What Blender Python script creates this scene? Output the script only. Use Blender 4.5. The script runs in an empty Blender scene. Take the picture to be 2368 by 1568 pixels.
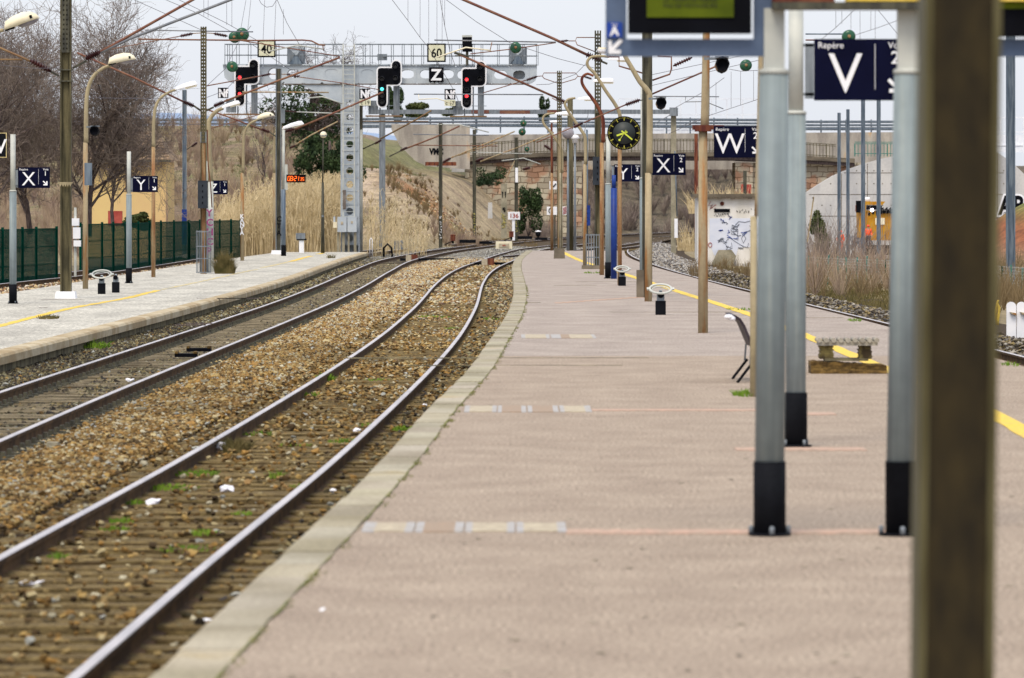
import bpy, math, random
import numpy as np
from mathutils import Vector, Matrix
R = random.Random(7)
NR = np.random.default_rng(11)
PI = math.pi
scene = bpy.context.scene
COL = scene.collection

# ---------------------------------------------------------------- camera, sky, sun, exposure
EYE = 2.0                       # camera height above the right-hand platform (z = 0)
FPX, CU, CV = 10800.0, 1183.5, 480.0    # focal length and horizon in units of the enlarged photograph (2367 wide)
cam = bpy.data.cameras.new('camera'); camo = bpy.data.objects.new('camera', cam); COL.objects.link(camo)
camo.location = (0, 0, EYE); camo.rotation_euler = (PI / 2, 0, 0)
cam.sensor_width = 36; cam.lens = 36 * FPX / 2367.0; cam.shift_y = -(784 - CV) / 2367.0
cam.clip_start = 0.5; cam.clip_end = 20000
cam.dof.use_dof = True; cam.dof.focus_distance = 125; cam.dof.aperture_fstop = 5.2
scene.camera = camo
w = bpy.data.worlds.new('World'); scene.world = w; w.use_nodes = True
nt = w.node_tree; nt.nodes.clear()
SUN_EL, SUN_ROT = math.radians(58), math.radians(200)
sky = nt.nodes.new('ShaderNodeTexSky'); sky.sky_type = 'NISHITA'; sky.sun_disc = False
sky.sun_elevation = SUN_EL; sky.sun_rotation = SUN_ROT; sky.air_density = 1.0; sky.dust_density = 4.0
bg1 = nt.nodes.new('ShaderNodeBackground'); bg1.inputs['Strength'].default_value = 0.05
bg2 = nt.nodes.new('ShaderNodeBackground')          # the even overcast layer
bg2.inputs['Color'].default_value = (0.80, 0.83, 0.90, 1); bg2.inputs['Strength'].default_value = 0.80
addn = nt.nodes.new('ShaderNodeAddShader'); outw = nt.nodes.new('ShaderNodeOutputWorld')
nt.links.new(sky.outputs[0], bg1.inputs['Color'])
nt.links.new(bg1.outputs[0], addn.inputs[0]); nt.links.new(bg2.outputs[0], addn.inputs[1])
nt.links.new(addn.outputs[0], outw.inputs['Surface'])
sl = bpy.data.lights.new('sun', 'SUN'); slo = bpy.data.objects.new('sun', sl); COL.objects.link(slo)
sl.energy = 2.0; sl.angle = math.radians(24); sl.color = (1.0, 0.90, 0.74)
slo.rotation_euler = (PI / 2 - SUN_EL, 0, PI - SUN_ROT)
slo.location = (0, 0, 60)
scene.view_settings.view_transform = 'Standard'; scene.view_settings.look = 'None'
scene.view_settings.gamma = 1.0; scene.view_settings.exposure = 0.24
scene.cycles.use_denoising = True
scene.cycles.max_bounces = 5; scene.cycles.diffuse_bounces = 3; scene.cycles.glossy_bounces = 2
scene.cycles.transparent_max_bounces = 6

def P(u, v, d):
    return Vector(((u - CU) * d / FPX, d, EYE - (v - CV) * d / FPX))
def D(v, z=0.0):
    return (EYE - z) * FPX / (v - CV)
def G(u, v, z=0.0):
    return P(u, v, D(v, z))
ZL, ZR, ZT3 = -0.27, -0.45, -0.60      # left platform, rail tops, right-hand rail top

# ---------------------------------------------------------------- materials
def lin(c):
    c = c / 255.0
    return c / 12.92 if c <= 0.04045 else ((c + 0.055) / 1.055) ** 2.4
def C(r, g, b, k=0.78):
    return (lin(r) * k, lin(g) * k, lin(b) * k, 1)
MATS = {}
def mat(name, c1, c2=None, rough=0.8, metal=0.0, scale=3.0, detail=5, stretch=None, fine=0.0, bump=0.0, bscale=40.0,
        c3=None, lo=0.38, hi=0.62, attr=None, emit=0.0, spec=.3):
    """Two (or three) real surface colours mixed by noise, optional fine grain and bump."""
    if name in MATS: return MATS[name]
    m = bpy.data.materials.new(name); MATS[name] = m; m.use_nodes = True
    n, l = m.node_tree.nodes, m.node_tree.links
    b = n['Principled BSDF']; b.inputs['Roughness'].default_value = rough; b.inputs['Metallic'].default_value = metal; b.inputs['Specular IOR Level'].default_value = spec
    geo = n.new('ShaderNodeNewGeometry')
    mp = n.new('ShaderNodeMapping'); l.new(geo.outputs['Position'], mp.inputs['Vector'])
    if stretch: mp.inputs['Scale'].default_value = stretch
    nz = n.new('ShaderNodeTexNoise'); nz.inputs['Scale'].default_value = scale; nz.inputs['Detail'].default_value = detail
    l.new(mp.outputs[0], nz.inputs['Vector'])
    rp = n.new('ShaderNodeValToRGB'); l.new(nz.outputs['Fac'], rp.inputs['Fac'])
    e = rp.color_ramp.elements
    e[0].position, e[1].position = lo, hi
    e[0].color = c1; e[1].color = c2 or tuple(min(1, x * 1.18) for x in c1[:3]) + (1,)
    if c3:
        x = e.new(hi + 0.12); x.color = c3
    outc = rp.outputs['Color']
    if attr:
        at = n.new('ShaderNodeVertexColor'); at.layer_name = attr
        mx = n.new('ShaderNodeMix'); mx.data_type = 'RGBA'; mx.blend_type = 'MULTIPLY'; mx.inputs['Factor'].default_value = 1.0
        l.new(at.outputs['Color'], mx.inputs['A']); l.new(outc, mx.inputs['B']); outc = mx.outputs['Result']
    if fine:
        fz = n.new('ShaderNodeTexNoise'); fz.inputs['Scale'].default_value = bscale; fz.inputs['Detail'].default_value = 3
        l.new(geo.outputs['Position'], fz.inputs['Vector'])
        mr = n.new('ShaderNodeMapRange'); mr.inputs['From Min'].default_value = 0.3; mr.inputs['From Max'].default_value = 0.7
        mr.inputs['To Min'].default_value = 1 - fine; mr.inputs['To Max'].default_value = 1 + fine
        l.new(fz.outputs['Fac'], mr.inputs['Value'])
        vm = n.new('ShaderNodeVectorMath'); vm.operation = 'SCALE'
        l.new(outc, vm.inputs[0]); l.new(mr.outputs[0], vm.inputs['Scale']); outc = vm.outputs[0]
    l.new(outc, b.inputs['Base Color'])
    if bump:
        bz = n.new('ShaderNodeTexNoise'); bz.inputs['Scale'].default_value = bscale; bz.inputs['Detail'].default_value = 4
        l.new(geo.outputs['Position'], bz.inputs['Vector'])
        bp = n.new('ShaderNodeBump'); bp.inputs['Strength'].default_value = bump; bp.inputs['Distance'].default_value = 0.02
        l.new(bz.outputs['Fac'], bp.inputs['Height']); l.new(bp.outputs[0], b.inputs['Normal'])
    if emit:
        l.new(outc, b.inputs['Emission Color']); b.inputs['Emission Strength'].default_value = emit
    return m
V6 = (6, 6, 0.7)
M = dict(
 steel_dark=mat('dark_weathered_steel', C(66, 66, 60), C(104, 102, 86), 0.75, 0.2, 2.0, stretch=V6, fine=.12, bscale=25),
 steel_grey=mat('galvanised_steel', C(118, 126, 134), C(150, 158, 166), 0.6, 0.3, 2.0, stretch=V6, fine=.06, bscale=30),
 steel_blue=mat('blue_grey_steel', C(92, 108, 126), C(128, 142, 156), 0.65, 0.2, 2.0, stretch=V6),
 steel_brown=mat('brown_mast_paint', C(70, 66, 48), C(112, 104, 76), 0.8, 0.0, 1.6, stretch=V6, fine=.1, bscale=30),
 near_brown=mat('near_mast_paint', C(34, 27, 11), C(58, 48, 23), 0.85, 0, 5.0, 3, stretch=(3, 3, 1.2), lo=.3, hi=.7),
 near_edge=mat('near_mast_flange', C(78, 72, 42), C(104, 98, 66), 0.6, 0.1, 4.0, stretch=V6),
 post_grey=mat('grey_post_paint', C(134, 146, 151), C(150, 163, 166), 0.55, 0.0, 6.0, 7, stretch=(4, 4, .12), spec=.2, c3=C(166, 172, 168), fine=.07, bscale=9),
 post_light=mat('pale_post_paint', C(190, 194, 190), C(214, 216, 208), 0.5),
 black=mat('black_sleeve', C(14, 16, 22), C(24, 26, 32), 0.8, fine=.15, spec=.1),
 black_flat=mat('black_panel', C(8, 9, 16), C(14, 16, 24), 0.8, spec=.08),
 navy=mat('navy_enamel', C(4, 7, 38), C(8, 12, 46), 0.7, spec=.08),
 white=mat('white_enamel', C(232, 234, 240, .95), C(244, 244, 248, .95), 0.5),
 cream=mat('cream_paint', C(236, 226, 196, .9), C(244, 236, 210, .9), 0.45, fine=.04),
 cream_dull=mat('number_plate_cream', C(214, 214, 184, .9), C(228, 226, 200, .9), 0.5),
 tan_rust=mat('tan_paint_rusting', C(190, 174, 142), C(172, 154, 122), 0.75, 0, 1.3, stretch=V6, c3=C(170, 122, 74), lo=.3, hi=.52, fine=.08, bscale=18),
 tan=mat('tan_lamp_paint', C(186, 172, 138), C(164, 150, 120), 0.7, 0, 1.5, stretch=V6, fine=.08, bscale=18),
 rust=mat('rusty_steel', C(152, 106, 70), C(176, 148, 110), 0.85, 0, 1.6, stretch=V6, c3=C(184, 166, 132), fine=.15, bscale=20),
 rust_red=mat('dark_red_rust', C(92, 40, 34), C(142, 84, 56), 0.8, 0, 1.6, stretch=V6, fine=.12, bscale=20),
 tube_rust=mat('rusty_tube', C(122, 76, 66), C(148, 108, 84), 0.7, .1, 2.0, fine=.15, bscale=12),
 tube_tan=mat('tan_tube', C(158, 130, 92), C(136, 104, 74), 0.7, .1, 2.0),
 tube_grey=mat('grey_tube', C(122, 128, 140), C(150, 152, 156), 0.6, .2, 2.0),
 insul=mat('brown_glazed_ceramic', C(50, 22, 24), C(74, 34, 32), 0.3),
 glass=mat('green_glass_disc', C(34, 78, 58), C(58, 112, 84), 0.2),
 wire=mat('copper_wire', C(98, 94, 108), C(120, 112, 120), 0.6, .3),
 signal_grey=mat('gantry_paint', C(186, 197, 208), C(204, 213, 221), 0.55, 0, 1.2, c3=C(212, 218, 222), fine=.05, bscale=14),
 gantry_dark=mat('gantry_dark_edge', C(96, 84, 78), C(140, 130, 122), 0.8, 0, 3),  # darker tone for hole rims, the beam's underside and a duct box
 asphalt_r=mat('pink_grey_asphalt', C(161, 144, 128), C(185, 168, 150), 0.95, 0, 1.6, 10, c3=C(198, 182, 164), fine=.62, bump=.7, bscale=40, stretch=(1, .8, 1), lo=.25, hi=.72),
 asphalt_far=mat('greyer_old_asphalt', C(160, 147, 138), C(188, 175, 164), 0.95, 0, 1.2, 10, c3=C(202, 188, 176), fine=.55, bump=.6, bscale=30, stretch=(1, .6, 1), lo=.25, hi=.72),
 asphalt_l=mat('pale_grey_asphalt', C(182, 178, 168), C(212, 208, 196), 0.95, 0, 1.4, 10, fine=.6, bump=.35, bscale=14, stretch=(1, .3, 1), lo=.34, hi=.66),
 kerb_r=mat('lichen_kerb_stone', C(156, 147, 124), C(188, 179, 158), 0.95, 0, .8, 8, stretch=(1, .8, 1), c3=C(180, 162, 118), fine=.2, attr='Col', bump=.2, bscale=30),
 kerb_l=mat('stained_kerb_stone', C(176, 154, 118), C(208, 194, 164), 0.9, 0, 1.3, 6, fine=.16, bump=.2, bscale=16),
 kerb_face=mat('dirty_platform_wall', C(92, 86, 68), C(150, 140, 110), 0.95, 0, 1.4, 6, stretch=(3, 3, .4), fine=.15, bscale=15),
 moss=mat('kerb_moss', C(96, 104, 44), C(140, 136, 70), 0.95, 0, 5, fine=.3, bscale=30),
 yellow=mat('yellow_line_paint', C(236, 200, 70, .9), C(220, 190, 96, .9), 0.8, 0, 3, fine=.15, bscale=30),
 yellow_worn=mat('worn_yellow_paint', C(222, 200, 140), C(204, 198, 170), 0.85, 0, 2, fine=.2, bscale=20),
 pink=mat('pink_filler', C(208, 172, 152), C(186, 164, 146), 0.9, 0, 9, fine=.15, bscale=20),
 tile_grey=mat('grey_cover_tile', C(190, 190, 194), C(182, 174, 164), 0.9, 0, 11, fine=.1),
 tile_cream=mat('cream_cover_tile', C(208, 196, 170), C(184, 170, 150), 0.9, 0, 11, fine=.1),
 tile_rust=mat('rust_cover_tile', C(176, 152, 130), C(170, 152, 134), 0.9, 0, 11, fine=.1),
 rail_top=mat('polished_rail_head', C(196, 192, 196), C(220, 214, 216), 0.5, .2, 2.0, stretch=(3, .4, 3)),
 rail_side=mat('rusty_rail_web', C(70, 48, 24), C(104, 76, 44), 0.9, 0, 3, fine=.25, bscale=30),
 timber=mat('weathered_sleeper', C(84, 68, 42), C(134, 116, 76), 0.95, 0, 5, 6, stretch=(1, 14, 14), c3=C(178, 158, 110), fine=.3, bump=.5, bscale=30),
 concrete_sl=mat('oily_sleeper', C(92, 82, 64), C(134, 122, 98), 0.9, 0, 2, 5, fine=.2, bscale=30),
 ballast_base=mat('ballast_bed', C(88, 66, 38), C(38, 30, 20), 0.95, 0, 22, 6, c3=C(160, 134, 90), fine=.5, bump=1.0, bscale=24, attr='Col'),
 stones=mat('ballast_stone', (1, 1, 1, 1), (.8, .8, .8, 1), 0.9, 0, 30, 3, attr='Col'),
 ground=mat('earth_and_dry_grass', (.62, .62, .62, 1), (1.0, 1.0, 1.0, 1), 0.97, 0, 1.1, 9, fine=.4, bump=.8, bscale=5, attr='Col'),
 concrete=mat('stained_concrete', C(158, 150, 142), C(196, 188, 176), 0.9, 0, .5, 7, stretch=(2.4, 2.4, .5), c3=C(208, 176, 138), fine=.1, bscale=8),
 concrete_new=mat('new_concrete', C(188, 188, 190), C(216, 214, 211), 0.9, 0, .5, 8, stretch=(1, 1, .35), fine=.06, bscale=6),
 concrete_dk=mat('dark_concrete', C(92, 84, 74), C(132, 122, 106), 0.95, 0, .6, 6, stretch=(1, 1, 3), fine=.15, bscale=6),
 concrete_post=mat('concrete_post', C(146, 140, 120), C(176, 168, 146), 0.9, 0, 1.6, 6, fine=.15, bscale=12),
 green=mat('green_fence_coating', C(4, 58, 46), C(8, 72, 58), 0.9, spec=.03),
 green_light=mat('turquoise_rail_paint', C(44, 124, 116), C(64, 140, 128), 0.6),
 blue=mat('blue_paint', C(20, 50, 128), C(30, 66, 150), 0.5, 0, 3),
 sign_blue=mat('sign_blue', C(20, 60, 160), C(26, 70, 170), 0.5),
 frame_blue=mat('slate_blue_frame', C(84, 102, 132), C(96, 114, 144), 0.5, fine=.05),
 wood=mat('weathered_wood', C(74, 56, 28), C(124, 98, 52), 0.95, 0, 3, 7, stretch=(3, 1, 9), fine=.25, bscale=25, bump=.6),
 slate=mat('stacked_slates', C(74, 62, 44), C(150, 136, 84), 0.9, 0, 7, fine=.2),
 seat_stone=mat('pale_ribbed_slab', C(160, 154, 142), C(186, 180, 166), 0.9, 0, 7, fine=.12),
 dark_metal=mat('dark_perforated_metal', C(52, 42, 52), C(68, 58, 66), 0.6, .2),
 bark=mat('grey_brown_bark', C(72, 62, 62), C(112, 98, 94), 0.95, 0, 4, stretch=(4, 4, 1)),
 twig=mat('bare_twigs', C(116, 102, 98), C(156, 142, 130), 0.95, 0, 1.2),
 twig_red=mat('reddish_scrub_twigs', C(144, 122, 112), C(182, 162, 136), 0.95, 0, .35, c3=C(162, 154, 116)),
 twig_brown=mat('brown_weed_stalks', C(116, 98, 72), C(148, 128, 94), 0.95, 0, .9, c3=C(150, 140, 96)),
 reed=mat('dry_reed', C(204, 182, 138), C(228, 210, 172, .9), 0.95, 0, 2.2, c3=C(148, 124, 84)),
 leaf_dark=mat('dark_evergreen_leaf', C(38, 58, 34), C(66, 86, 48), 0.85, 0, .9),
 leaf_olive=mat('olive_leaf', C(72, 84, 44), C(104, 112, 64), 0.85, 0, .8),
 grass=mat('fresh_grass', C(92, 128, 30), C(128, 158, 48), 0.9, 0, 3),
 grass_dry=mat('rank_grass', C(84, 80, 44), C(132, 118, 76), 0.95, 0, 3),
 paper=mat('crumpled_white_paper', C(226, 226, 236, .95), C(244, 244, 250, .95), 0.8),
 brick=mat('house_roof_tile', C(136, 112, 92), C(170, 146, 116), 0.9, 0, 3, fine=.25, bscale=12),
 render_y=mat('yellow_render', C(232, 204, 140, .85), C(226, 190, 140, .85), 0.95, 0, .5, 6, c3=C(222, 176, 142, .85), fine=.07),
 machine=mat('yellow_machine_paint', C(206, 152, 26), C(190, 130, 24), 0.6, 0, 2),
 orange=mat('orange_workwear', C(236, 84, 44, .9), C(244, 104, 60, .9), 0.8),
 trousers=mat('dark_work_trousers', C(64, 50, 62), C(78, 62, 70), 0.9),
 skin=mat('skin', C(190, 140, 118), C(200, 150, 128), 0.6),
 lens=mat('dark_lens', C(66, 68, 74), C(84, 86, 92), 0.3),
 lens_glass=mat('lamp_bowl_glass', C(150, 146, 156), C(176, 170, 176), 0.2),
 red_on=mat('lit_red', (1, .02, .03, 1), (1, .05, .05, 1), .5, emit=3.0),
 green_on=mat('lit_cyan_green', (.02, .85, .8, 1), (.1, .95, .9, 1), .5, emit=2.2),
 amber_on=mat('lit_orange_digits', (1, .12, .01, 1), (1, .18, .02, 1), .5, emit=1.1),
 lime=mat('lime_hand', C(206, 220, 60, .9), C(216, 226, 90, .9), .5),
 lime_line=mat('lime_marks', C(178, 172, 66), C(196, 186, 80), .5),
 dial=mat('clock_dial', C(46, 52, 52), C(60, 66, 66), .5, 0, 2),
 screen=mat('lit_lcd_screen', C(66, 78, 14, 1), C(86, 98, 18, 1), .7, 0, 3, emit=.02, spec=.1),
 lcd_text=mat('lcd_dark_text', C(58, 66, 18), C(66, 74, 22), .5),
 lamp_on=mat('lit_white_lamp', (.9, .8, 1, 1), (1, .95, 1, 1), .5, emit=3),
 plum=mat('graffiti_plum', C(150, 60, 120), C(160, 80, 130), .7),
 graffiti_blue=mat('graffiti_pale_blue', C(214, 220, 236, .9), C(226, 230, 242, .9), .7, 0, 2),
 graffiti_grey=mat('graffiti_grey', C(120, 126, 142), C(140, 146, 160), .7),
 graffiti_y=mat('graffiti_yellow', C(206, 196, 110), C(220, 206, 120), .8, 0, 8),
 red_paint=mat('faded_red_paint', C(170, 70, 62), C(190, 92, 80), .8, 0, 4),
 distant=mat('haze_tinted_hill', C(150, 172, 204), C(164, 184, 212), 1, 0, .004),  # bluish haze of the air is put into the hill's colour
 barrier=mat('white_noise_panel', C(224, 228, 238, .95), C(236, 240, 246, .95), .4),
)

# ---------------------------------------------------------------- mesh builder
class MB:
    def __init__(s): s.v = []; s.f = []; s.m = []; s.sm = []
    def add(s, vs, fs, mi=0, smooth=False):
        o = len(s.v); s.v.extend([tuple(x) for x in vs])
        for f in fs:
            s.f.append(tuple(i + o for i in f)); s.m.append(mi); s.sm.append(smooth)
        return s
    def box(s, c, size, rot=None, mi=0):
        hx, hy, hz = size[0] / 2, size[1] / 2, size[2] / 2
        vs = [Vector((x * hx, y * hy, z * hz)) for x in (-1, 1) for y in (-1, 1) for z in (-1, 1)]
        if rot is not None: vs = [rot @ v for v in vs]
        c = Vector(c)
        return s.add([v + c for v in vs], [(0, 1, 3, 2), (4, 6, 7, 5), (0, 4, 5, 1), (2, 3, 7, 6), (0, 2, 6, 4), (1, 5, 7, 3)], mi)
    def bar(s, p0, p1, a, b=None, mi=0):
        p0, p1 = Vector(p0), Vector(p1); d = p1 - p0; L = d.length
        q = d.to_track_quat('Z', 'Y').to_matrix()
        return s.box((p0 + p1) / 2, (a, b or a, L), q, mi)
    def tube(s, pts, r, n=8, mi=0, smooth=True, cap=True):
        pts = [Vector(p) for p in pts]; N = len(pts)
        rs = r if isinstance(r, (list, tuple)) else [r] * N
        vs = []; prev = None
        for i in range(N):
            t = (pts[min(i + 1, N - 1)] - pts[max(i - 1, 0)]).normalized()
            if prev is None:
                a = t.orthogonal().normalized()
            else:
                a = prev - t * prev.dot(t)
                a = a.normalized() if a.length > 1e-6 else t.orthogonal().normalized()
            prev = a; b = t.cross(a)
            for k in range(n):
                an = 2 * PI * k / n
                vs.append(pts[i] + (a * math.cos(an) + b * math.sin(an)) * rs[i])
        fs = [(i * n + k, i * n + (k + 1) % n, (i + 1) * n + (k + 1) % n, (i + 1) * n + k) for i in range(N - 1) for k in range(n)]
        s.add(vs, fs, mi, smooth)
        if cap: 
            o = len(s.v) - len(vs)
            s.f.append(tuple(o + k for k in range(n))[::-1]); s.m.append(mi); s.sm.append(False)
            s.f.append(tuple(o + (N - 1) * n + k for k in range(n))); s.m.append(mi); s.sm.append(False)
        return s
    def lathe(s, prof, p0, axis=(0, 0, 1), n=12, mi=0, smooth=True, caps=True):
        """prof: [(radius, distance along axis)]"""
        ax = Vector(axis).normalized(); a = ax.orthogonal().normalized(); b = ax.cross(a); p0 = Vector(p0)
        vs = [p0 + ax * h + (a * math.cos(2 * PI * k / n) + b * math.sin(2 * PI * k / n)) * max(r, 1e-4) for r, h in prof for k in range(n)]
        N = len(prof)
        fs = [(i * n + k, i * n + (k + 1) % n, (i + 1) * n + (k + 1) % n, (i + 1) * n + k) for i in range(N - 1) for k in range(n)]
        s.add(vs, fs, mi, smooth)
        o = len(s.v) - len(vs)
        if not caps: return s
        for lst in (tuple(o + k for k in range(n))[::-1], tuple(o + (N - 1) * n + k for k in range(n))):
            s.f.append(lst); s.m.append(mi); s.sm.append(False)
        return s
    def prism(s, poly, y0, y1, mi=0, at=None):
        """polygon in x,z (world or local) between two y values"""
        ox, oy, oz = at or (0, 0, 0); n = len(poly)
        vs = [(ox + x, oy + y0, oz + z) for x, z in poly] + [(ox + x, oy + y1, oz + z) for x, z in poly]
        fs = [tuple(range(n)), tuple(range(2 * n - 1, n - 1, -1))] + [(i, i + n, (i + 1) % n + n, (i + 1) % n) for i in range(n)]
        return s.add(vs, fs, mi)
    def ball(s, c, r, nu=12, nv=8, mi=0, rot=None):
        c = Vector(c); r = (r, r, r) if not isinstance(r, (tuple, list)) else r; vs = []
        for j in range(nv + 1):
            th = PI * j / nv
            for i in range(nu):
                ph = 2 * PI * i / nu
                v = Vector((r[0] * math.sin(th) * math.cos(ph), r[1] * math.sin(th) * math.sin(ph), r[2] * math.cos(th)))
                if rot is not None: v = rot @ v
                vs.append(c + v)
        fs = [(j * nu + i, (j + 1) * nu + i, (j + 1) * nu + (i + 1) % nu, j * nu + (i + 1) % nu) for j in range(nv) for i in range(nu)]
        return s.add(vs, fs, mi, True)
    def text(s, body, x, y, z, size, mi=0, ext=0.003, align='LEFT', bold=0.0, sx=1.0, flip=None, rot=None):
        cu = bpy.data.curves.new('t', 'FONT'); cu.body = body; cu.size = size; cu.extrude = ext; cu.align_x = align
        cu.offset = bold * size; cu.resolution_u = 4
        ob = bpy.data.objects.new('t', cu)
        me = bpy.data.meshes.new_from_object(ob)
        vs = [Vector((v.co.x * sx, -v.co.z, v.co.y)) for v in me.vertices]
        if rot is not None: vs = [rot @ v for v in vs]
        s.add([v + Vector((x, y, z)) for v in vs], [tuple(p.vertices) for p in me.polygons], mi)
        bpy.data.objects.remove(ob); bpy.data.curves.remove(cu); bpy.data.meshes.remove(me)
        return s
    def build(s, name, mats, parent=None, origin=None):
        if not isinstance(mats, (list, tuple)): mats = [mats]
        if parent is not None:
            r = parent
            while r.parent: r = r.parent
            origin = r.location
        if origin is None:
            a = np.array(s.v); origin = Vector((float(a[:, 0].mean()), float(a[:, 1].mean()), float(a[:, 2].min())))
        origin = Vector(origin)
        me = bpy.data.meshes.new(name)
        a = np.array(s.v, dtype=np.float64) - np.array(origin)
        me.from_pydata(a.tolist(), [], s.f)
        me.polygons.foreach_set('material_index', s.m); me.polygons.foreach_set('use_smooth', s.sm)
        for m in mats: me.materials.append(m)
        me.update()
        o = bpy.data.objects.new(name, me); COL.objects.link(o)
        if parent is not None: o.parent = parent
        else: o.location = origin
        return o
def fast_mesh(name, V, Fv, n, m, cols=None, smooth=False, parent=None, origin=(0, 0, 0)):
    """V (N,3), Fv flat loop indices, n verts per face; cols (N,3) per vertex"""
    me = bpy.data.meshes.new(name); V = np.asarray(V, np.float32) - np.asarray(origin, np.float32); Fv = np.asarray(Fv, np.int32).ravel()
    nf = len(Fv) // n
    me.vertices.add(len(V)); me.vertices.foreach_set('co', V.ravel())
    me.loops.add(len(Fv)); me.loops.foreach_set('vertex_index', Fv)
    me.polygons.add(nf); me.polygons.foreach_set('loop_start', np.arange(nf, dtype=np.int32) * n)
    me.polygons.foreach_set('use_smooth', np.full(nf, smooth))
    me.update(calc_edges=True)
    if cols is not None:
        ca = me.color_attributes.new('Col', 'FLOAT_COLOR', 'POINT')
        c4 = np.ones((len(V), 4), np.float32); c4[:, :3] = cols; ca.data.foreach_set('color', c4.ravel())
    me.materials.append(m); me.validate()
    o = bpy.data.objects.new(name, me); COL.objects.link(o)
    if parent is not None: o.parent = parent
    else: o.location = origin
    return o
def tag(o, label=None, cat=None, group=None, kind=None):
    if label: o['label'] = label
    if cat: o['category'] = cat
    if group: o['group'] = group
    if kind: o['kind'] = kind
    return o
def thing(name, label, cat, loc, group=None):
    o = bpy.data.objects.new(name, None); COL.objects.link(o); o.location = loc; o.empty_display_size = .2
    return tag(o, label, cat, group)
def smooth(t): 
    t = np.clip(t, 0, 1); return t * t * (3 - 2 * t)
def curve(pts):
    xs = np.array([p[0] for p in pts], float); ys = np.array([p[1] for p in pts], float)
    g = np.gradient(ys, xs)
    def f(x):
        x = np.asarray(x, float); i = np.clip(np.searchsorted(xs, x) - 1, 0, len(xs) - 2)
        h = xs[i + 1] - xs[i]; t = (x - xs[i]) / h; tt = np.clip(t, 0, 1)
        y = (ys[i] * (1 + 2 * tt) * (1 - tt) ** 2 + g[i] * h * tt * (1 - tt) ** 2 + ys[i + 1] * tt ** 2 * (3 - 2 * tt) + g[i + 1] * h * tt ** 2 * (tt - 1))
        return y + np.where(t < 0, g[0] * h * t, 0) + np.where(t > 1, g[-1] * h * (t - 1), 0)
    return f
# ================================================================ THE SETTING
t1l = curve([(40, -6.95), (62, -6.81), (75, -6.66), (100, -6.36), (122, -6.16), (145, -6.12), (181, -6.22), (222, -6.08), (239, -5.65), (265, -4.8), (308, -2.44), (323, -1.6), (355, .87), (369, 2.15), (400, 5.6), (433, 10.2), (470, 16.5), (520, 27)])
t2r = curve([(10, -2.72), (24.3, -2.29), (31.4, -2.12), (44.9, -1.74), (55, -1.52), (70.9, -1.23), (87.6, -1.02), (110, -.9), (155, -.93), (172, -.85), (192, -.58), (215, 0.0), (250, 0.95), (281, 2.2), (300, 3.7), (330, 6.2), (369, 9.4), (433, 15), (520, 28)])
t3r = curve([(40, 9.6), (86, 8.85), (126, 7.96), (146, 7.5), (167, 7.04), (214, 6.46), (250, 6.45), (288, 7.16), (326, 8.95), (370, 11.9), (433, 16.8), (520, 30)])
t0c = curve([(100, -18.2), (151, -16.3), (165, -15.6), (190, -15.3), (260, -15.3)])
T1 = lambda y: t1l(y) + .755
T2 = lambda y: t2r(y) - .755
T3 = lambda y: t3r(y) - .755
pl_edge = curve([(35, -8.5), (73, -7.9), (110, -7.38), (145, -7.1), (183, -7.25), (215, -7.36), (238, -7.3)])
pl_back = curve([(35, -14.2), (122, -13.4), (188, -12.8), (238, -11.9)])
pr_edge = curve([(9, -1.75), (19.85, -1.56), (23, -1.47), (29.5, -1.26), (36.7, -1.06), (46.2, -.865), (55.6, -.61), (70, -.366), (87.5, -.117), (110, .03), (130, .024), (155, -.01), (180, .1), (217, .65)])
pr_back = curve([(9, 6.9), (62, 6.42), (79, 6.3), (95, 5.97), (108, 5.62), (126, 5.3), (157, 4.8), (190, 4.7), (217, 5.2)])
def wave(x, y, s, k):
    r = np.random.default_rng(k); o = 0
    for i in range(7):
        a = r.uniform(0, 2 * PI); f = s * r.uniform(.5, 2.2); o = o + np.sin((x * np.cos(a) + y * np.sin(a)) * f + r.uniform(0, 6.3))
    return o / 7 * 1.6
def gz(x, y):
    """ground height"""
    x = np.asarray(x, float); y = np.asarray(y, float)
    z = np.full(np.broadcast(x, y).shape, -.82)
    z = z + smooth((-12.2 - x) / 1.5) * .27
    s = (t1l(np.clip(y, 40, 500)) - 1.3 - 3.6 * smooth((y - 315) / 45) - x)
    side = np.interp(s, [0, 3, 5.5, 8, 11, 13.5, 17, 20], [0, 2.9, 5.2, 5.9, 6.1, 7.9, 8.9, 9.3])
    front = 9.4 * np.interp(y, [262, 300, 330, 352, 372, 388], [0, .10, .36, .62, .88, 1.0])
    bank = np.minimum(side, front + .25 * np.clip(s - 14, -6, 0) * smooth((y - 300) / 40) * 0)
    bank = bank * (1 - smooth((y - 418) / 14) * smooth((x + 5.5) / 2.5))
    z = z + np.maximum(bank, 0) + wave(x, y, .5, 3) * .16 * smooth((y - 262) / 20) * smooth(s / 2)
    r = smooth((x - 11.5) / 4) * smooth((y - 200) / 80)
    z = z - .75 * r
    z = z + 3.4 * np.exp(-(((x - 24.5) / 3.8) ** 2 + ((y - 212) / 16) ** 2))
    z = z + 8.2 * smooth((y - 470) / 40) * smooth((x - 2) / 4)        # slope beyond the bridge
    return z
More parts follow.
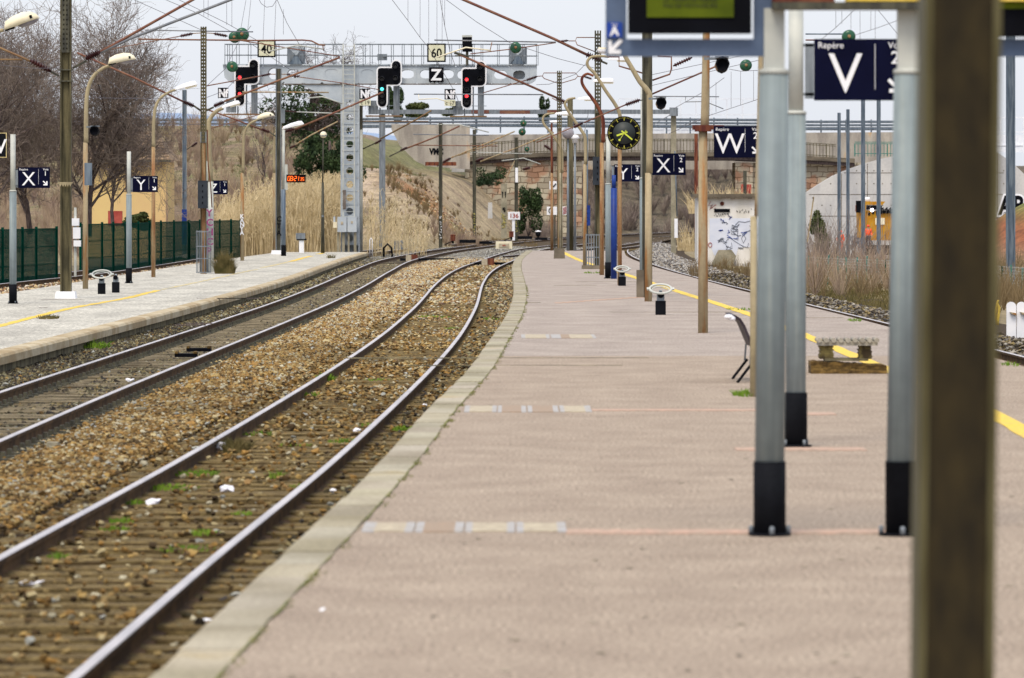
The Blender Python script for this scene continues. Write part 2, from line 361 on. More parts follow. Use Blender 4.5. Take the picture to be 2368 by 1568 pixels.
def ground():
    xs = np.array([-5000, -1800, -700, -300, -150, -90] + list(np.arange(-62, 62.1, .8)) + [90, 150, 300, 700, 1800, 5000])
    ys = np.array([-300, -50, 0, 30, 60, 90, 120, 150, 170] + list(np.arange(180, 432, 1.6)) + [440, 455, 470, 485, 500, 520, 560, 650, 800, 1200, 2500, 6000, 12000])
    X, Y = np.meshgrid(xs, ys); Z = gz(X, Y)
    n1, n2, n3 = wave(X, Y, .35, 5), wave(X, Y, .9, 6), wave(X, Y, 2.4, 8)
    def c(*a): return np.array(C(*a)[:3])
    col = np.ones(X.shape + (3,)) * c(162, 146, 112)
    def mixin(col, w_, cc): return col * (1 - w_[..., None]) + np.array(cc) * w_[..., None]
    bank = smooth((Z - .2) / 1.2)
    col = mixin(col, bank * smooth(n1 + .5), c(152, 138, 104))
    col = mixin(col, bank * smooth((n2 + .1) * 1.6) * .8, c(156, 134, 116))
    col = mixin(col, bank * smooth((n3 - .25) * 2) * .7, c(120, 124, 78))
    s = t1l(np.clip(Y, 40, 500)) - 1.3 - 3.6 * smooth((Y - 315) / 45) - X
    path = smooth((s - 5) / 2) * smooth((13 - s) / 2) * smooth((Y - 318) / 10) * smooth((384 - Y) / 6)
    col = mixin(col, path * .9, c(214, 192, 168))
    face = smooth((s - .2) / 1) * smooth((7 - s) / 2) * smooth((Y - 285) / 20)
    col = mixin(col, face * .8, c(198, 178, 146))
    col = mixin(col, face * smooth((n2 - .15) * 2.2) * .9, c(164, 142, 120))
    dirt = np.exp(-(((X + 6.5) / 2.6) ** 2 + ((Y - 356) / 13) ** 2)) * smooth(n3 + .9)
    col = mixin(col, np.clip(dirt * 1.5, 0, 1), c(190, 132, 84))
    gr = np.exp(-(((X + 4.5) / 1.8) ** 2 + ((Y - 350) / 16) ** 2)) * smooth((n3 + .3) * 1.5)
    col = mixin(col, np.clip(gr * 1.3, 0, 1), c(118, 136, 66))
    gtop = smooth((s - 10) / 2) * smooth((19 - s) / 3) * smooth((Y - 362) / 8)
    col = mixin(col, gtop * .5, c(126, 138, 76))
    mound = np.exp(-(((X - 24.5) / 4.2) ** 2 + ((Y - 212) / 18) ** 2))
    col = mixin(col, np.clip(mound * 2, 0, 1), c(160, 98, 62))
    col = mixin(col, np.clip((Z - 1.3) * mound * 1.2, 0, 1), c(132, 148, 72))
    rt = smooth((X - 11) / 3) * smooth((Y - 180) / 60) * (1 - np.clip(mound * 2, 0, 1))
    col = mixin(col, rt * .75, c(190, 182, 176))
    col = mixin(col, smooth((Y - 455) / 20) * smooth(X / 3), c(110, 100, 84))
    nx = len(xs); idx = np.arange(len(ys) * nx).reshape(len(ys), nx)
    F = np.stack([idx[:-1, :-1], idx[:-1, 1:], idx[1:, 1:], idx[1:, :-1]], -1)
    o = fast_mesh('ground', np.stack([X, Y, Z], -1).reshape(-1, 3), F, 4, M['ground'], col.reshape(-1, 3), True)
    tag(o, kind='structure')
ground()
def hills():
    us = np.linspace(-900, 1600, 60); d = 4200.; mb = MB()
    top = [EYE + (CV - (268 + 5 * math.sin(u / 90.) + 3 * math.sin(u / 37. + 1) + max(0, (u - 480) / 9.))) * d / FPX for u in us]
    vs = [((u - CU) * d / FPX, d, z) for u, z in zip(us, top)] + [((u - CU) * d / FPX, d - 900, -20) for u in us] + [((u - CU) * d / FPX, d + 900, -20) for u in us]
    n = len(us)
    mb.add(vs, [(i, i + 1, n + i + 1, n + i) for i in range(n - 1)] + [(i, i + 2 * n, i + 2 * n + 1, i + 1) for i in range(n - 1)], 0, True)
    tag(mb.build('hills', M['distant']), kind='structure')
hills()

# ---- platforms
def strip(name, fl, fr, z, y0, y1, m, step=2.0, kind='structure', zz=None, label=None):
    ys = np.arange(y0, y1 + step * .5, step); ys[-1] = y1; n = len(ys)
    L, Rr = fl(ys), fr(ys)
    V = np.concatenate([np.stack([L, ys, np.full(n, z)], -1), np.stack([Rr, ys, np.full(n, z)], -1)])
    F = [(i, n + i, n + i + 1, i + 1) for i in range(n - 1)]
    o = fast_mesh(name, V, F, 4, m); tag(o, kind=kind)
    return o
strip('platform', lambda y: pr_edge(y) + .31, pr_back, 0, 8, 63, M['asphalt_r'], step=1.0)
strip('platform', lambda y: pr_edge(y) + .31, pr_back, 0, 63, 217, M['asphalt_far'])
mb = MB()
for i in range(260):
    y = 14 + 90 * R.random() ** 1.6; x = R.uniform(float(pr_edge(y)) + .5, min(6, y * .112)); r_ = R.uniform(.008, .03); n_ = 7
    mb.add([(x + r_ * R.uniform(.6, 1.2) * math.cos(2 * PI * k / n_), y + 1.3 * r_ * R.uniform(.6, 1.2) * math.sin(2 * PI * k / n_), .004) for k in range(n_)], [tuple(range(n_))], 0 if R.random() < .6 else 1)
tag(mb.build('platform_stain', [M['kerb_face'], M['tile_cream']]), kind='structure')
strip('platform', lambda y: pl_back(y), lambda y: pl_edge(y) - .30, ZL, 18, 238, M['asphalt_l'])
def sweep(name, prof, f, y0, y1, m, step=1.5, sgn=1, cap=True):
    """profile of (offset, z) swept along x = f(y); prof runs from top to bottom"""
    ys = np.arange(y0, y1 + step * .5, step); ys[-1] = y1; n = len(ys); k = len(prof)
    X = f(ys); V = []; F = []
    for (o_, z_) in prof: V.append(np.stack([X + o_, ys, np.full(n, z_)], -1))
    V = np.concatenate(V)
    for j in range(k - 1):
        for i in range(n - 1): F.append((j * n + i, j * n + i + 1, (j + 1) * n + i + 1, (j + 1) * n + i))
    return V, F, n, k
def sweep_obj(name, prof, f, y0, y1, m, step=1.5, ends=True):
    V, F, n, k = sweep(name, prof, f, y0, y1, m, step)
    mb = MB(); mb.add(V, F, 0, False)
    if ends:
        mb.add(V[[j * n + n - 1 for j in range(k)]], [tuple(range(k))]); mb.add(V[[j * n for j in range(k)]], [tuple(range(k))])
    return mb.build(name, m, origin=(0, 0, 0))
def kerb_blocks(prof, f, y0, y1, m, length):
    V, F, cols = [], [], []; y = y0; k = len(prof)
    while y < y1:
        L = length * R.uniform(.9, 1.1); ys = np.linspace(y + .004, y + L - .004, 3); X = f(ys); dz = R.uniform(-.005, .005); dx = R.uniform(-.006, .006)
        t = R.uniform(.96, 1.05); c = (t, t * R.uniform(.98, 1.02), t * R.uniform(.93, 1.06)); o = len(V)
        for i in range(3):
            for (a, b) in prof: V.append((X[i] + a + dx, ys[i], b + dz)); cols.append(c)
        for i in range(2):
            for j in range(k - 1): F.append((o + i * k + j, o + (i + 1) * k + j, o + (i + 1) * k + j + 1, o + i * k + j + 1))
        F.append(tuple(o + j for j in range(k))); F.append(tuple(o + 2 * k + j for j in range(k))[::-1]); y += L
    mb = MB(); mb.add(V, F); o = mb.build('kerb', m, origin=(0, 0, 0)); ca = o.data.color_attributes.new('Col', 'FLOAT_COLOR', 'POINT')
    ca.data.foreach_set('color', np.concatenate([np.array(cols), np.ones((len(cols), 1))], 1).astype(np.float32).ravel()); tag(o, kind='structure')
kerb_blocks([(.31, -.2), (.31, .006), (.05, .006), (.015, -.006), (0, -.035), (0, -.16), (.10, -.16), (.10, -.2)], pr_edge, 8, 217, M['kerb_r'], 1.0)
tag(sweep_obj('kerb_joint', [(.3, -.02), (.02, -.02), (.02, -.15)], pr_edge, 8, 217, M['kerb_face'], ends=False), kind='structure')
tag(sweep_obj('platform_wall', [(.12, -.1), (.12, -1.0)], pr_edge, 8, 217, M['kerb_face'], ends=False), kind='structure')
tag(sweep_obj('platform_wall', [(-.02, .0), (0, -.03), (0, -1.2)], pr_back, 8, 217, M['kerb_l'], ends=False), kind='structure')
tag(sweep_obj('kerb', [(-.3, ZL - .16), (-.3, ZL + .006), (-.09, ZL + .004), (-.03, ZL - .012), (0, ZL - .05), (0, ZL - .17), (-.12, ZL - .17)], pl_edge, 18, 238, M['kerb_l']), kind='structure')
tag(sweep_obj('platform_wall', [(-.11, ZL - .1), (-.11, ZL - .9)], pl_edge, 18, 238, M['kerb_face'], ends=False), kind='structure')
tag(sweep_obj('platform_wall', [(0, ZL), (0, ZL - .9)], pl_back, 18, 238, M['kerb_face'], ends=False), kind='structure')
mb = MB(); mb.box((2.9, 217.0, -.6), (4.4, .12, 1.18)); tag(mb.build('platform_wall', M['kerb_face']), kind='structure')
mb = MB(); mb.box((-9.65, 238.0, ZL - .5), (4.4, .12, .98)); tag(mb.build('platform_wall', M['kerb_face']), kind='structure')
strip('moss', lambda y: pr_edge(y) + .31 + .012 * wave(y, y * 0, 2.1, 31), lambda y: pr_edge(y) + .318 + .016 * wave(y, y * 0, 3.3, 32), .009, 8, 217, M['moss'], step=.5, kind='stuff')
def line(name, pts, wd, z, m, zoff=.005, wob=.0):
    pts = [G(u, v, z) for u, v in pts]; f = curve(sorted([(p.y, p.x) for p in pts]))
    y0, y1 = min(p.y for p in pts), max(p.y for p in pts)
    ys = np.arange(y0, y1, .5); n = len(ys); X = f(ys) 
    wl = wd / 2 * (1 + wob * wave(ys, ys * 0, 1.7, 4)); wr = wd / 2 * (1 + wob * wave(ys, ys * 0, 1.3, 9))
    V = np.concatenate([np.stack([X - wl, ys, np.full(n, z + zoff)], -1), np.stack([X + wr, ys, np.full(n, z + zoff)], -1)])
    tag(fast_mesh(name, V, [(i, n + i, n + i + 1, i + 1) for i in range(n - 1)], 4, m), kind='structure')
line('platform_marking', [(2420, 1028), (2290, 955), (2050, 855), (1870, 780), (1740, 730), (1560, 672), (1430, 630), (1345, 604), (1300, 583)], .22, 0, M['yellow'], wob=.12)
line('platform_marking', [(-60, 768), (15, 750), (150, 716), (290, 690), (368, 671)], .2, ZL, M['yellow'], wob=.35)
line('platform_marking', [(375, 670), (470, 650), (560, 630), (600, 622)], .14, ZL, M['yellow_worn'], wob=.7)
line('platform_marking', [(604, 620), (640, 612), (672, 605)], .2, ZL, M['yellow_worn'], wob=.6)
line('platform_marking', [(672, 605), (700, 597), (720, 592)], .24, ZL, M['yellow'], wob=.4)
line('platform_marking', [(735, 588), (748, 585)], .3, ZL, M['yellow'], wob=.3)
def rect_flat(mb, u0, u1, y0, y1, z, mi=0, skew=0.0):
    """a thin slab flush with the platform between two depths"""
    ym = (y0 + y1) / 2; x0, x1 = (u0 - CU) * ym / FPX, (u1 - CU) * ym / FPX
    mb.box(((x0 + x1) / 2, ym, z), (abs(x1 - x0), y1 - y0, .012), None, mi)
def cover(y0, y1, pat, label):
    mb = MB(); 
    for a, b, k in pat: rect_flat(mb, a, b, y0 + (0 if k else .05), y1 - (0 if k else .05), .002, k)
    tag(mb.build('cable_duct_cover', [M['tile_cream'], M['tile_grey'], M['tile_rust'], M['black']]), label, 'duct cover', 'cable duct covers across the platform')
cover(28.75, 29.6, [(840, 868, 1), (868, 938, 0), (938, 958, 1), (962, 980, 1), (980, 1052, 2), (1052, 1072, 1), (1076, 1092, 1), (1092, 1172, 0), (1172, 1190, 1), (1194, 1210, 1), (1210, 1288, 0), (1288, 1308, 1)], 'nearest striped row of cream and grey duct tiles set in the pink platform')
cover(45.6, 47.0, [(1074, 1086, 1), (1086, 1138, 0), (1138, 1148, 1), (1151, 1160, 1), (1160, 1205, 2), (1205, 1216, 1), (1220, 1230, 1), (1230, 1278, 2), (1278, 1290, 1), (1294, 1304, 1), (1304, 1352, 0), (1352, 1366, 1)], 'middle row of cream and rust duct tiles set in the pink platform')
cover(71.4, 73.4, [(1205, 1214, 1), (1214, 1262, 0), (1262, 1270, 1), (1274, 1296, 1), (1296, 1316, 2), (1316, 1368, 0), (1368, 1376, 1)], 'farthest thin row of cream and grey duct tiles on the platform')
mb = MB()
rect_flat(mb, 1308, 2125, 28.6, 28.95, .001); rect_flat(mb, 1700, 2000, 38.4, 38.85, .001); rect_flat(mb, 1368, 1760, 45.9, 46.25, .001)
rect_flat(mb, 1760, 1930, 45.0, 45.5, .001)
for i in range(12):
    u = 1282 + i * 17; y = 97.5 + i * .55; rect_flat(mb, u, u + 18, y, y + .8, .001)
tag(mb.build('platform_patch', M['pink']), kind='structure')
mb = MB()
for (u, v, l, wd) in [(1230, 700, 40, .25), (1150, 828, 700, .1), (1190, 845, 500, .06), (1420, 652, 180, .2), (1560, 722, 300, .1), (1330, 660, 100, .2), (1890, 735, 120, .1)]:
    p = G(u, v); rect_flat(mb, u - l / 2, u + l / 2, p.y, p.y + wd, -.002)
tag(mb.build('platform_crack', M['kerb_face']), kind='structure')
mb = MB()
for (u, v, l) in [(145, 694, 100), (530, 690, 150), (100, 712, 20), (215, 706, 40), (440, 752, 70), (525, 690, 90), (460, 748, 60)]:
    p = G(u, v, ZL); rect_flat(mb, u - l / 2, u + l / 2, p.y, p.y + .25, ZL - .002)
tag(mb.build('platform_crack', M['bark']), kind='structure')

# ---- ballast: a bed with loose stones on it
def palette(rows): return np.array([C(*r)[:3] for r in rows])
PAL_TAN = palette([(214, 176, 108), (184, 142, 78), (236, 214, 166), (138, 106, 58), (100, 78, 50), (200, 166, 112), (240, 228, 200), (160, 122, 66), (222, 190, 130), (116, 92, 58), (206, 158, 88), (190, 150, 96)])
PAL_PALE = palette([(226, 196, 146), (210, 172, 116), (238, 224, 190), (170, 130, 90), (130, 100, 82), (218, 196, 160), (240, 232, 214), (196, 160, 128)])
PAL_DARK = palette([(134, 124, 98), (98, 88, 70), (164, 150, 112), (78, 68, 60), (186, 166, 116), (118, 104, 76), (90, 84, 84), (206, 196, 160)])
PAL_GREY = palette([(168, 164, 160), (134, 130, 130), (196, 192, 186), (108, 102, 100), (186, 172, 152), (214, 210, 204)])
def ballast_bed(name, fl, fr, z, y0, y1, cols=22, step=1.0, tint=None, dip=False):
    ys = np.arange(y0, y1 + .01, step); t = np.linspace(0, 1, cols); L, Rr = fl(ys), fr(ys)
    X = L[:, None] + (Rr - L)[:, None] * t[None]; Y = np.repeat(ys[:, None], cols, 1)
    Z = z + NR.uniform(-.02, .02, X.shape)
    if dip: Z = Z - .10 * smooth((1.32 - np.abs(X - T2(Y))) / .12) * (Y < 215) - .08 * smooth((1.32 - np.abs(X - T1(Y))) / .12)
    col = np.ones(X.shape + (3,))
    if tint is not None: col = tint(X, Y)
    idx = np.arange(len(ys) * cols).reshape(len(ys), cols)
    F = np.stack([idx[:-1, :-1], idx[:-1, 1:], idx[1:, 1:], idx[1:, :-1]], -1)
    tag(fast_mesh(name, np.stack([X, Y, Z], -1).reshape(-1, 3), F, 4, M['ballast_base'], col.reshape(-1, 3)), kind='structure')
def tintA(X, Y):
    c = np.ones(X.shape + (3,)); d1 = np.abs(X - T1(Y)); left = smooth((T1(Y) + 1.5 - X) / .6)
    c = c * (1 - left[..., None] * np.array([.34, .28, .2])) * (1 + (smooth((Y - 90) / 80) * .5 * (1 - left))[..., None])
    i2 = (np.abs(X - T2(Y)) < 1.25) * (1 - smooth((Y - 50) / 50)); c = c * (1 - .5 * i2[..., None])  # bed darkened between the near sleepers: gap shadow put into its colour
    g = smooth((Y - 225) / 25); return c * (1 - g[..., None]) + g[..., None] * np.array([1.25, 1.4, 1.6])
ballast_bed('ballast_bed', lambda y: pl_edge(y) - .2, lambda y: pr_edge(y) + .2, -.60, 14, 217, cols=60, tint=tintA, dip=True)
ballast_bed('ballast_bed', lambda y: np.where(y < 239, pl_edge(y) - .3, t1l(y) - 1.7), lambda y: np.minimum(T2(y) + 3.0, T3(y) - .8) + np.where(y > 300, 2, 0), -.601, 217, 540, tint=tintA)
ballast_bed('ballast_bed', lambda y: np.where(y < 217, pr_back(y) - .1, T3(y) - 2.0), lambda y: T3(y) + 4.2, -.77, 40, 540, cols=14, tint=lambda X, Y: np.ones(X.shape + (3,)) * np.array([.9, .95, 1.05]))
ballast_bed('ballast_bed', lambda y: t0c(y) - 2.2, lambda y: np.minimum(t0c(y) + 2.6, pl_back(y) - .02), -.53, 100, 240, cols=10, tint=lambda X, Y: np.ones(X.shape + (3,)) * 1.3)
ICO_V = []; 
_t = (1 + 5 ** .5) / 2
ICO_V = np.array([(-1, _t, 0), (1, _t, 0), (-1, -_t, 0), (1, -_t, 0), (0, -1, _t), (0, 1, _t), (0, -1, -_t), (0, 1, -_t), (_t, 0, -1), (_t, 0, 1), (-_t, 0, -1), (-_t, 0, 1)], float)
ICO_V /= np.linalg.norm(ICO_V[0])
ICO_F = np.array([(0, 11, 5), (0, 5, 1), (0, 1, 7), (0, 7, 10), (0, 10, 11), (1, 5, 9), (5, 11, 4), (11, 10, 2), (10, 7, 6), (7, 1, 8), (3, 9, 4), (3, 4, 2), (3, 2, 6), (3, 6, 8), (3, 8, 9), (4, 9, 5), (2, 4, 11), (6, 2, 10), (8, 6, 7), (9, 8, 1)])
OCT_V = np.array([(1, 0, 0), (-1, 0, 0), (0, 1, 0), (0, -1, 0), (0, 0, 1), (0, 0, -1)], float)
OCT_F = np.array([(0, 2, 4), (2, 1, 4), (1, 3, 4), (3, 0, 4), (2, 0, 5), (1, 2, 5), (3, 1, 5), (0, 3, 5)])
def stones(name, P0, size, cols, hi=False, m=None):
    n = len(P0); Vt, Ft = (ICO_V, ICO_F) if hi else (OCT_V, OCT_F); k = len(Vt)
    Vb = np.repeat(Vt[None], n, 0) * NR.uniform(.5, 1.3, (n, k, 1))
    Vb = Vb * np.stack([NR.uniform(.75, 1.35, n), NR.uniform(.75, 1.35, n), NR.uniform(.5, .9, n)], -1)[:, None]
    a = NR.uniform(0, 2 * PI, n); ca, sa = np.cos(a)[:, None], np.sin(a)[:, None]
    b = NR.uniform(-.5, .5, n); cb, sb = np.cos(b)[:, None], np.sin(b)[:, None]
    x, y, z = Vb[..., 0], Vb[..., 1], Vb[..., 2]
    x, z = x * cb + z * sb, z * cb - x * sb
    x, y = x * ca - y * sa, x * sa + y * ca
    V = np.stack([x, y, z], -1) * size[:, None, None] + P0[:, None]
    F = Ft[None] + (np.arange(n) * k)[:, None, None]
    o = fast_mesh(name, V.reshape(-1, 3), F.reshape(-1), 3, m or M['stones'], np.repeat(cols, k, 0))
    return tag(o, kind='stuff')
def scatter(fl, fr, y0, y1, dens):
    """points with given density per m2"""
    out = []
    for y in np.arange(y0, y1, 2.0):
        a, b = float(fl(y + 1)), float(fr(y + 1))
        vl = -.1125 * (y + 2) - 1.2; a = max(a, vl)
        if b <= a: continue
        n = int((b - a) * 2 * dens(y)); 
        out.append(np.stack([NR.uniform(a, b, n), NR.uniform(y, y + 2, n)], -1))
    return np.concatenate(out)
def do_stones(y0, y1, dens, s0, s1, hi):
    p = scatter(lambda y: pl_edge(y) - .05 if y < 238 else t1l(y) - 1.6, lambda y: pr_edge(y) + .08 if y < 217 else T2(y) + 2.2, y0, y1, dens)
    x, y = p[:, 0], p[:, 1]; n = len(x)
    a1, a2 = x - T1(y), x - T2(y)
    ph2 = np.abs(((y - 18.0) / .6 + .5) % 1 - .5) * .6      # distance to the nearest sleeper axis of the near track
    on2 = (np.abs(a2) < 1.3) & (ph2 < .15)
    on1 = (np.abs(a1) < 1.25)
    bare1 = on1 & (a1 < -.22 + .3 * wave(x, y, .35, 21)) & (np.abs(a1) < .75)
    keep = np.ones(n, bool)
    patch = smooth((wave(x, y, .55, 22) + .15) * 2)
    keep &= ~(on2 & (NR.random(n) > .09 + .4 * patch * smooth((y - 42) / 40)))
    keep &= ~((np.abs(a2) < 1.3) & ~on2 & (y < 60) & (NR.random(n) > .6))
    keep &= ~(bare1 & (NR.random(n) > .16 + .3 * smooth((y - 85) / 60)))
    keep &= ~(on1 & ~bare1 & (NR.random(n) > .8))
    for r in (a1 - .7525, a1 + .7525, a2 - .7525, a2 + .7525): keep &= np.abs(r) > .1
    keep0 = keep
    x, y, a1, a2, on2 = x[keep], y[keep], a1[keep], a2[keep], on2[keep]; n = len(x)
    sz = NR.uniform(s0, s1, n) * np.where(NR.random(n) < .05, 1.5, 1)
    crest = .07 * np.exp(-((x - (T1(y) + T2(y)) / 2) / .9) ** 2)
    z = -.605 + NR.uniform(-.012, .03, n) + crest + np.where(on2, .026, 0)
    pt2 = patch[keep0] * smooth((y - 48) / 40)
    z = z - np.where((np.abs(a2) < 1.3) & ~on2 & (y < 215), .026 + .03 * (1 - pt2), 0) - np.where(np.abs(a1) < 1.25, .05, 0)
    col = PAL_TAN[NR.integers(0, len(PAL_TAN), n)] * 1.12
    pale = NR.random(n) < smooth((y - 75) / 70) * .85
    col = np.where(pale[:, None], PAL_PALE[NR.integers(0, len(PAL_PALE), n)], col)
    dk = NR.random(n) < smooth((.95 + .2 * wave(x, y, .5, 23) - a1) / .5) * .93
    col = np.where(dk[:, None], PAL_DARK[NR.integers(0, len(PAL_DARK), n)], col)
    near = (a2 > .8) & (NR.random(n) < .45)
    col = np.where(near[:, None], PAL_DARK[NR.integers(0, len(PAL_DARK), n)], col)
    gy = NR.random(n) < smooth((y - 215) / 30)
    col = np.where(gy[:, None], PAL_GREY[NR.integers(0, len(PAL_GREY), n)], col)
    col = col * np.where((np.abs(a2) < 1.3) & ~on2 & (y < 70), .62, 1.0)[:, None]  # stones between near sleepers darkened, gap shadow in their colour
    wht = NR.random(n) < .02
    col = np.where(wht[:, None], np.array(C(236, 236, 232)[:3]), col)
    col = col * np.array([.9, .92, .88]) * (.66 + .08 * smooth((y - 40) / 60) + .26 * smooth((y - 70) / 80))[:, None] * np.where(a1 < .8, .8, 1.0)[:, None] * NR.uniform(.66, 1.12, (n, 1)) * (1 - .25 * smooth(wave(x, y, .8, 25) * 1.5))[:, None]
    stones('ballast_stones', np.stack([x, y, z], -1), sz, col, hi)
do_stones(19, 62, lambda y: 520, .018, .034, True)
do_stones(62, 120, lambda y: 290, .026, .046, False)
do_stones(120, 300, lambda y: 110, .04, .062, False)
def right_stones():
    p = np.concatenate([np.stack([NR.uniform(0, 1, 5200), NR.uniform(76, 130, 5200)], -1), np.stack([NR.uniform(0, 1, 9000), NR.uniform(130, 330, 9000)], -1)])
    y = p[:, 1]; x = t3r(y) + .1 + p[:, 0] * np.where(y < 150, 1.35, 2.6); n = len(x)
    z = -.74 + .22 * np.exp(-((p[:, 0] - .45) / .3) ** 2) + NR.uniform(-.02, .04, n)
    c = np.where((NR.random(n) < .5)[:, None], PAL_DARK[NR.integers(0, len(PAL_DARK), n)], PAL_GREY[NR.integers(0, len(PAL_GREY), n)]) * NR.uniform(.4, .75, (n, 1)) * np.array([1.04, 1, .92])
    c = np.where((y > 180)[:, None], PAL_GREY[NR.integers(0, len(PAL_GREY), n)] * .95, c)
    stones('ballast_stones', np.stack([x, y, z], -1), NR.uniform(.035, .07, n), c)
    n = 2600; y = NR.uniform(118, 230, n); x = t0c(y) + NR.uniform(.2, 2.5, n); 
    stones('ballast_stones', np.stack([x, y, np.full(n, -.5)], -1), NR.uniform(.04, .07, n), PAL_PALE[NR.integers(0, len(PAL_PALE), n)])
    n = 900; y = NR.uniform(338, 372, n); x = NR.normal(-5.6, 1.6, n); z = gz(x, y)     # rubble tipped on the bank
    stones('rubble', np.stack([x, y, z], -1), NR.uniform(.06, .17, n), PAL_PALE[NR.integers(0, len(PAL_PALE), n)] * NR.uniform(.6, 1, (n, 1)))
right_stones()

# ---- tracks
RAIL = [(-.036, -.006), (-.03, 0), (.03, 0), (.036, -.006), (.034, -.045), (.012, -.055), (.010, -.14), (.068, -.155), (.068, -.172), (-.068, -.172), (-.068, -.155), (-.010, -.14), (-.012, -.055), (-.034, -.045)]
SLV = []
for i in range(4):
    mb = MB(); L = 1.3
    nx = 9; vs = []
    for k in range(nx):
        x = -L + 2 * L * k / (nx - 1)
        for (yy, zz) in ((-.125, -.15), (-.125, -.012), (-.1, 0), (-.03, R.uniform(-.012, 0)), (.03, R.uniform(-.015, 0)), (.1, 0), (.125, -.012), (.125, -.15)):
            vs.append((x, yy + R.uniform(-.006, .006), zz + R.uniform(-.006, .004)))
    q = 8
    fs = [(k * q + j, k * q + (j + 1) % q, (k + 1) * q + (j + 1) % q, (k + 1) * q + j) for k in range(nx - 1) for j in range(q)] + [tuple(range(q))[::-1], tuple((nx - 1) * q + j for j in range(q))]
    SLV.append((vs, fs))
def track(label, cf, zt, y0, y1, sy0, sy1, smat, sl_z, parts=100, spacing=.6, fast=True, bolts=False):
    root = thing('railway_track', label, 'railway track', (float(cf(sy0)), sy0, zt - .15))
    for s in (-.7525, .7525):
        ys = np.arange(y0, y1, 1.2); n = len(ys); c = cf(ys) + s; k = len(RAIL)
        mb = MB(); vs = [(c[i] + o_, ys[i], zt + z_) for i in range(n) for o_, z_ in RAIL]
        fs = []; mi = []
        for i in range(n - 1):
            for j in range(k): 
                mb.f.append((i * k + j, i * k + (j + 1) % k, (i + 1) * k + (j + 1) % k, (i + 1) * k + j)); mb.m.append(0 if j in (0, 1, 2) else 1); mb.sm.append(False)
        mb.v = vs
        mb.build('rail', [M['rail_top'], M['rail_side']], root)
    meshes = []
    for vs, fs in SLV:
        me = bpy.data.meshes.new('sleeper'); me.from_pydata(vs, [], fs); me.materials.append(M[smat]); meshes.append(me)
    far = MB(); k = 0
    for y in np.arange(sy0, sy1, spacing):
        x = float(cf(y)); h = math.atan((float(cf(y + 1)) - float(cf(y - 1))) / 2)
        if k < parts:
            o = bpy.data.objects.new('sleeper', R.choice(meshes)); COL.objects.link(o); o.parent = root
            o.location = Vector((x, y, sl_z)) - root.location; o.rotation_euler = (R.uniform(-.01, .01), 0, -h + R.uniform(-.02, .02)); o.location.z += R.uniform(-.022, .008)
        else:
            vs, fs = SLV[k % 4]; mt = Matrix.Rotation(-h, 3, 'Z')
            far.add([mt @ Vector(v) + Vector((x, y, sl_z)) for v in vs], fs)
        k += 1
    if k > parts: tag(far.build('far_sleepers', M[smat], root), kind='stuff')
    if bolts:
        fb = MB()
        for y in np.arange(sy0, min(sy1, 150), spacing):
            x = float(cf(y))
            for s in (-.7525 - .1, -.7525 + .1, .7525 - .1, .7525 + .1):
                fb.box((x + s, y, sl_z + .03), (.05, .09, .07)); fb.box((x + s * 1.0 + (.06 if s in (-.7525 + .1, .7525 + .1) else -.06), y, sl_z + .01), (.1, .1, .03))
        tag(fb.build('fastenings', M['steel_dark'], root), kind='stuff')
    return root
track('nearest track on old timber sleepers, weeds between its rusty rails, beside the pink platform', T2, ZR, 12, 330, 18, 215, 'timber', -.574)
track('track with dark oily ballast and close sleepers running beside the pale left platform', T1, ZR, 20, 520, 28.2, 330, 'concrete_sl', -.606, bolts=True)
track('track beyond the right edge of the pink platform, curving sharply towards the bridge', T3, ZT3, 50, 505, 70, 330, 'timber', -.76, parts=60)
track('rusty siding rails behind the pale left platform, in front of the green fence', t0c, -.36, 110, 250, 110, 240, 'timber', -.52, parts=60)
xo = curve([(196, -1.3), (230, -.2), (262, 3.4), (300, 7.4), (340, 10.4)])
track('crossover rails swinging from the near track to the right beyond the platform end', xo, -.446, 236, 335, 236, 330, 'timber', -.60, parts=40)
sx = curve([(225, -9.6), (245, -8.6), (270, -7.3), (300, -5.4), (330, -3.1), (350, -.9)])
track('rusty siding rails joining the main line past the end of the left platform', sx, -.43, 238, 352, 238, 345, 'timber', -.60, parts=40)
mat('box_grey_paint', C(50, 56, 64), C(64, 70, 78), .7, spec=.1); M['box_grey'] = MATS['box_grey_paint']
# ================================================================ MASTS, LAMPS, SIGNS
def insulator(mb, p0, p1, r, n=7, mi=0):
    p0, p1 = Vector(p0), Vector(p1); L = (p1 - p0).length; prof = [(r * .35, 0)]
    for i in range(n):
        a = L * (.08 + .84 * i / n); b = L * .84 / n
        prof += [(r * .45, a), (r, a + b * .35), (r * .95, a + b * .5), (r * .45, a + b * .8)]
    prof.append((r * .35, L))
    mb.lathe(prof, p0, p1 - p0, 9, mi)
def disc_insulator(name, label, u, v, rpx, d, group='green glass insulators'):
    """a glass insulator string that runs along the line of the track"""
    p = P(u, v, d); r = rpx * d / FPX
    mb = MB(); prof = []
    for i in range(4):
        y = i * r * .75
        prof += [(r * .3, y), (r * .55, y + r * .02), (r * .98, y + r * .16), (r, y + r * .24), (r * .8, y + r * .28), (r * .3, y + r * .4)]
    mb.lathe(prof, p, (0, 1, 0), 20)
    o = mb.build(name, M['glass'], origin=p); tag(o, label, 'insulator', group)
    cb = MB(); cb.lathe([(.02, -r * .5), (r * .2, -r * .45), (r * .24, -r * .1), (r * .3, r * .05)], p, (0, 1, 0), 10)
    cb.tube([p + Vector((0, r * 2.6, 0)), p + Vector((0, r * 3.6, 0))], r * .12, 6)
    cb.build('metal_cap', M['rust'], o)
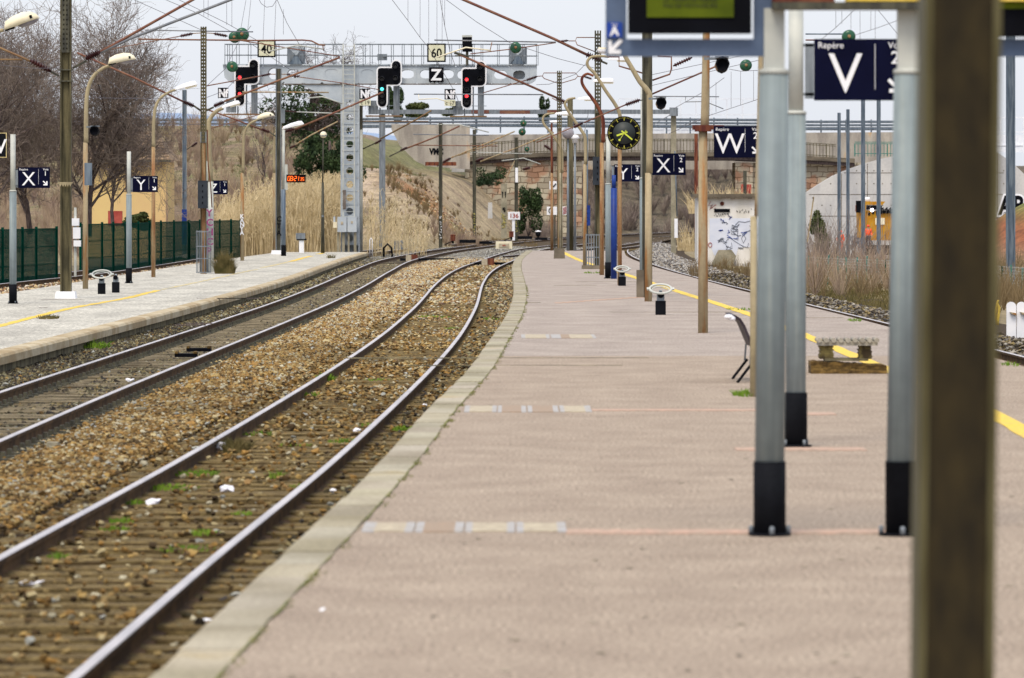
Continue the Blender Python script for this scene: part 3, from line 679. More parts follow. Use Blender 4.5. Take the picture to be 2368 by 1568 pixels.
def lattice(mb, x, y, z0, z1, wd, pitch=.12, mi=0):
    """front plate with two columns of round-ish holes (real openings) and two side flanges"""
    h = wd / 2; e = wd * .23; c = wd * .24; g = (wd - 2 * e - c) / 2
    for xx, ww in ((x - h + e / 2, e), (x, c), (x + h - e / 2, e)): mb.box((xx, y, (z0 + z1) / 2), (ww, .012, z1 - z0), None, mi)
    z = z0
    while z < z1 - pitch * .5:
        for sx in (-1, 1): mb.box((x + sx * (c / 2 + g / 2), y, z + pitch * .3), (g, .0118, pitch * .62), None, mi)
        z += pitch
    for sx in (-1, 1): mb.box((x + sx * (h - .006), y + wd * .4, (z0 + z1) / 2), (.012, wd * .8, z1 - z0), None, mi)
def hbeam(mb, x, y, z0, z1, wd, dp, mi_f=0, mi_w=1):
    """H section: two side flanges seen edge on, a recessed web between"""
    t = wd * .13
    for s in (-1, 1): mb.box((x + s * (wd - t) / 2, y, (z0 + z1) / 2), (t, dp, z1 - z0), None, mi_f)
    mb.box((x, y, (z0 + z1) / 2), (wd - 2 * t - .004, dp * .2, z1 - z0), None, mi_w)
def tubepx(mb, pts, d, rpx, mi=0, n=8, dd=None):
    mb.tube([P(u, v, d if dd is None else d + dd * i / (len(pts) - 1)) for i, (u, v) in enumerate(pts)], rpx * d / FPX, n, mi)
def arms(root, d, tubes=(), ins=(), clamps=()):
    """cantilever parts of a mast; everything at the mast's own distance"""
    for (pts, r, m) in tubes:
        mb = MB(); tubepx(mb, pts, d, r); mb.build('cantilever_tube', M[m], root)
    for (a, b, r) in ins:
        mb = MB(); insulator(mb, P(a[0], a[1], d), P(b[0], b[1], d), r * d / FPX); mb.build('insulator', M['insul'], root)
def mast(label, u, v0, v1, wpx, z=0.0, style='h', m1='steel_dark', m2='steel_dark', d=None, lat=None, base=None, group='catenary masts', name='catenary_mast', flip=None):
    d = d or D(v0, z); p = P(u, v0, d); p.z = z; zt = P(u, v1, d).z; wd = wpx * d / FPX
    root = thing(name, label, 'mast', p, group)
    mb = MB(); zs = z if lat is None else P(u, lat, d).z
    if lat is None or lat > v1:
        top = zt if lat is None else zs
        if style == 'h': hbeam(mb, p.x, p.y, z - .3, top, wd, wd * .9)
        elif style == 'tube': mb.tube([(p.x, p.y, z - .3), (p.x, p.y, top)], [wd / 2, wd / 2 * .85], 14)
        else: mb.box((p.x, p.y, (z - .3 + top) / 2), (wd, wd * .8, top - z + .3))
    if lat is not None: lattice(mb, p.x, p.y - wd * .3, zs, zt, wd)
    mb.build('post', [M[m1], M[m2]], root)
    if base:
        bw, bh, bm = base; b = MB()
        b.add([(p.x + sx * bw * (1 if k == 0 else .9) * d / FPX / 2, p.y + sy * bw * (1 if k == 0 else .9) * d / FPX / 2, z + (0.0 if k == 0 else bh * d / FPX)) for k in (0, 1) for sx, sy in ((-1, -1), (1, -1), (1, 1), (-1, 1))],
              [(0, 1, 5, 4), (1, 2, 6, 5), (2, 3, 7, 6), (3, 0, 4, 7), (4, 5, 6, 7)])
        b.build('base', M[bm], root)
    return root, d, p
def cage(root, u0, u1, v0, v1, d, m='steel_grey'):
    mb = MB(); a, b = P(u0, v0, d - .3), P(u1, v1, d - .3); dp = .55
    for f in (.0, .33, .62, .97):
        z = a.z + (b.z - a.z) * f
        for y in (a.y, a.y + dp): mb.box(((a.x + b.x) / 2, y, z), (b.x - a.x + .03, .02, .03))
        for x in (a.x, b.x): mb.box((x, a.y + dp / 2, z), (.02, dp, .03))
    n = 5
    for i in range(n + 1):
        x = a.x + (b.x - a.x) * i / n
        for y in (a.y, a.y + dp): mb.box((x, y, (a.z + b.z) / 2), (.022, .022, abs(a.z - b.z)))
    mb.build('guard_cage', M[m], root)
def mbox(root, u0, u1, v0, v1, d, m='box_grey', name='equipment_box', dots=4):
    mb = MB(); a, b = P(u0, v1, d), P(u1, v0, d); w_, h = b.x - a.x, b.z - a.z
    mb.box(((a.x + b.x) / 2, d - .25, (a.z + b.z) / 2), (w_, .3, h))
    for i in range(dots): mb.box(((a.x + b.x) / 2, d - .405, a.z + h * (.2 + .62 * i / max(1, dots - 1))), (w_ * .1, .02, h * .07), None, 1)
    mb.build(name, [M[m], M['black_flat']], root)

# ---- left platform masts
r, d, p = mast('tall olive steel mast on a white plinth, tallest on the left platform', 152.5, 690, -40, 25, ZL, 'h', 'steel_brown', 'steel_brown', base=(48, 16, 'white'))
mb = MB(); lattice(mb, p.x, p.y - .16, P(0, 122, d).z, P(0, -40, d).z, .2); mb.build('perforated_plate', M['steel_dark'], r)
mb = MB()
for i in range(5): mb.prism([(-.012 * 3, 0), (.012 * 3, 0), (0, -.09)], -.14, -.13, at=(p.x - .12 + i * .06, p.y, P(0, 424, d).z))
mb.box((p.x, p.y - .13, P(0, 423, d).z), (.36, .03, .03)); mb.build('spiked_collar', M['tan'], r)
mb = MB()
for v in (162, 188): mb.box((p.x, p.y, P(0, v, d).z), (.36, .3, .03))
mb.bar(P(168, 158, d), P(200, 141, d), .05); mb.bar(P(136, 176, d), P(118, 166, d), .05); mb.build('clamp', M['steel_dark'], r)
arms(r, d, [([(230, 121), (260, 105), (447, -1), (640, -110)], 3.2, 'tube_rust'), ([(232, 122), (300, 90), (535, -1), (700, -66)], 3.2, 'tube_grey'), ([(70, 142), (55, 135), (-30, 98)], 2.6, 'tube_tan'), ([(52, 138), (-20, 138)], 2, 'tube_tan')],
     [((198, 136), (232, 120), 11), ((70, 140), (118, 166), 9)])
r, d, p = mast('perforated steel mast in a wire cage carrying a grey box, left platform', 470.5, 633, 62, 13.5, ZL, 'h', 'steel_brown', 'rust', lat=328)
mb = MB(); hbeam(mb, p.x, p.y, P(0, 330, d).z, P(0, 305, d).z, .2, .2); mb.build('splice', M['steel_grey'], r)
cage(r, 454, 485, 630, 533, d); mbox(r, 459, 481, 418, 482, d)
mb = MB(); mb.tube([P(479, 300, d), P(481, 380, d), P(487, 430, d), P(490, 480, d)], .02, 6); mb.build('cable', M['rust_red'], r)
arms(r, d, [([(335, 70), (585, 74)], 1.4, 'tube_grey'), ([(320, 91), (592, 94), (700, 93), (720, 95), (738, 104), (752, 105)], 1.8, 'tube_rust'), ([(178, 122), (310, 180), (425, 236)], 2.2, 'tube_rust'),
            ([(518, 235), (640, 188), (786, 133)], 2.3, 'tube_rust'), ([(550, 93), (670, 112), (786, 131)], 1.2, 'tube_rust'), ([(622, 119), (687, 105), (748, 114)], 1.6, 'post_light'), ([(746, 105), (748, 118)], 1.2, 'rust_red'),
            ([(444, 78), (472, 76), (496, 78)], 1, 'rust'), ([(235, 118), (416, 84)], 1.0, 'tube_rust'), ([(448, 245), (464, 256)], 2.2, 'steel_dark'), ([(494, 248), (477, 256)], 2.2, 'steel_dark')],
     [((416, 84), (446, 78), 4.5), ((494, 78), (526, 84), 4.5), ((423, 235), (449, 246), 6.5), ((494, 246), (518, 236), 6.5)])
r, d, p = mast('grey mast beside the digital clock post near the left platform end', 644, 588, 159, 13, ZL, 'h', 'steel_grey', 'steel_dark', base=(34, 9, 'white'))
mb = MB()
mb.text('C\nT\nA', p.x - .09, p.y - .14, P(0, 512, d).z, .34, 0, .004, bold=.03); mb.build('graffiti', M['black'], r)
mbox(r, 651, 659, 252, 285, d, 'steel_grey', dots=0)
arms(r, d, [([(477, 199), (603, 176)], 1.3, 'tube_rust'), ([(690, 178), (790, 192), (878, 208)], 1.0, 'tube_rust'), ([(682, 299), (780, 258), (886, 213)], 2.2, 'tube_rust'), ([(604, 300), (540, 275), (477, 253)], 1.8, 'tube_rust'),
            ([(560, 213), (760, 214)], 1.6, 'tan_rust'), ([(712, 227), (746, 224), (792, 240)], 1.5, 'post_light'), ([(686, 259), (788, 263)], 1.3, 'post_light'), ([(624, 172), (650, 172), (664, 172)], 1, 'rust'),
            ([(622, 305), (644, 320), (660, 305)], 1.6, 'steel_dark'), ([(673, 341), (720, 312), (781, 281)], 1.6, 'tan_rust'), ([(477, 300), (600, 265)], .9, 'tube_rust')],
     [((603, 176), (626, 171), 3.6), ((662, 172), (692, 178), 3.6), ((658, 257), (686, 259), 2.4), ((660, 304), (682, 298), 5), ((604, 299), (624, 306), 5), ((669, 343), (684, 336), 4)])
mast('slim steel mast with its lower part painted blue, in front of the green fence', 426.5, 597, 208, 10, -.45, 'h', 'steel_grey', 'steel_blue', base=(20, 9, 'concrete'))
r2 = bpy.data.objects['catenary_mast.003']; d2 = r2.location.y
mb = MB(); mb.box((r2.location.x, d2 - .11, P(0, 525, d2).z), (.24, .03, 1.7)); mb.build('blue_paint_band', M['blue'], r2)
arms(r2, d2, [([(432, 346), (443, 338)], 1, 'steel_dark')], [((443, 339), (456, 330), 4)])
# masts beyond the left platform, along the curve
for lab, u, v0, v1, wp, m1, m2, dd in [
    ('dark slim mast close beside the white gantry tower', 835, 582, 206, 7, 'steel_dark', 'steel_dark', 246),
    ('dark mast with white painted scrawl on its foot, below the dirt path', 1018.5, 566, 285, 8.5, 'steel_dark', 'steel_dark', 296),
    ('dark mast with yellow painted scrawl on its foot', 1096.5, 556, 300, 8, 'steel_dark', 'steel_dark', 318),
    ('dark mast with a white plate, behind the kilometre post', 1193.5, 548, 318, 8.5, 'steel_dark', 'steel_dark', 338)]:
    r, d, p = mast(lab, u, v0, v1, wp, P(0, v0, dd).z, 'h', m1, m2, d=dd)
    if u > 1000:
        mb = MB(); mi = 0
        for k in range(9):
            z0 = p.z + .35 + k * .17
            mb.tube([(p.x + R.uniform(-.08, .08), d - .17, z0 + R.uniform(0, .16)) for _ in range(4)], .018, 4)
        mb.build('graffiti', M['white' if u < 1050 else 'graffiti_y'], r)
    if u > 1150:
        mb = MB(); mb.box((p.x + .02, d - .16, P(0, 405, d).z), (.2, .03, 1.05)); mb.build('plate', M['white'], r)
r = bpy.data.objects['catenary_mast.004']; d = 246
arms(r, d, [([(1054, 216), (1054, 216.1)], .1, 'wire'), ([(878, 322), (960, 278), (997, 256)], 1.8, 'tube_tan'), ([(838, 345), (870, 330)], 1.4, 'steel_dark'), ([(838, 281), (990, 281)], 1.2, 'tube_tan')], [((866, 333), (882, 324), 4)])
r = bpy.data.objects['catenary_mast.005']; d = 296
arms(r, d, [([(930, 347), (1010, 316), (1062, 292)], 1.8, 'tube_rust'), ([(900, 362), (932, 346)], 1.6, 'steel_dark'), ([(955, 311), (1130, 313)], 1.2, 'tube_grey'), ([(1010, 288), (1060, 288), (1130, 306)], 1.4, 'post_light'), ([(960, 336), (1150, 338)], 1.1, 'tube_rust')], [((925, 349), (942, 341), 4.2), ((1024, 376), (1042, 366), 5)])
r = bpy.data.objects['catenary_mast.006']; d = 318
arms(r, d, [([(1040, 366), (1100, 342), (1190, 304)], 1.6, 'tan_rust'), ([(1060, 360), (1150, 330)], 1.2, 'tan_rust'), ([(1080, 352), (1230, 356)], 1.0, 'post_light'), ([(1010, 385), (1040, 368)], 1.3, 'steel_dark')], [((1098, 374), (1118, 366), 4.6)])
r = bpy.data.objects['catenary_mast.007']; d = 338
arms(r, d, [([(1110, 374), (1200, 340), (1280, 306)], 1.6, 'tan_rust'), ([(1160, 372), (1210, 366), (1250, 380)], 1.2, 'post_light'), ([(1190, 372), (1158, 440)], 1.3, 'tan_rust')], [((1208, 392), (1226, 388), 4.6)])

# ---- right platform masts
mst = []
r, d, p = mast('very near thick brown steel mast, blurred, filling the right of the view', 2198, 2100, -60, 148, 0, 'box', 'near_brown', d=13.2)
mb = MB(); w_ = 148 * d / FPX
for s in (-1, 1): mb.box((p.x + s * (w_ / 2 + .006), p.y + .05, 1.6), (.022, .26, 3.9))
mb.build('flange', M['near_edge'], r)
r.rotation_euler = (0, math.radians(.62), 0)
r, d, p = mast('perforated mast with grey box and wire cage, behind the round clock', 1382, 622, 71, 15, 0, 'h', 'steel_dark', 'steel_brown', lat=262)
cage(r, 1355, 1385, 622, 541, d); mbox(r, 1370, 1391, 363, 428, d)
mb = MB(); mb.box((p.x - .15, p.y, .06), (.75, .7, .12)); mb.build('base', M['concrete_dk'], r)
arms(r, d, [([(900, -78), (1072, 0), (1280, 90), (1355, 126)], 3.2, 'tube_rust'), ([(1004, 93), (1285, 98)], 1.6, 'tube_grey'), ([(1010, 133), (1077, 110), (1135, 117)], 1.7, 'cream'), ([(1087, 125), (1190, 113), (1285, 99)], 1.2, 'tube_rust'),
            ([(1137, 98), (1133, 117)], 1, 'rust'), ([(1314, 95), (1330, 95), (1333, 87), (1376, 87)], 1.1, 'tube_rust'), ([(1331, 96), (1334, 104), (1376, 120)], 1.1, 'tube_rust'), ([(1390, 142), (1404, 148)], 2.4, 'steel_dark')],
     [((1353, 125), (1392, 141), 8), ((1288, 97), (1314, 94), 3.5)])
r, d, p = mast('slimmer perforated mast with square bracket frame on top, right platform end', 1293, 598, 164, 11, 0, 'h', 'steel_brown', 'tan_rust', lat=300, base=(26, 24, 'concrete_dk'))
arms(r, d, [([(1055, 123), (1150, 166), (1286, 226)], 2.6, 'tube_rust'), ([(957, 218), (1256, 219)], 1.4, 'tube_grey'), ([(1117, 215), (1218, 185)], 1.1, 'tube_rust'), ([(1240, 177), (1254, 176), (1257, 169), (1330, 169), (1336, 176), (1330, 183), (1293, 194), (1258, 182), (1254, 177)], 1, 'tube_rust'),
            ([(1336, 177), (1350, 178)], 1, 'tube_rust'), ([(1050, 122), (1084, 132)], 3, 'steel_dark'), ([(968, 219), (968, 230), (1010, 228), (1048, 240)], 1.1, 'cream')],
     [((1216, 186), (1242, 177), 4), ((1285, 226), (1307, 237), 5.5), ((1350, 177), (1368, 183), 3.5)])
r, d, p = mast('dark steel mast standing behind the board marked X on the right platform', 1496, 688, -30, 23, 0, 'h', 'steel_dark', 'steel_dark', d=104)
arms(r, d, [([(1404, 132), (1431, 132), (1431, 153), (1504, 175)], 1.8, 'tube_rust'), ([(1508, 186), (1548, 172), (1552, 160), (1552, 132), (1520, 130)], 2, 'tube_rust'), ([(1507, 218), (1652, 155), (1680, 142)], 2, 'tube_rust'), ([(1510, 223), (1662, 224)], 1.2, 'tube_grey'),
            ([(1585, 224), (1584, 236), (1630, 235), (1672, 252)], 1.1, 'tube_grey'), ([(1480, 233), (1507, 224)], 1.2, 'steel_dark'), ([(1350, 284), (1445, 243)], 1.6, 'tube_rust'), ([(1240, 330), (1330, 292)], 1.2, 'tube_rust')],
     [((1556, 153), (1600, 133), 5), ((1445, 243), (1480, 231), 5.5), ((1326, 295), (1348, 284), 5)])
mb = MB(); mb.box((p.x - .16, p.y - .1, .3), (.16, .2, .62)); mb.build('base', M['concrete_dk'], r)
r, d, p = mast('round dark mast of the far platform end with a pale globe in front', 1318, 578, 230, 15, 0, 'tube', 'steel_brown', d=221)
arms(r, d, [([(1276, 227), (1300, 240), (1318, 236)], 1, 'tube_rust')], [((1258, 336), (1278, 350), 5)])
r, d, p = mast('far mast with a small blue signal box on it, beyond the right platform', 1356.5, 556, 300, 6, -.6, 'tube', 'steel_blue', d=332, name='signal_mast')
mbox(r, 1349, 1364, 475, 522, d, 'blue', dots=4)
mast('dark rusty post standing behind the concrete hut', 1609, 520, 310, 8, .5, 'box', 'rust_red', d=300, name='steel_post', group='bare steel posts')
mast('short dark post behind the hut roof, below the board marked W', 1722, 420, 395, 8, 2.5, 'box', 'steel_dark', d=300, name='steel_post', group='bare steel posts')
for i, (u, v1, wp, dd) in enumerate([(1939.5, 261, 7.5, 262), (1960, 253, 7.5, 258), (1995, 140, 9, 256), (2031, 140, 9, 252), (2336, 60, 20, 150)]):
    mast(['leftmost new grey steel post before the concrete wing wall', 'second new grey post before the wing wall, slightly taller than its left neighbour', 'grey post under the left half of the V board', 'grey post under the right half of the V board', 'grey steel post at the far right edge, beside white rounded boards'][i],
         u, 585, v1, wp, -.8 if dd > 200 else -.7, 'h', 'steel_blue', 'steel_blue', d=dd, name='steel_post', group='bare steel posts')
# catenary portal across the tracks
ro = thing('catenary_portal', 'plain grey portal frame with square legs spanning all tracks behind the signals', 'portal frame', P(883, 572, 288))
for (u, v0, wp, m) in ((883.5, 572, 14, 'steel_grey'), (1557, 587, 12, 'concrete_post')):
    mb = MB(); a, b = P(u, v0, 280), P(u, 256, 280); mb.box((a.x, 280, (a.z + b.z) / 2), (wp * 280 / FPX, .3, b.z - a.z)); mb.build('leg', M[m], ro)
mb = MB(); a, b = P(870, 259, 280), P(1566, 259, 280); mb.box(((a.x + b.x) / 2, 279.8, a.z), (b.x - a.x, .25, .26)); 
mb.box((P(1557, 0, 280).x, 279.7, a.z), (.5, .5, .5)); mb.build('beam', M['steel_grey'], ro)
mb = MB()
for (u, v, w_) in ((1110, 259, 40), (1190, 260, 70), (1280, 259, 30)): mb.box((P(u, v, 279).x, 279.6, P(u, v, 279).z + .02), (w_ * .0258, .1, .2))
mb.build('rust_streak', M['tube_rust'], ro)
mb = MB(); q = P(1557, 520, 280); mb.tube([(q.x + .07, 279.8, P(0, 350, 280).z), (q.x + .2, 279.8, P(0, 500, 280).z)], .035, 6); mb.build('conduit', M['steel_blue'], ro)
mb = MB(); mb.box((P(1563.5, 0, 279).x, 279.6, P(0, 528, 279).z), (.2, .1, 1.15)); mb.build('marker_plate', M['white'], ro)
arms(ro, 279.5, [([(1490, 300), (1556, 262)], .8, 'tube_grey'), ([(1360, 262), (1352, 300), (1345, 330)], .8, 'tube_grey'), ([(1566, 295), (1640, 268)], .7, 'tube_grey')], [((1325, 286), (1342, 296), 3)])

# ---- lamp posts
def head(root, u0, v0, u1, v1, d, style):
    """luminaire pointing from its arm end (u0,v0) to its tip (u1,v1)"""
    a, b = P(u0, v0, d), P(u1, v1, d); L = (b - a).length; c = (a + b) / 2
    q = Matrix.Rotation(-math.atan2(b.z - a.z, b.x - a.x), 3, 'Y') if b.x != a.x else Matrix.Identity(3)
    mb = MB(); N = 9; prof = []
    if style == 'cream':
        top = [(-.5, -.02, .17), (-.42, .17, .19), (-.2, .24, .2), (.1, .26, .2), (.32, .2, .18), (.45, .09, .12), (.5, -.02, .04)]
    else:
        top = [(-.5, -.02, .08), (-.42, .07, .13), (-.1, .13, .16), (.3, .15, .17), (.44, .12, .15), (.5, .0, .1)]
    rings = []
    for (x, h, w_) in top:
        ring = []
        for k in range(N):
            an = PI * k / (N - 1); ring.append(q @ Vector((x * L, -math.cos(an) * w_ * L, -.05 * L + (h + .05) * L * math.sin(an) ** .7)) + c)
        rings.append(ring)
    vs = [v for rg in rings for v in rg]; n = len(rings)
    fs = [(i * N + k, (i + 1) * N + k, (i + 1) * N + k + 1, i * N + k + 1) for i in range(n - 1) for k in range(N - 1)]
    fs += [tuple(range(N)), tuple((n - 1) * N + k for k in range(N))[::-1]] + [(i * N, i * N + N - 1, (i + 1) * N + N - 1, (i + 1) * N) for i in range(n - 1)]
    mb.add(vs, fs, 0, style == 'cream'); hd = mb.build('lamp_head', M['cream' if style == 'cream' else 'white'], root)
    mb = MB()
    if style == 'cream': mb.ball(c + q @ Vector((.17 * L, 0, -.05 * L)), (.3 * L, .16 * L, .11 * L), 12, 8, rot=q)
    else: mb.box(c + q @ Vector((.2 * L, 0, -.07 * L)), (.5 * L, .24 * L, .1 * L), q)
    mb.build('lamp_bowl', M['lens_glass' if style == 'cream' else 'cream'], hd)
    if style == 'cream':
        mb = MB(); mb.box(c + q @ Vector((.3 * L, -.17 * L, .05 * L)), (.07 * L, .06 * L, .09 * L), q); mb.box(c + q @ Vector((-.36 * L, 0, -.06 * L)), (.26 * L, .2 * L, .05 * L), q); mb.build('latch', M['black'], hd)
def lamp(label, u, v0, z, pts, wpx, hd, style, mpole='tan', d=None, rust=None, taper=.7, mlow=None):
    d = d or D(v0, z); p = P(u, v0, d); p.z = z
    root = thing('lamp_post', label, 'street lamp', p, 'platform lamp posts')
    r0 = wpx * d / FPX / 2; v_split = pts[0][1]
    mb = MB(); mb.tube([(p.x, p.y, z - .2), tuple(P(u, v_split, d))], [r0, r0 * (taper + .15)], 12); mb.build('pole', M[mlow or mpole], root)
    mb = MB(); q = [P(a, b, d) for a, b in pts]
    cp = [q[0]]
    for i in range(len(q) - 1):       # Catmull-Rom through the listed points
        p0, p1, p2, p3 = q[max(i - 1, 0)], q[i], q[i + 1], q[min(i + 2, len(q) - 1)]
        for t in (.25, .5, .75, 1): cp.append(.5 * ((2 * p1) + (p2 - p0) * t + (2 * p0 - 5 * p1 + 4 * p2 - p3) * t * t + (3 * p1 - p0 - 3 * p2 + p3) * t ** 3))
    mb.tube(cp, [r0 * (taper + .15) * (1 - .4 * i / (len(cp) - 1)) for i in range(len(cp))], 10); mb.build('arm', M[mpole], root)
    if hd: head(root, *hd, d, style)
    return root, d, p
lamp('cream lamp head reaching in from the left edge on a thin arm', -140, 690, ZL, [(-140, 300), (-130, 180), (-90, 110), (-40, 80), (8, 70)], 16, (10, 66, 90, 38), 'cream', d=110)
lamp('cream headed lamp on a tan swan neck post, beside the tall olive mast', 197.5, 668, ZL, [(199, 330), (199, 262), (202, 212), (215, 178), (238, 158), (256, 152)], 13, (250, 146, 314, 134), 'cream', mlow='tan_rust')
lamp('white slim lamp head on a rust streaked swan neck, left platform', 354.5, 641, ZL, [(355, 340), (355, 290), (359, 250), (372, 226), (392, 213), (408, 207)], 10, (404, 206, 456, 193), 'white', mlow='rust')
rt, d, p = lamp('white slim lamp head beside the caged mast, pole painted with vertical letters', 487, 625, ZL, [(486, 420), (482, 300), (486, 275), (500, 258), (516, 250)], 15, (512, 249, 555, 237), 'white', mlow='post_light', d=164)
mb = MB()
for i, ch in enumerate('YCHCP'): mb.text(ch, p.x - .14, p.y - .17, P(0, 500 + i * 22, d).z, .34, 0, .02, bold=.03)
mb.build('graffiti', M['plum'], rt)
rt, d, p = lamp('cream headed lamp rising in front of the dry reeds', 560, 603, ZL, [(562, 400), (563, 330), (566, 305), (578, 286), (598, 276)], 9, (594, 276, 634, 266), 'cream', mlow='tan_rust')
mb = MB()
for i, ch in enumerate('KANYA'): mb.text(ch, p.x - .09, p.y - .1, P(0, 505 + i * 9.5, d).z, .24, 0, .02, bold=.03)
mb.build('graffiti', M['white'], rt)
lamp('white slim lamp head poking out right of the mast by the digital clock', 634, 590, ZL, [(634, 400), (634, 322), (640, 306), (655, 296)], 7, (652, 297, 702, 285), 'white', mlow='tan_rust', d=229)
d = 232; p = P(746, 583, d); p.z = ZL
ro = thing('globe_lamp', 'small round globe lamp on a thin pole in front of the reeds', 'street lamp', p)
mb = MB(); mb.tube([(p.x, p.y, ZL - .3), tuple(P(746, 422, d))], [.1, .06], 10); mb.tube([P(746, 422, d), P(747, 320, d)], .035, 8); mb.build('pole', M['steel_dark'], ro)
mb = MB(); mb.ball(P(747.5, 312, d), .17, 16, 10); mb.build('globe', M['cream'], ro)
mb = MB(); mb.lathe([(.172, -.02), (.176, 0), (.172, .02)], P(747.5, 314, d), (0, 0, 1), 16); mb.box(P(746, 500, d) + Vector((0, -.1, 0)), (.1, .03, .1)); mb.build('band', M['steel_grey'], ro)
rt, d, p = lamp('rusty lamp post carrying the horn speaker and the board marked W', 1625, 770, 0, [(1629, 300), (1632, 120), (1630, -20), (1600, -70)], 24, None, 'white', mpole='tan_rust', mlow='tan_rust')
mb = MB(); mb.box((p.x + .08, p.y - .02, P(0, 295, d).z), (.5, .12, .07)); mb.box((p.x, p.y, P(0, 297, d).z), (.26, .26, .1)); mb.build('bracket', M['rust_red'], rt)
rt, d, p = lamp('thick tan lamp post leaning its swan neck left, nearest the ring bin stand', 1498.5, 698, 0, [(1501, 400), (1502, 240), (1498, 212), (1480, 190), (1462, 160), (1444, 128), (1434, 100)], 18, (1434, 118, 1380, 116), 'white', mpole='tan', mlow='tan_rust', d=99.5)
rt, d, p = lamp('tan lamp post behind the round black clock, swan neck curling over', 1432.5, 659, 0, [(1433, 340), (1434, 275), (1424, 245), (1400, 210), (1376, 172), (1360, 155), (1358, 142), (1368, 132), (1390, 130), (1408, 132)], 11, (1404, 136, 1455, 138), 'white', mpole='tan', mlow='rust')
lamp('dark red rusty lamp post with a white slim head, right of the caged mast', 1391, 636, 0, [(1394, 330), (1394, 280), (1386, 255), (1372, 232), (1352, 205), (1345, 190), (1347, 178), (1358, 171), (1372, 176)], 11, (1370, 187, 1420, 188), 'white', mpole='rust_red', mlow='rust')
lamp('tan lamp post left of the caged mast, long head at its bent neck', 1352, 622, 0, [(1354, 380), (1353, 322), (1346, 305), (1330, 282), (1312, 255), (1306, 240), (1314, 230), (1330, 227)], 10, (1334, 229, 1372, 229), 'white', mpole='tan', mlow='tan_rust')
lamp('tan lamp post right of the slim perforated mast with low white head', 1296.5, 598, 0, [(1299, 400), (1298, 350), (1290, 330), (1272, 305), (1258, 288), (1255, 275), (1262, 265), (1282, 262)], 9, (1282, 263, 1322, 263), 'white', mpole='tan', mlow='concrete_post')
lamp('thin red rusty lamp post farthest along the right platform', 1275.5, 579, 0, [(1276, 400), (1275, 300), (1275, 290), (1276, 284)], 7, (1270, 282, 1292, 282), 'white', mpole='rust_red', mlow='rust')
lamp('tan lamp post just behind the left leg of the departure display', 1742, 917, 0, [(1751, 500), (1758, 200), (1760, -40), (1758, -80)], 18, None, 'white', mpole='tan_rust', mlow='tan', d=49.4)
for lab, u, v, vb, r_, zz in [('pale globe lamp beside the round dark mast', 1313, 308, 577, 14, 0), ('small white shaded lamp right of the pale globe', 1329, 320, 577, 11, 0)]:
    d = 216; p = P(u, vb, d); p.z = 0; ro = thing('globe_lamp', lab, 'street lamp', p)
    mb = MB(); mb.tube([(p.x, p.y, -.1), tuple(P(u, v + r_, d))], [.07, .04], 8); mb.build('pole', M['steel_grey'], ro)
    mb = MB(); rr = r_ * d / FPX
    if r_ > 12: mb.ball(P(u, v, d), rr, 16, 10)
    else: mb.lathe([(.02, rr * .8), (rr * .7, rr * .55), (rr, 0), (rr * .6, -rr * .2), (rr * .5, -rr)], P(u, v, d), (0, 0, 1), 14)
    mb.build('globe', M['lens_glass' if r_ > 12 else 'white'], ro)

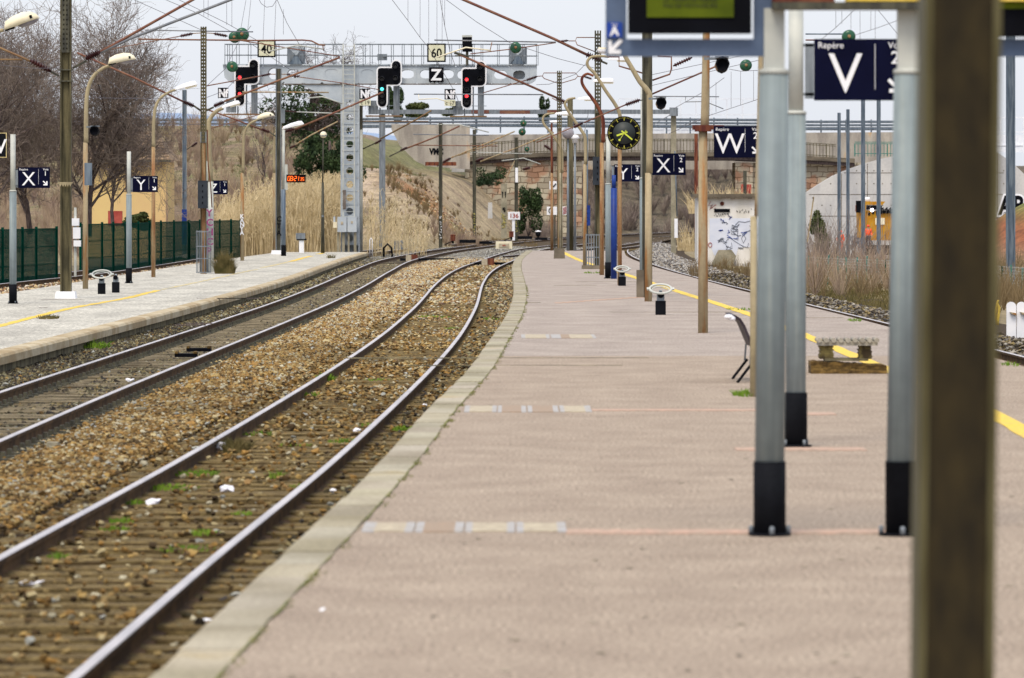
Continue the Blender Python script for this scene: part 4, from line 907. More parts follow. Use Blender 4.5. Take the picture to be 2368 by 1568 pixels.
# ---- platform letter boards
def arrow_se(mb, cx, cz, s, y, mi):
    k = s * .16
    pts = [(-.5, .5), (-.5 + .3, .5), (.5 - .3, -.2 + .0)]
    mb.prism([(cx + a * s, cz + b * s) for a, b in ((-.48, .32), (-.32, .48), (.20, -.04), (.20, .36), (.46, .36), (.46, -.46), (-.36, -.46), (-.36, -.2), (.04, -.2))], y - .004, y, mi)
def repere(letter, voie, u, v0, z, label, bx=None, d=None, top=None, post=True, h1=2.66, bz=2.73, board_only_x=None, bs=.49):
    d = d or D(v0, z); p = P(u, v0, d); p.z = z; wd = bs * 1.53
    root = thing('platform_sign', label, 'platform sign', p if post else Vector((P(bx, 0, d).x, d, z + bz)), 'platform letter boards')
    if post:
        mb = MB(); mb.tube([(p.x, p.y, z), (p.x, p.y, z + h1)], .083, 20); mb.build('post', M['post_grey'], root)
        mb = MB(); mb.lathe([(.094, 0), (.094, .45), (.085, .455)], p, (0, 0, 1), 20); mb.lathe([(.13, 0), (.13, .015), (.09, .02)], p, (0, 0, 1), 16)
        for k in range(4): mb.lathe([(.014, 0), (.014, .05)], p + Vector((.112 * math.cos(k * PI / 2 + .6), .112 * math.sin(k * PI / 2 + .6), .012)), (0, 0, 1), 6, 1)
        mb.build('sleeve', [M['black'], M['steel_grey']], root)
        mb = MB(); mb.tube([(p.x, p.y, z + h1 - .02), (p.x, p.y, z + (top or 3.9))], .062, 16); mb.lathe([(.088, 0), (.088, .02), (.066, .03)], (p.x, p.y, z + h1 - .01), (0, 0, 1), 16); mb.build('upper_post', M['post_light'], root)
    x0 = P(bx, 0, d).x; z0 = z + bz; y = d - .02
    mb = MB(); mb.box((x0 + wd / 2, d, z0 + bs / 2), (wd, .05, bs)); bd = mb.build('board', M['navy'], root)
    if post:
        mb = MB(); mb.box((x0 - .04, d + .01, z0 + bs / 2 - .01), (.07, .05, bs * .9)); mb.build('side_rail', M['steel_grey'], root)
        mb = MB()
        for zz in (.1, .9): mb.box(((x0 + p.x) / 2 + .02, d, z0 + bs * zz), (abs(x0 - p.x), .03, .025))
        mb.build('bracket', M['steel_grey'], root)
    mb = MB(); yf = d - .028
    mb.text('Repère', x0 + wd * .035, yf, z0 + bs * .85, bs * .145, 0, .002)
    mb.text('Voie', x0 + wd * .785, yf, z0 + bs * .85, bs * .145, 0, .002)
    mb.text(letter, x0 + wd * .33, yf, z0 + bs * .13, bs * .93, 0, .002, 'CENTER', bold=0.0, sx=.98)
    mb.text(voie, x0 + wd * .86, yf, z0 + bs * .60, bs * .29, 0, .002, 'CENTER', bold=.01)
    arrow_se(mb, x0 + wd * .855, z0 + bs * .24, bs * .25, yf, 0)
    mb.box((x0 + wd * .645, yf, z0 + bs * .55), (.004, .003, bs * .74))
    mb.build('lettering', M['white'], bd)
    return root
repere('X', '1', 30, 702, ZL, 'board marked X for track 1 on a grey post, left platform', 42, top=4.0)
repere('Y', '1', 298, 655, ZL, 'board marked Y for track 1, before the yellow house', 307, top=3.95)
repere('Z', '1', 478, 630, ZL, 'board marked Z for track 1, partly behind the grey mast box', 477, post=True, d=164)
repere('V', '2', 1840, 1033, 0, 'large board marked V for track 2, nearest on the right platform', 1882, top=3.72, h1=2.79, bs=.513, bz=2.895)
repere('W', '2', 1625, 770, 0, 'board marked W for track 2, bracketed to the rusty lamp post', 1650, post=False, d=74, bz=2.79, bs=.5)
repere('X', '2', 1487, 685, 0, 'board marked X for track 2, beside the dark mast', 1508, top=4.7)
repere('Y', '2', 1406, 644, 0, 'board marked Y for track 2, behind the tan pole of the clock', 1420, top=4.0)
d = 131; p = P(1419, 655, d); ro = thing('blue_post', 'short dark blue post behind the clock pole on the right platform', 'post', (p.x, d, 0))
mb = MB(); mb.tube([(p.x, d, 0), (p.x, d, P(0, 435, d).z)], .085, 16); mb.tube([(p.x, d, P(0, 435, d).z), (p.x, d, P(0, 405, d).z)], .06, 12); mb.build('post_shaft', M['blue'], ro)
# the partly hidden W notice at the left edge
p = P(-8, 366, 108); ro = thing('letter_notice', 'dark square notice with a yellow rim and letter W at the left edge', 'sign', p)
a, b = P(-34, 366, 108), P(17, 306, 108)
mb = MB(); mb.box(((a.x + b.x) / 2, 108, (a.z + b.z) / 2), (b.x - a.x, .04, b.z - a.z)); mb.build('panel', M['black'], ro)
mb = MB(); t = .018
for s in (0, 1):
    mb.box(((a.x + b.x) / 2, 107.975, (a.z + .02) if s else (b.z - .02)), (b.x - a.x - .02, .006, t)); mb.box(((a.x + .02) if s else (b.x - .02), 107.972, (a.z + b.z) / 2), (t, .006, b.z - a.z - .02))
mb.build('rim', M['yellow_worn'], ro)
mb = MB(); mb.text('W', (a.x + b.x) / 2, 107.97, a.z + .12, .46, 0, .003, 'CENTER', bold=.012); mb.build('lettering', M['white'], ro)
mb = MB(); mb.box((a.x + .1, 108.06, (a.z + ZL) / 2), (.06, .06, a.z - ZL + .3)); mb.build('post', M['steel_dark'], ro)

# ---- departure display on two posts
d = 28.5; p = P(1930, 1237, d); p.z = 0
ro = thing('departure_display', 'departure display with lit green screens between two grey posts with black sleeves', 'departure board', p)
for u in (1779, 2080):
    q = P(u, 1237, d); q.z = 0; rr = .0905 if u < 2000 else .083
    ux = u + (10 if u < 2000 else 18); tx = P(ux, 0, d).x
    mb = MB(); mb.tube([(q.x, d, .44), (tx, d, P(0, 166, d).z)], rr, 24); pp = mb.build('post', M['post_grey'], ro)
    mb = MB(); mb.lathe([(.099 if u < 2000 else .089, 0), (.099 if u < 2000 else .089, .45), (.09, .452)], q, (0, 0, 1), 24); mb.lathe([(.13, 0), (.13, .012), (.1, .016)], q, (0, 0, 1), 20)
    for k in range(4): mb.lathe([(.016, 0), (.016, .04), (.01, .05)], q + Vector((.114 * math.cos(k * PI / 2 - 1.5), .114 * math.sin(k * PI / 2 - 1.5), .012)), (0, 0, 1), 8, 1)
    mb.build('sleeve', [M['black'], M['steel_grey']], pp)
    mb = MB(); zt = P(0, 166, d).z; mb.box((tx, d, (zt + P(0, 20, d).z) / 2), (.125, .1, P(0, 20, d).z - zt)); mb.lathe([(rr + .004, -.015), (rr + .004, .012), (.06, .02)], (tx, d, zt), (0, 0, 1), 24); mb.build('upper_post', M['post_light'], pp)
mb = MB(); a, b = P(1782, 24, d), P(2128, 8, d)
mb.box(((a.x + b.x) / 2, d - .08, (a.z + b.z) / 2), (b.x - a.x, .2, b.z - a.z)); mb.build('cross_beam', M['steel_dark'], ro)
mb = MB(); a, b = P(1840, 7, d), P(1945, -60, d); mb.box(((a.x + b.x) / 2 - .1, d - .06, (a.z + b.z) / 2), (b.x - a.x + .1, .16, b.z - a.z)); mb.build('header_panel', M['rust_red'], ro)
mb = MB(); a, b = P(1952, 6, d), P(2420, -70, d); mb.box(((a.x + b.x) / 2, d - .1, (a.z + b.z) / 2), (b.x - a.x, .12, b.z - a.z)); mb.build('header_panel', M['yellow'], ro)
def frame(us, label):
    """slate frame round a screen box: us = outer left, inner left, inner right, outer right"""
    u0, u1, u2, u3 = us; fr = MB()
    for (a, b, c, e) in ((u0, u1, -120, 131), (u2, u3, -120, 131), (u1, u2, 91, 131)):
        A, B = P(a, e, d), P(b, c, d); fr.box(((A.x + B.x) / 2, d, (A.z + B.z) / 2), (B.x - A.x, .06, B.z - A.z))
    return fr.build('frame', M['frame_blue'], ro)
def screen(u0, u1, g0, g1, vb, gb, txt):
    mb = MB(); A, B = P(u0, vb, d), P(u1, -130, d); mb.box(((A.x + B.x) / 2, d - .02, (A.z + B.z) / 2), (B.x - A.x, .16, B.z - A.z)); cs = mb.build('casing', M['black_flat'], ro)
    mb = MB(); A, B = P(g0, gb, d), P(g1, -120, d); mb.box(((A.x + B.x) / 2, d - .104, (A.z + B.z) / 2), (B.x - A.x, .01, B.z - A.z)); mb.build('lcd', M['screen'], cs)
    if txt:
        mb = MB(); mb.text(txt, P((g0 + g1) / 2, 0, d).x, d - .111, P(0, 6, d).z, .036, 0, .001, 'CENTER', bold=.02); mb.build('lettering', M['lcd_text'], cs)
frame((1400, 1448, 1742, 1792), ''); screen(1452, 1735, 1494, 1694, 78, 42, 'LE TRAIN NE PREND\nPAS DE VOYAGEURS')
frame((2084, 2130, 2420, 2470), ''); screen(2132, 2416, 2180, 2370, 85, 22, '')
mb = MB(); A = P(1420, 70, d); mb.box((A.x, d - .04, A.z), (.095, .02, .092)); sg = mb.build('letter_plate', M['sign_blue'], ro)
mb = MB(); mb.text('A', A.x, d - .053, A.z - .034, .078, 0, .001, 'CENTER', bold=.03); mb.text('Voie', A.x, d - .053, A.z + .026, .02, 0, .001, 'CENTER'); mb.build('lettering', M['white'], sg)
mb = MB(); A = P(1421, 108, d); y = d - .034
mb.prism([(A.x - x * .1, A.z + z * .1) for x, z in ((-.48, .32), (-.32, .48), (.20, -.04), (.20, .36), (.40, .36), (.40, -.46), (-.36, -.46), (-.36, -.22), (.04, -.22))], y - .004, y); mb.build('arrow', M['white'], ro)

# ---- clocks
d = 119.5; c = P(1442.5, 308, d); rr = 39 * d / FPX
ro = thing('platform_clock', 'round black clock with lime hands mounted on a tan lamp post', 'clock', c)
mb = MB(); mb.lathe([(rr * .9, .16), (rr, .12), (rr, .01), (rr * .97, 0), (.01, 0)], c + Vector((0, -.08, 0)), (0, 1, 0), 48); mb.build('case', M['black_flat'], ro)
mb = MB(); mb.lathe([(rr * .66, 0), (rr * .66, -.008), (.01, -.01)], c + Vector((0, -.083, 0)), (0, 1, 0), 40); mb.build('dial', M['dial'], ro)
mb = MB()
for i in range(60):
    a = i * PI / 30; L = (.2 if i % 5 == 0 else .07) * rr; w_ = (.05 if i % 5 == 0 else .018) * rr; r1 = rr * .94 - L / 2
    q = Matrix.Rotation(a, 3, 'Y'); mb.box(c + q @ Vector((0, 0, r1)) + Vector((0, -.088, 0)), (w_, .008, L), q)
mb.build('hour_marks', M['lime_line'], ro)
for nm, ang, L, w_, tail in (('hour_hand', 250.5, .47, .1, .2), ('minute_hand', 129, .62, .085, .2), ('second_hand', 213, .5, .03, .2)):
    q = Matrix.Rotation(math.radians(ang), 3, 'Y'); mb = MB(); yy = {'hour_hand': -.1, 'minute_hand': -.112, 'second_hand': -.122}[nm]
    mb.box(c + q @ Vector((0, 0, rr * (L - tail) / 2)) + Vector((0, yy, 0)), (w_ * rr, .008, (L + tail) * rr), q)
    if nm == 'second_hand': 
        k = c + q @ Vector((0, 0, rr * L)) + Vector((0, yy, 0)); mb.lathe([(rr * .045, 0), (rr * .07, 0), (rr * .07, .008), (rr * .045, .008)], k, (0, 1, 0), 14)
    mb.build(nm, M['lime'], ro)
mb = MB(); mb.bar(c + Vector((0, .06, 0)), P(1433, 308, 120.7), .08); mb.build('bracket', M['steel_dark'], ro)
d = D(592, ZL); p = P(655.5, 592, d); p.z = ZL
ro = thing('digital_clock', 'digital clock with glowing orange figures 08:21 35 on a grey post', 'clock', p)
mb = MB(); mb.tube([(p.x, d, ZL), (p.x, d, P(0, 438, d).z)], .1, 16); mb.build('post', M['steel_blue'], ro)
mb = MB(); mb.tube([(p.x, d, P(0, 438, d).z), (p.x, d, P(0, 300, d).z)], .065, 12); mb.box((p.x + .12, d, P(0, 410, d).z), (.14, .08, 1.2)); mb.build('upper_post', M['post_light'], ro)
mb = MB(); mb.lathe([(.12, 0), (.12, .5), (.1, .51)], p, (0, 0, 1), 16); mb.build('sleeve', M['black'], ro)
a, b = P(662, 422, d), P(706, 404, d)
mb = MB(); mb.box(((a.x + b.x) / 2, d, (a.z + b.z) / 2), (b.x - a.x, .12, b.z - a.z)); mb.build('case', M['black_flat'], ro)
SEG = {'0': 'abcdef', '8': 'abcdefg', '2': 'abged', '1': 'bc', '3': 'abgcd', '5': 'afgcd'}
mb = MB()
def digit(ch, x, z, h):
    mb = MB()
    wd = h * .48; t = h * .11; y = d - .065
    S = {'a': (0, h, wd, t), 'g': (0, h / 2, wd, t), 'd': (0, 0, wd, t), 'f': (-wd / 2, h * .75, t, h / 2), 'b': (wd / 2, h * .75, t, h / 2), 'e': (-wd / 2, h * .25, t, h / 2), 'c': (wd / 2, h * .25, t, h / 2)}
    for s in SEG[ch]:
        cx, cz, sx, sz = S[s]; mb.box((x + cx + (cz) * .12, y, z + cz), (sx, .008, sz))
    mb.build('digit', M['amber_on'], ro)
w_ = b.x - a.x; h = (b.z - a.z) * .56; zb = a.z + (b.z - a.z) * .22
for ch, f, hh in (('0', .12, 1), ('8', .26, 1), ('2', .46, 1), ('1', .58, 1), ('3', .76, .72), ('5', .88, .72)): digit(ch, a.x + w_ * f, zb, h * hh)
for zz in (.3, .7): mb.box((a.x + w_ * .36, d - .065, zb + h * zz), (.03, .008, .035))
mb.build('colon', M['amber_on'], ro)

# ---- loudspeakers
def speaker(label, u, v, rpx, d, m_top, side):
    c = P(u, v, d); r_ = rpx * d / FPX; ro = thing('loudspeaker', label, 'loudspeaker', c, 'platform loudspeakers')
    mb = MB(); mb.lathe([(r_ * .5, .5), (r_ * .8, .42), (r_, .05), (r_, 0), (r_ * .86, 0), (r_ * .8, .08), (.01, .1)], c + Vector((0, -.25, 0)), (0, 1, -.12), 8, smooth=False)
    sp = mb.build('horn', M['black_flat'], ro)
    mb = MB(); mb.lathe([(r_ * 1.04, .08), (r_ * 1.04, .4), (r_ * .8, .42)], c + Vector((0, -.25, .03)), (0, 1, -.12), 8, smooth=False, caps=False); mb.build('shell', M[m_top], sp)
    mb = MB(); mb.bar(c + Vector((0, .1, r_ * .9)), c + Vector((side, .1, r_ * .9)), .04); mb.box(c + Vector((0, .05, r_ * 1.05)), (r_ * 1.9, .3, .03)); mb.build('bracket', M['steel_grey'], ro)
speaker('black horn loudspeaker on a tan post beside the tall olive mast', 219, 303, 10.5, 129, 'black', -.24)
speaker('rust topped black horn loudspeaker high on the rusty lamp post', 1669, 150, 16, 73.5, 'rust', -.28)
speaker('smaller rust topped horn loudspeaker beside the dark mast', 1528, 239, 12, 98.5, 'rust', -.26)
mb = MB(); p = P(205, 403, 129); mb.box(p + Vector((0, -.12, 0)), (.2, .14, .62)); tag(mb.build('junction_box', M['steel_blue']), 'small pale blue box strapped to the lamp post by the olive mast', 'junction box')

# ---- green glass discs
for i, (u, v, r_, dd) in enumerate([(559, 79, 15, 160.5), (541, 86, 13, 163), (536, 154, 12.5, 170), (1192, 110, 13, 151), (1725, 151, 13.5, 112), (1963, 84, 15, 70), (1207, 305, 8.5, 250), (1210, 285, 7.5, 256), (1218, 345, 6, 280)]):
    disc_insulator('glass_insulator', ['larger green glass disc overlapping another at the caged mast', 'green glass disc half hidden behind a larger one', 'green glass disc left of the first signal head', 'green glass disc below the grey bar left of the bracket frame', 'green glass disc between the horn speaker and display posts', 'green glass disc peeping over the V board', 'green glass disc low over the bridge railing', 'small faint green disc just above another over the bridge', 'smallest green disc in front of the bridge deck'][i], u, v, r_, dd)
# ================================================================ SIGNAL GANTRY
GD = 243.0; GS = GD / FPX
def gx(u): return (u - CU) * GS
def gzv(v): return EYE - (v - CV) * GS
ro = thing('signal_gantry', 'pale grey T shaped signal gantry with a ladder tower and perforated beam', 'signal gantry', (gx(809), GD, ZL))
mb = MB()
def plate_cells(mb, cells, v0, v1, y, t=.02):
    """plate split into cells; each cell may hold an oval hole"""
    for (u0, u1, hole) in cells:
        x0, x1, z0, z1 = gx(u0), gx(u1), gzv(v1), gzv(v0)
        if not hole: mb.box(((x0 + x1) / 2, y, (z0 + z1) / 2), (x1 - x0, t, z1 - z0)); continue
        hu, hv, rx, rz = hole; cx, cz = gx(hu), gzv(hv); rx *= GS; rz *= GS; n = 32
        inner, outer = [], []
        for k in range(n):
            a = 2 * PI * (k + .5) / n; c_, s_ = math.cos(a), math.sin(a)
            sq = lambda q: abs(q) ** .62 * (1 if q > 0 else -1)
            inner.append((cx + rx * sq(c_) if rx > rz * 1.05 else cx + rx * c_, cz + rz * s_))
            m_ = max(abs(c_), abs(s_)); ex, ez = c_ / m_, s_ / m_
            outer.append((cx + (ex * (x1 - cx) if ex > 0 else -ex * (x0 - cx)), cz + (ez * (z1 - cz) if ez > 0 else -ez * (z0 - cz))))
        for yy in (y - t / 2, y + t / 2):
            vs = [(a_, yy, b_) for a_, b_ in inner] + [(a_, yy, b_) for a_, b_ in outer]
            mb.add(vs, [(k, (k + 1) % n, n + (k + 1) % n, n + k) for k in range(n)])
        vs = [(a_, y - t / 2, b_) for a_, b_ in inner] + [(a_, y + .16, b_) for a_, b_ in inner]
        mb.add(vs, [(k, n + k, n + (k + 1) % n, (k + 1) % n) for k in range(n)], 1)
cells_f = [(540, 606, None), (606, 656, (633, 171, 13, 13)), (656, 702, (680, 171, 15, 10)), (702, 745, (723, 171, 15.5, 10.5)), (745, 790, (767, 171, 15.5, 10.5)), (790, 828, None), (828, 871, (850, 172, 15.5, 10.5)), (871, 918, None), (918, 962, (942, 172, 15, 10)), (962, 1010, (986, 172, 15, 10)), (1010, 1054, (1034, 172, 15, 10)), (1054, 1085, (1070, 173, 13, 10)), (1085, 1135, None), (1135, 1178, (1157, 173, 15, 10)), (1178, 1222, (1200, 174, 14, 10))]
for hu_ in (723, 767, 850): mb.box((gx(hu_), GD - .286, gzv(171.5)), (.82, .006, .6))
OPEN = (633, 680, 942, 986, 1034, 1070, 1157)
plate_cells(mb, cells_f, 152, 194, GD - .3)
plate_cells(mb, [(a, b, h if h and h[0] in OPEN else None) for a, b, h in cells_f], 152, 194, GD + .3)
mb.build('beam_plates', [M['signal_grey'], M['gantry_dark']], ro)
mb = MB()
mb.box(((gx(516) + gx(1242)) / 2, GD, gzv(150.5)), (gx(1242) - gx(516), .8, .07)); mb.box(((gx(560) + gx(1222)) / 2, GD, gzv(195)), (gx(1222) - gx(560), .7, .045), None, 1)
for yy in (GD - .3, GD + .3):
    mb.prism([(gx(516), gzv(152)), (gx(540), gzv(152)), (gx(540), gzv(193)), (gx(530), gzv(190)), (gx(520), gzv(180))], yy - .011, yy + .011)
    mb.prism([(gx(1222), gzv(152)), (gx(1241), gzv(152)), (gx(1241), gzv(176)), (gx(1238), gzv(186)), (gx(1230), gzv(192)), (gx(1222), gzv(194))], yy - .011, yy + .011)
for u in (606, 702, 790, 828, 870, 918, 962, 1010, 1085, 1135, 1178, 1222): mb.box((gx(u), GD - .315, gzv(173)), (.05, .03, .92))
mb.prism([(gx(695), gzv(196)), (gx(790), gzv(196)), (gx(790), gzv(240)), (gx(776), gzv(236))], GD - .28, GD + .28)
mb.build('beam_frame', [M['signal_grey'], M['gantry_dark']], ro)
mb = MB()
cells = []
vv = [196] + [240.6 + 30.7 * i for i in range(11)]
for i, v in enumerate([240.6 + 30.9 * i for i in range(11)]):
    pass
tb = MB(); x0, x1 = 790, 829
for i in range(11):
    vc = 240.6 + 31 * i
    a, b = (vc - 15.5 if i else 196), vc + 15.5
    if b > 590: b = 590
    # rotate the cell logic: one cell per storey of the tower
    plate_cells(tb, [(x0, x1, (809, vc, 8.2, 8.2 if i != 1 else 6.5))], a, b, GD - .28)
    tb.box((gx(809.5), GD - .3, gzv(b)), (gx(x1) - gx(x0), .03, .03))
for u in (x0 - 1, x1 + 1): tb.box((gx(u), GD, (gzv(196) + ZL - .5) / 2), (.05, .62, gzv(196) - ZL + .5))
plate_cells(tb, [(x0, x1, None)], 470, 590, GD + .26)
tb.build('tower', [M['signal_grey'], M['gantry_dark']], ro)
lb = MB()
for u in (794, 820): lb.box((gx(u), GD - .55, (gzv(103) + gzv(520)) / 2), (.06, .05, gzv(103) - gzv(520)))
for i in range(38): lb.box((gx(807), GD - .55, gzv(108 + i * 10.9)), (gx(820) - gx(794), .03, .025))
for v in (200, 300, 400, 500): 
    for u in (794, 820): lb.bar((gx(u), GD - .55, gzv(v)), (gx(u), GD - .3, gzv(v)), .03)
lb.build('ladder', M['post_light'], ro)
hb = MB()
for yy in (GD - .42, GD + .42):
    for (a, b) in ((520, 792), (822, 1242)):
        for v in (103, 128 if a < 600 else 130): hb.box(((gx(a) + gx(b)) / 2, yy, gzv(v)), (gx(b) - gx(a), .035, .035))
    for u in [521, 532, 548, 575, 604, 640, 692, 730, 772, 840, 856, 876, 905, 930, 951, 975, 1010, 1040, 1062, 1092, 1112, 1150, 1178, 1208, 1240]:
        hb.box((gx(u + (4 if yy > GD else 0)), yy, gzv(127)), (.035, .035, gzv(103) - gzv(151)))
hb.build('handrail', M['steel_grey'], ro)
bb = MB(); 
for (a, b) in ((781, 803), (804, 826)): bb.box(((gx(a) + gx(b)) / 2, GD - .75, gzv(519)), (gx(b) - gx(a) - .02, .3, gzv(502) - gzv(537)))
bb.box((gx(792), GD - .91, gzv(516)), (.12, .02, .16), None, 1); bb.box((gx(815), GD - .91, gzv(514)), (.1, .02, .12), None, 1)
for u in (783, 795, 807, 822): bb.box((gx(u), GD - .7, (gzv(537) + ZL) / 2 - .2), (.14 if u != 807 else .1, .12, gzv(537) - ZL + .4), None, 2)
bb.box((gx(774), GD - .7, gzv(512)), (.1, .1, .5), None, 0); bb.box((gx(776), GD - .8, gzv(520)), (.2, .12, .3), None, 3)
bb.build('control_cabinet', [M['signal_grey'], M['tile_cream'], M['concrete_post'], M['cream']], ro)
bb = MB(); bb.tube([(gx(834), GD - .2, gzv(300)), (gx(834), GD - .2, ZL)], .03, 6); bb.tube([(gx(837), GD - .2, gzv(300)), (gx(837), GD - .2, ZL)], .03, 6); bb.box((gx(797), GD - .6, gzv(462)), (.16, .06, 1.0), None, 1); bb.build('cable_duct', [M['post_light'], M['gantry_dark']], ro)

# ---- signals hanging from the gantry
SH = [(0, 1), (1, 1)]
def signal(label, u0, u1, v0, v1, lit, base_v, cabinet_u):
    w_, h = (u1 - u0) * GS, (v1 - v0) * GS; x0, z1 = gx(u0), gzv(v0); y = GD - .75
    r_ = thing('railway_signal', label, 'railway signal', (x0 + w_ * .22, y, z1 - h), 'colour light signals on the gantry')
    def outline(g):
        """Gamma shaped panel with rounded corners; g = inset in metres"""
        pts = []
        def arc(cx, cz, rx, a0, a1, n=8):
            for k in range(n + 1):
                a = math.radians(a0 + (a1 - a0) * k / n); pts.append((cx + rx * math.cos(a), cz + rx * math.sin(a)))
        rr = w_ * .225 - g; xr = x0 + w_ - w_ * .225; xl = x0 + w_ * .225
        arc(xl, z1 - h + w_ * .225, rr, 180, 360)                         # bottom lobe
        pts.append((xl + w_ * .225 - g, z1 - h * .545 - g * 0 + (g if 0 else 0) + g))
        arc(xr, z1 - h * .545 + w_ * .225, w_ * .225 - g, 270, 360)        # right lower corner
        arc(xr, z1 - w_ * .225, rr, 0, 180)                               # upper right lobe
        pts.append((xr - w_ * .225 + g, z1 - h * .145 - g))
        arc(x0 + w_ * .16, z1 - h * .145 - w_ * .16, w_ * .16 - g, 90, 180)
        return pts
    mb = MB(); mb.prism(outline(0), y, y + .06); bp = mb.build('border_panel', M['white'], r_)
    mb = MB(); mb.prism(outline(.075), y - .02, y - .002); mb.build('panel', M['black_flat'], r_)
    lights = [(.74, .135), (.74, .38), (.22, .395), (.22, .61), (.22, .735), (.22, .868)]
    for i, (fx, fz) in enumerate(lights):
        c = Vector((x0 + w_ * fx, y - .03, z1 - h * fz)); on = lit.get(i); rr = .085 if on else .1
        mb = MB(); n = 12
        prof = [(.13, 0), (.13, .02), (.1, .03)]
        mb.lathe(prof, c + Vector((0, .01, 0)), (0, -1, 0), 18)
        vs = []                                                                   # visor over the lens
        for k in range(n + 1):
            a = math.radians(-10 + 200 * k / n)
            for (q, yy) in ((.125, 0), (.115, -.3 + .12 * abs(k - n / 2) / (n / 2))): vs.append(c + Vector((q * math.cos(a), yy, q * math.sin(a))))
        mb.add(vs, [(2 * k, 2 * k + 1, 2 * k + 3, 2 * k + 2) for k in range(n)], 0, True)
        hd = mb.build('visor', M['lens'], r_)
        mb = MB(); mb.lathe([(rr, 0), (rr * .8, .03), (.005, .045)], c + Vector((0, -.025 - (.1 if on else 0), 0)), (0, -1, 0), 18); mb.build('lens', M[on or 'lens'], hd)
    mb = MB(); xm = x0 + w_ * .55                                                # hangers, cage and working platform behind
    for dx in (-.55, -.1, .35): mb.box((xm + dx, y + .35, (gzv(150) + gzv(base_v)) / 2), (.07, .07, gzv(150) - gzv(base_v)))
    mb.box((xm + .3, y + .5, (gzv(195) + gzv(base_v)) / 2), (.32, .3, gzv(195) - gzv(base_v)))
    mb.box((xm - .35, y + .45, gzv(base_v)), (1.9, .9, .06), None, 1); mb.box((xm - .9, y + .4, gzv(base_v - 20)), (.5, .4, .7), None, 0)
    mb.box((xm - .35, y + .1, gzv(base_v - 24)), (1.9, .03, .03)); mb.build('hanger_cage', [M['steel_grey'], M['tube_tan']], r_)
signal('signal head showing two red lights on the left end of the gantry', 543.5, 601.5, 136.5, 248, {2: 'red_on', 4: 'red_on'}, 265, 0)
signal('signal head showing one blue green light in the middle of the gantry', 871, 930, 139, 251, {3: 'green_on'}, 269, 0)
signal('signal head showing two red lights right of the plate marked Z', 1066, 1125, 141, 253, {2: 'red_on', 4: 'red_on'}, 270, 0)
def plate(name, label_, u0, u1, v0, v1, txt, mb_, mt, size, rim=None, bold=.03, y=None, sx=1.0, group=None, cut=False):
    y = y or GD - .78; a, b = (gx(u0), gzv(v1)), (gx(u1), gzv(v0)); cx = (a[0] + b[0]) / 2; w_, h = b[0] - a[0], b[1] - a[1]
    r_ = thing(name, label_, 'sign', (cx, y, a[1]), group)
    mb = MB(); mb.box((cx, y, (a[1] + b[1]) / 2), (w_, .04, h)); pn = mb.build('panel', M[rim or mb_], r_)
    if rim:
        mb = MB(); t = .08; mb.box((cx, y - .025, (a[1] + b[1]) / 2), (w_ - 2 * t, .012, h - 2 * t)); mb.build('face', M[mb_], r_)
    mb = MB(); mb.text(txt, cx, y - .035, (a[1] + b[1]) / 2 - size * .36, size, 0, .003, 'CENTER', bold=bold, sx=sx)
    mb.build('lettering', M[mt], r_)
    if cut:
        mb = MB()
        for i in range(4): mb.prism([(0, 0), (w_ / 4, 0), (w_ / 8, -.07)], y - .02, y + .02, at=(a[0] + i * w_ / 4, 0, a[1]))
        mb.build('serrated_edge', M[mb_], r_)
    mb = MB(); mb.box((cx, y + .22, (a[1] + b[1]) / 2 - .05), (.06, .4, h * .7)); mb.build('bracket', M['steel_grey'], r_)
plate('speed_sign', 'cream square speed board reading 40, above the double red signal left of the ladder', 597, 639, 94, 134, '40', 'cream_dull', 'black_flat', .66, 'black_flat', .02, sx=.85)
plate('speed_sign', 'cream square speed board reading 60, directly above the Z plate', 988, 1031, 102, 145, '60', 'cream_dull', 'black_flat', .66, 'black_flat', .02, sx=.85)
plate('zone_sign', 'black plate with a white Z and jagged lower edge', 992, 1026, 157, 190, 'Z', 'black_flat', 'white', .8, None, .03, cut=True)
plate('identification_plate', 'black Nf plate left of the double red signal at the gantry end', 506, 530, 204, 228, 'Nf', 'black_flat', 'white', .56, None, .05, sx=.8, group='identification plates on the gantry')
plate('identification_plate', 'black Nf plate left of the blue green signal', 832, 857, 206, 230, 'Nf', 'black_flat', 'white', .56, None, .05, sx=.8, group='identification plates on the gantry')
plate('identification_plate', 'black Nf plate left of the right hand red signal', 1028, 1053, 207, 231, 'Nf', 'black_flat', 'white', .56, None, .05, sx=.8, group='identification plates on the gantry')
plate('number_plate', 'small cream plate reading c 19 under the plate by the blue green signal', 832, 858, 231, 245, 'c 19', 'cream_dull', 'steel_dark', .28, None, 0)
plate('number_plate', 'small cream plate reading c 17 under the plate left of the right hand signal', 1028, 1053, 232, 246, 'c 17', 'cream_dull', 'steel_dark', .28, None, 0)
for lab, u0, u1, v0, v1 in (('grey box with a creased back between speed board 40 and the ladder', 664, 706, 108, 150), ('grey box with a creased back on the right end of the gantry', 1176, 1218, 108, 150)):
    mb = MB(); xa, xb, za, zb = gx(u0), gx(u1), gzv(v1), gzv(v0); xm, zm = (xa + xb) / 2, (za + zb) / 2; y = GD - .1
    mb.add([(xa, y, za), (xb, y, za), (xb, y, zb), (xa, y, zb), (xm, y - .35, zm)], [(0, 1, 4), (1, 2, 4), (2, 3, 4), (3, 0, 4), (0, 3, 2, 1)])
    o = mb.build('indicator_back', M['steel_grey']); tag(o, lab, 'signal box')
    mb = MB(); mb.prism([(xa + .15, za + .02), (xb - .15, za + .02), (xm + .1, za + .42), (xm - .1, za + .42)], y - .36, y - .3); mb.build('hood', M['steel_blue'], o)
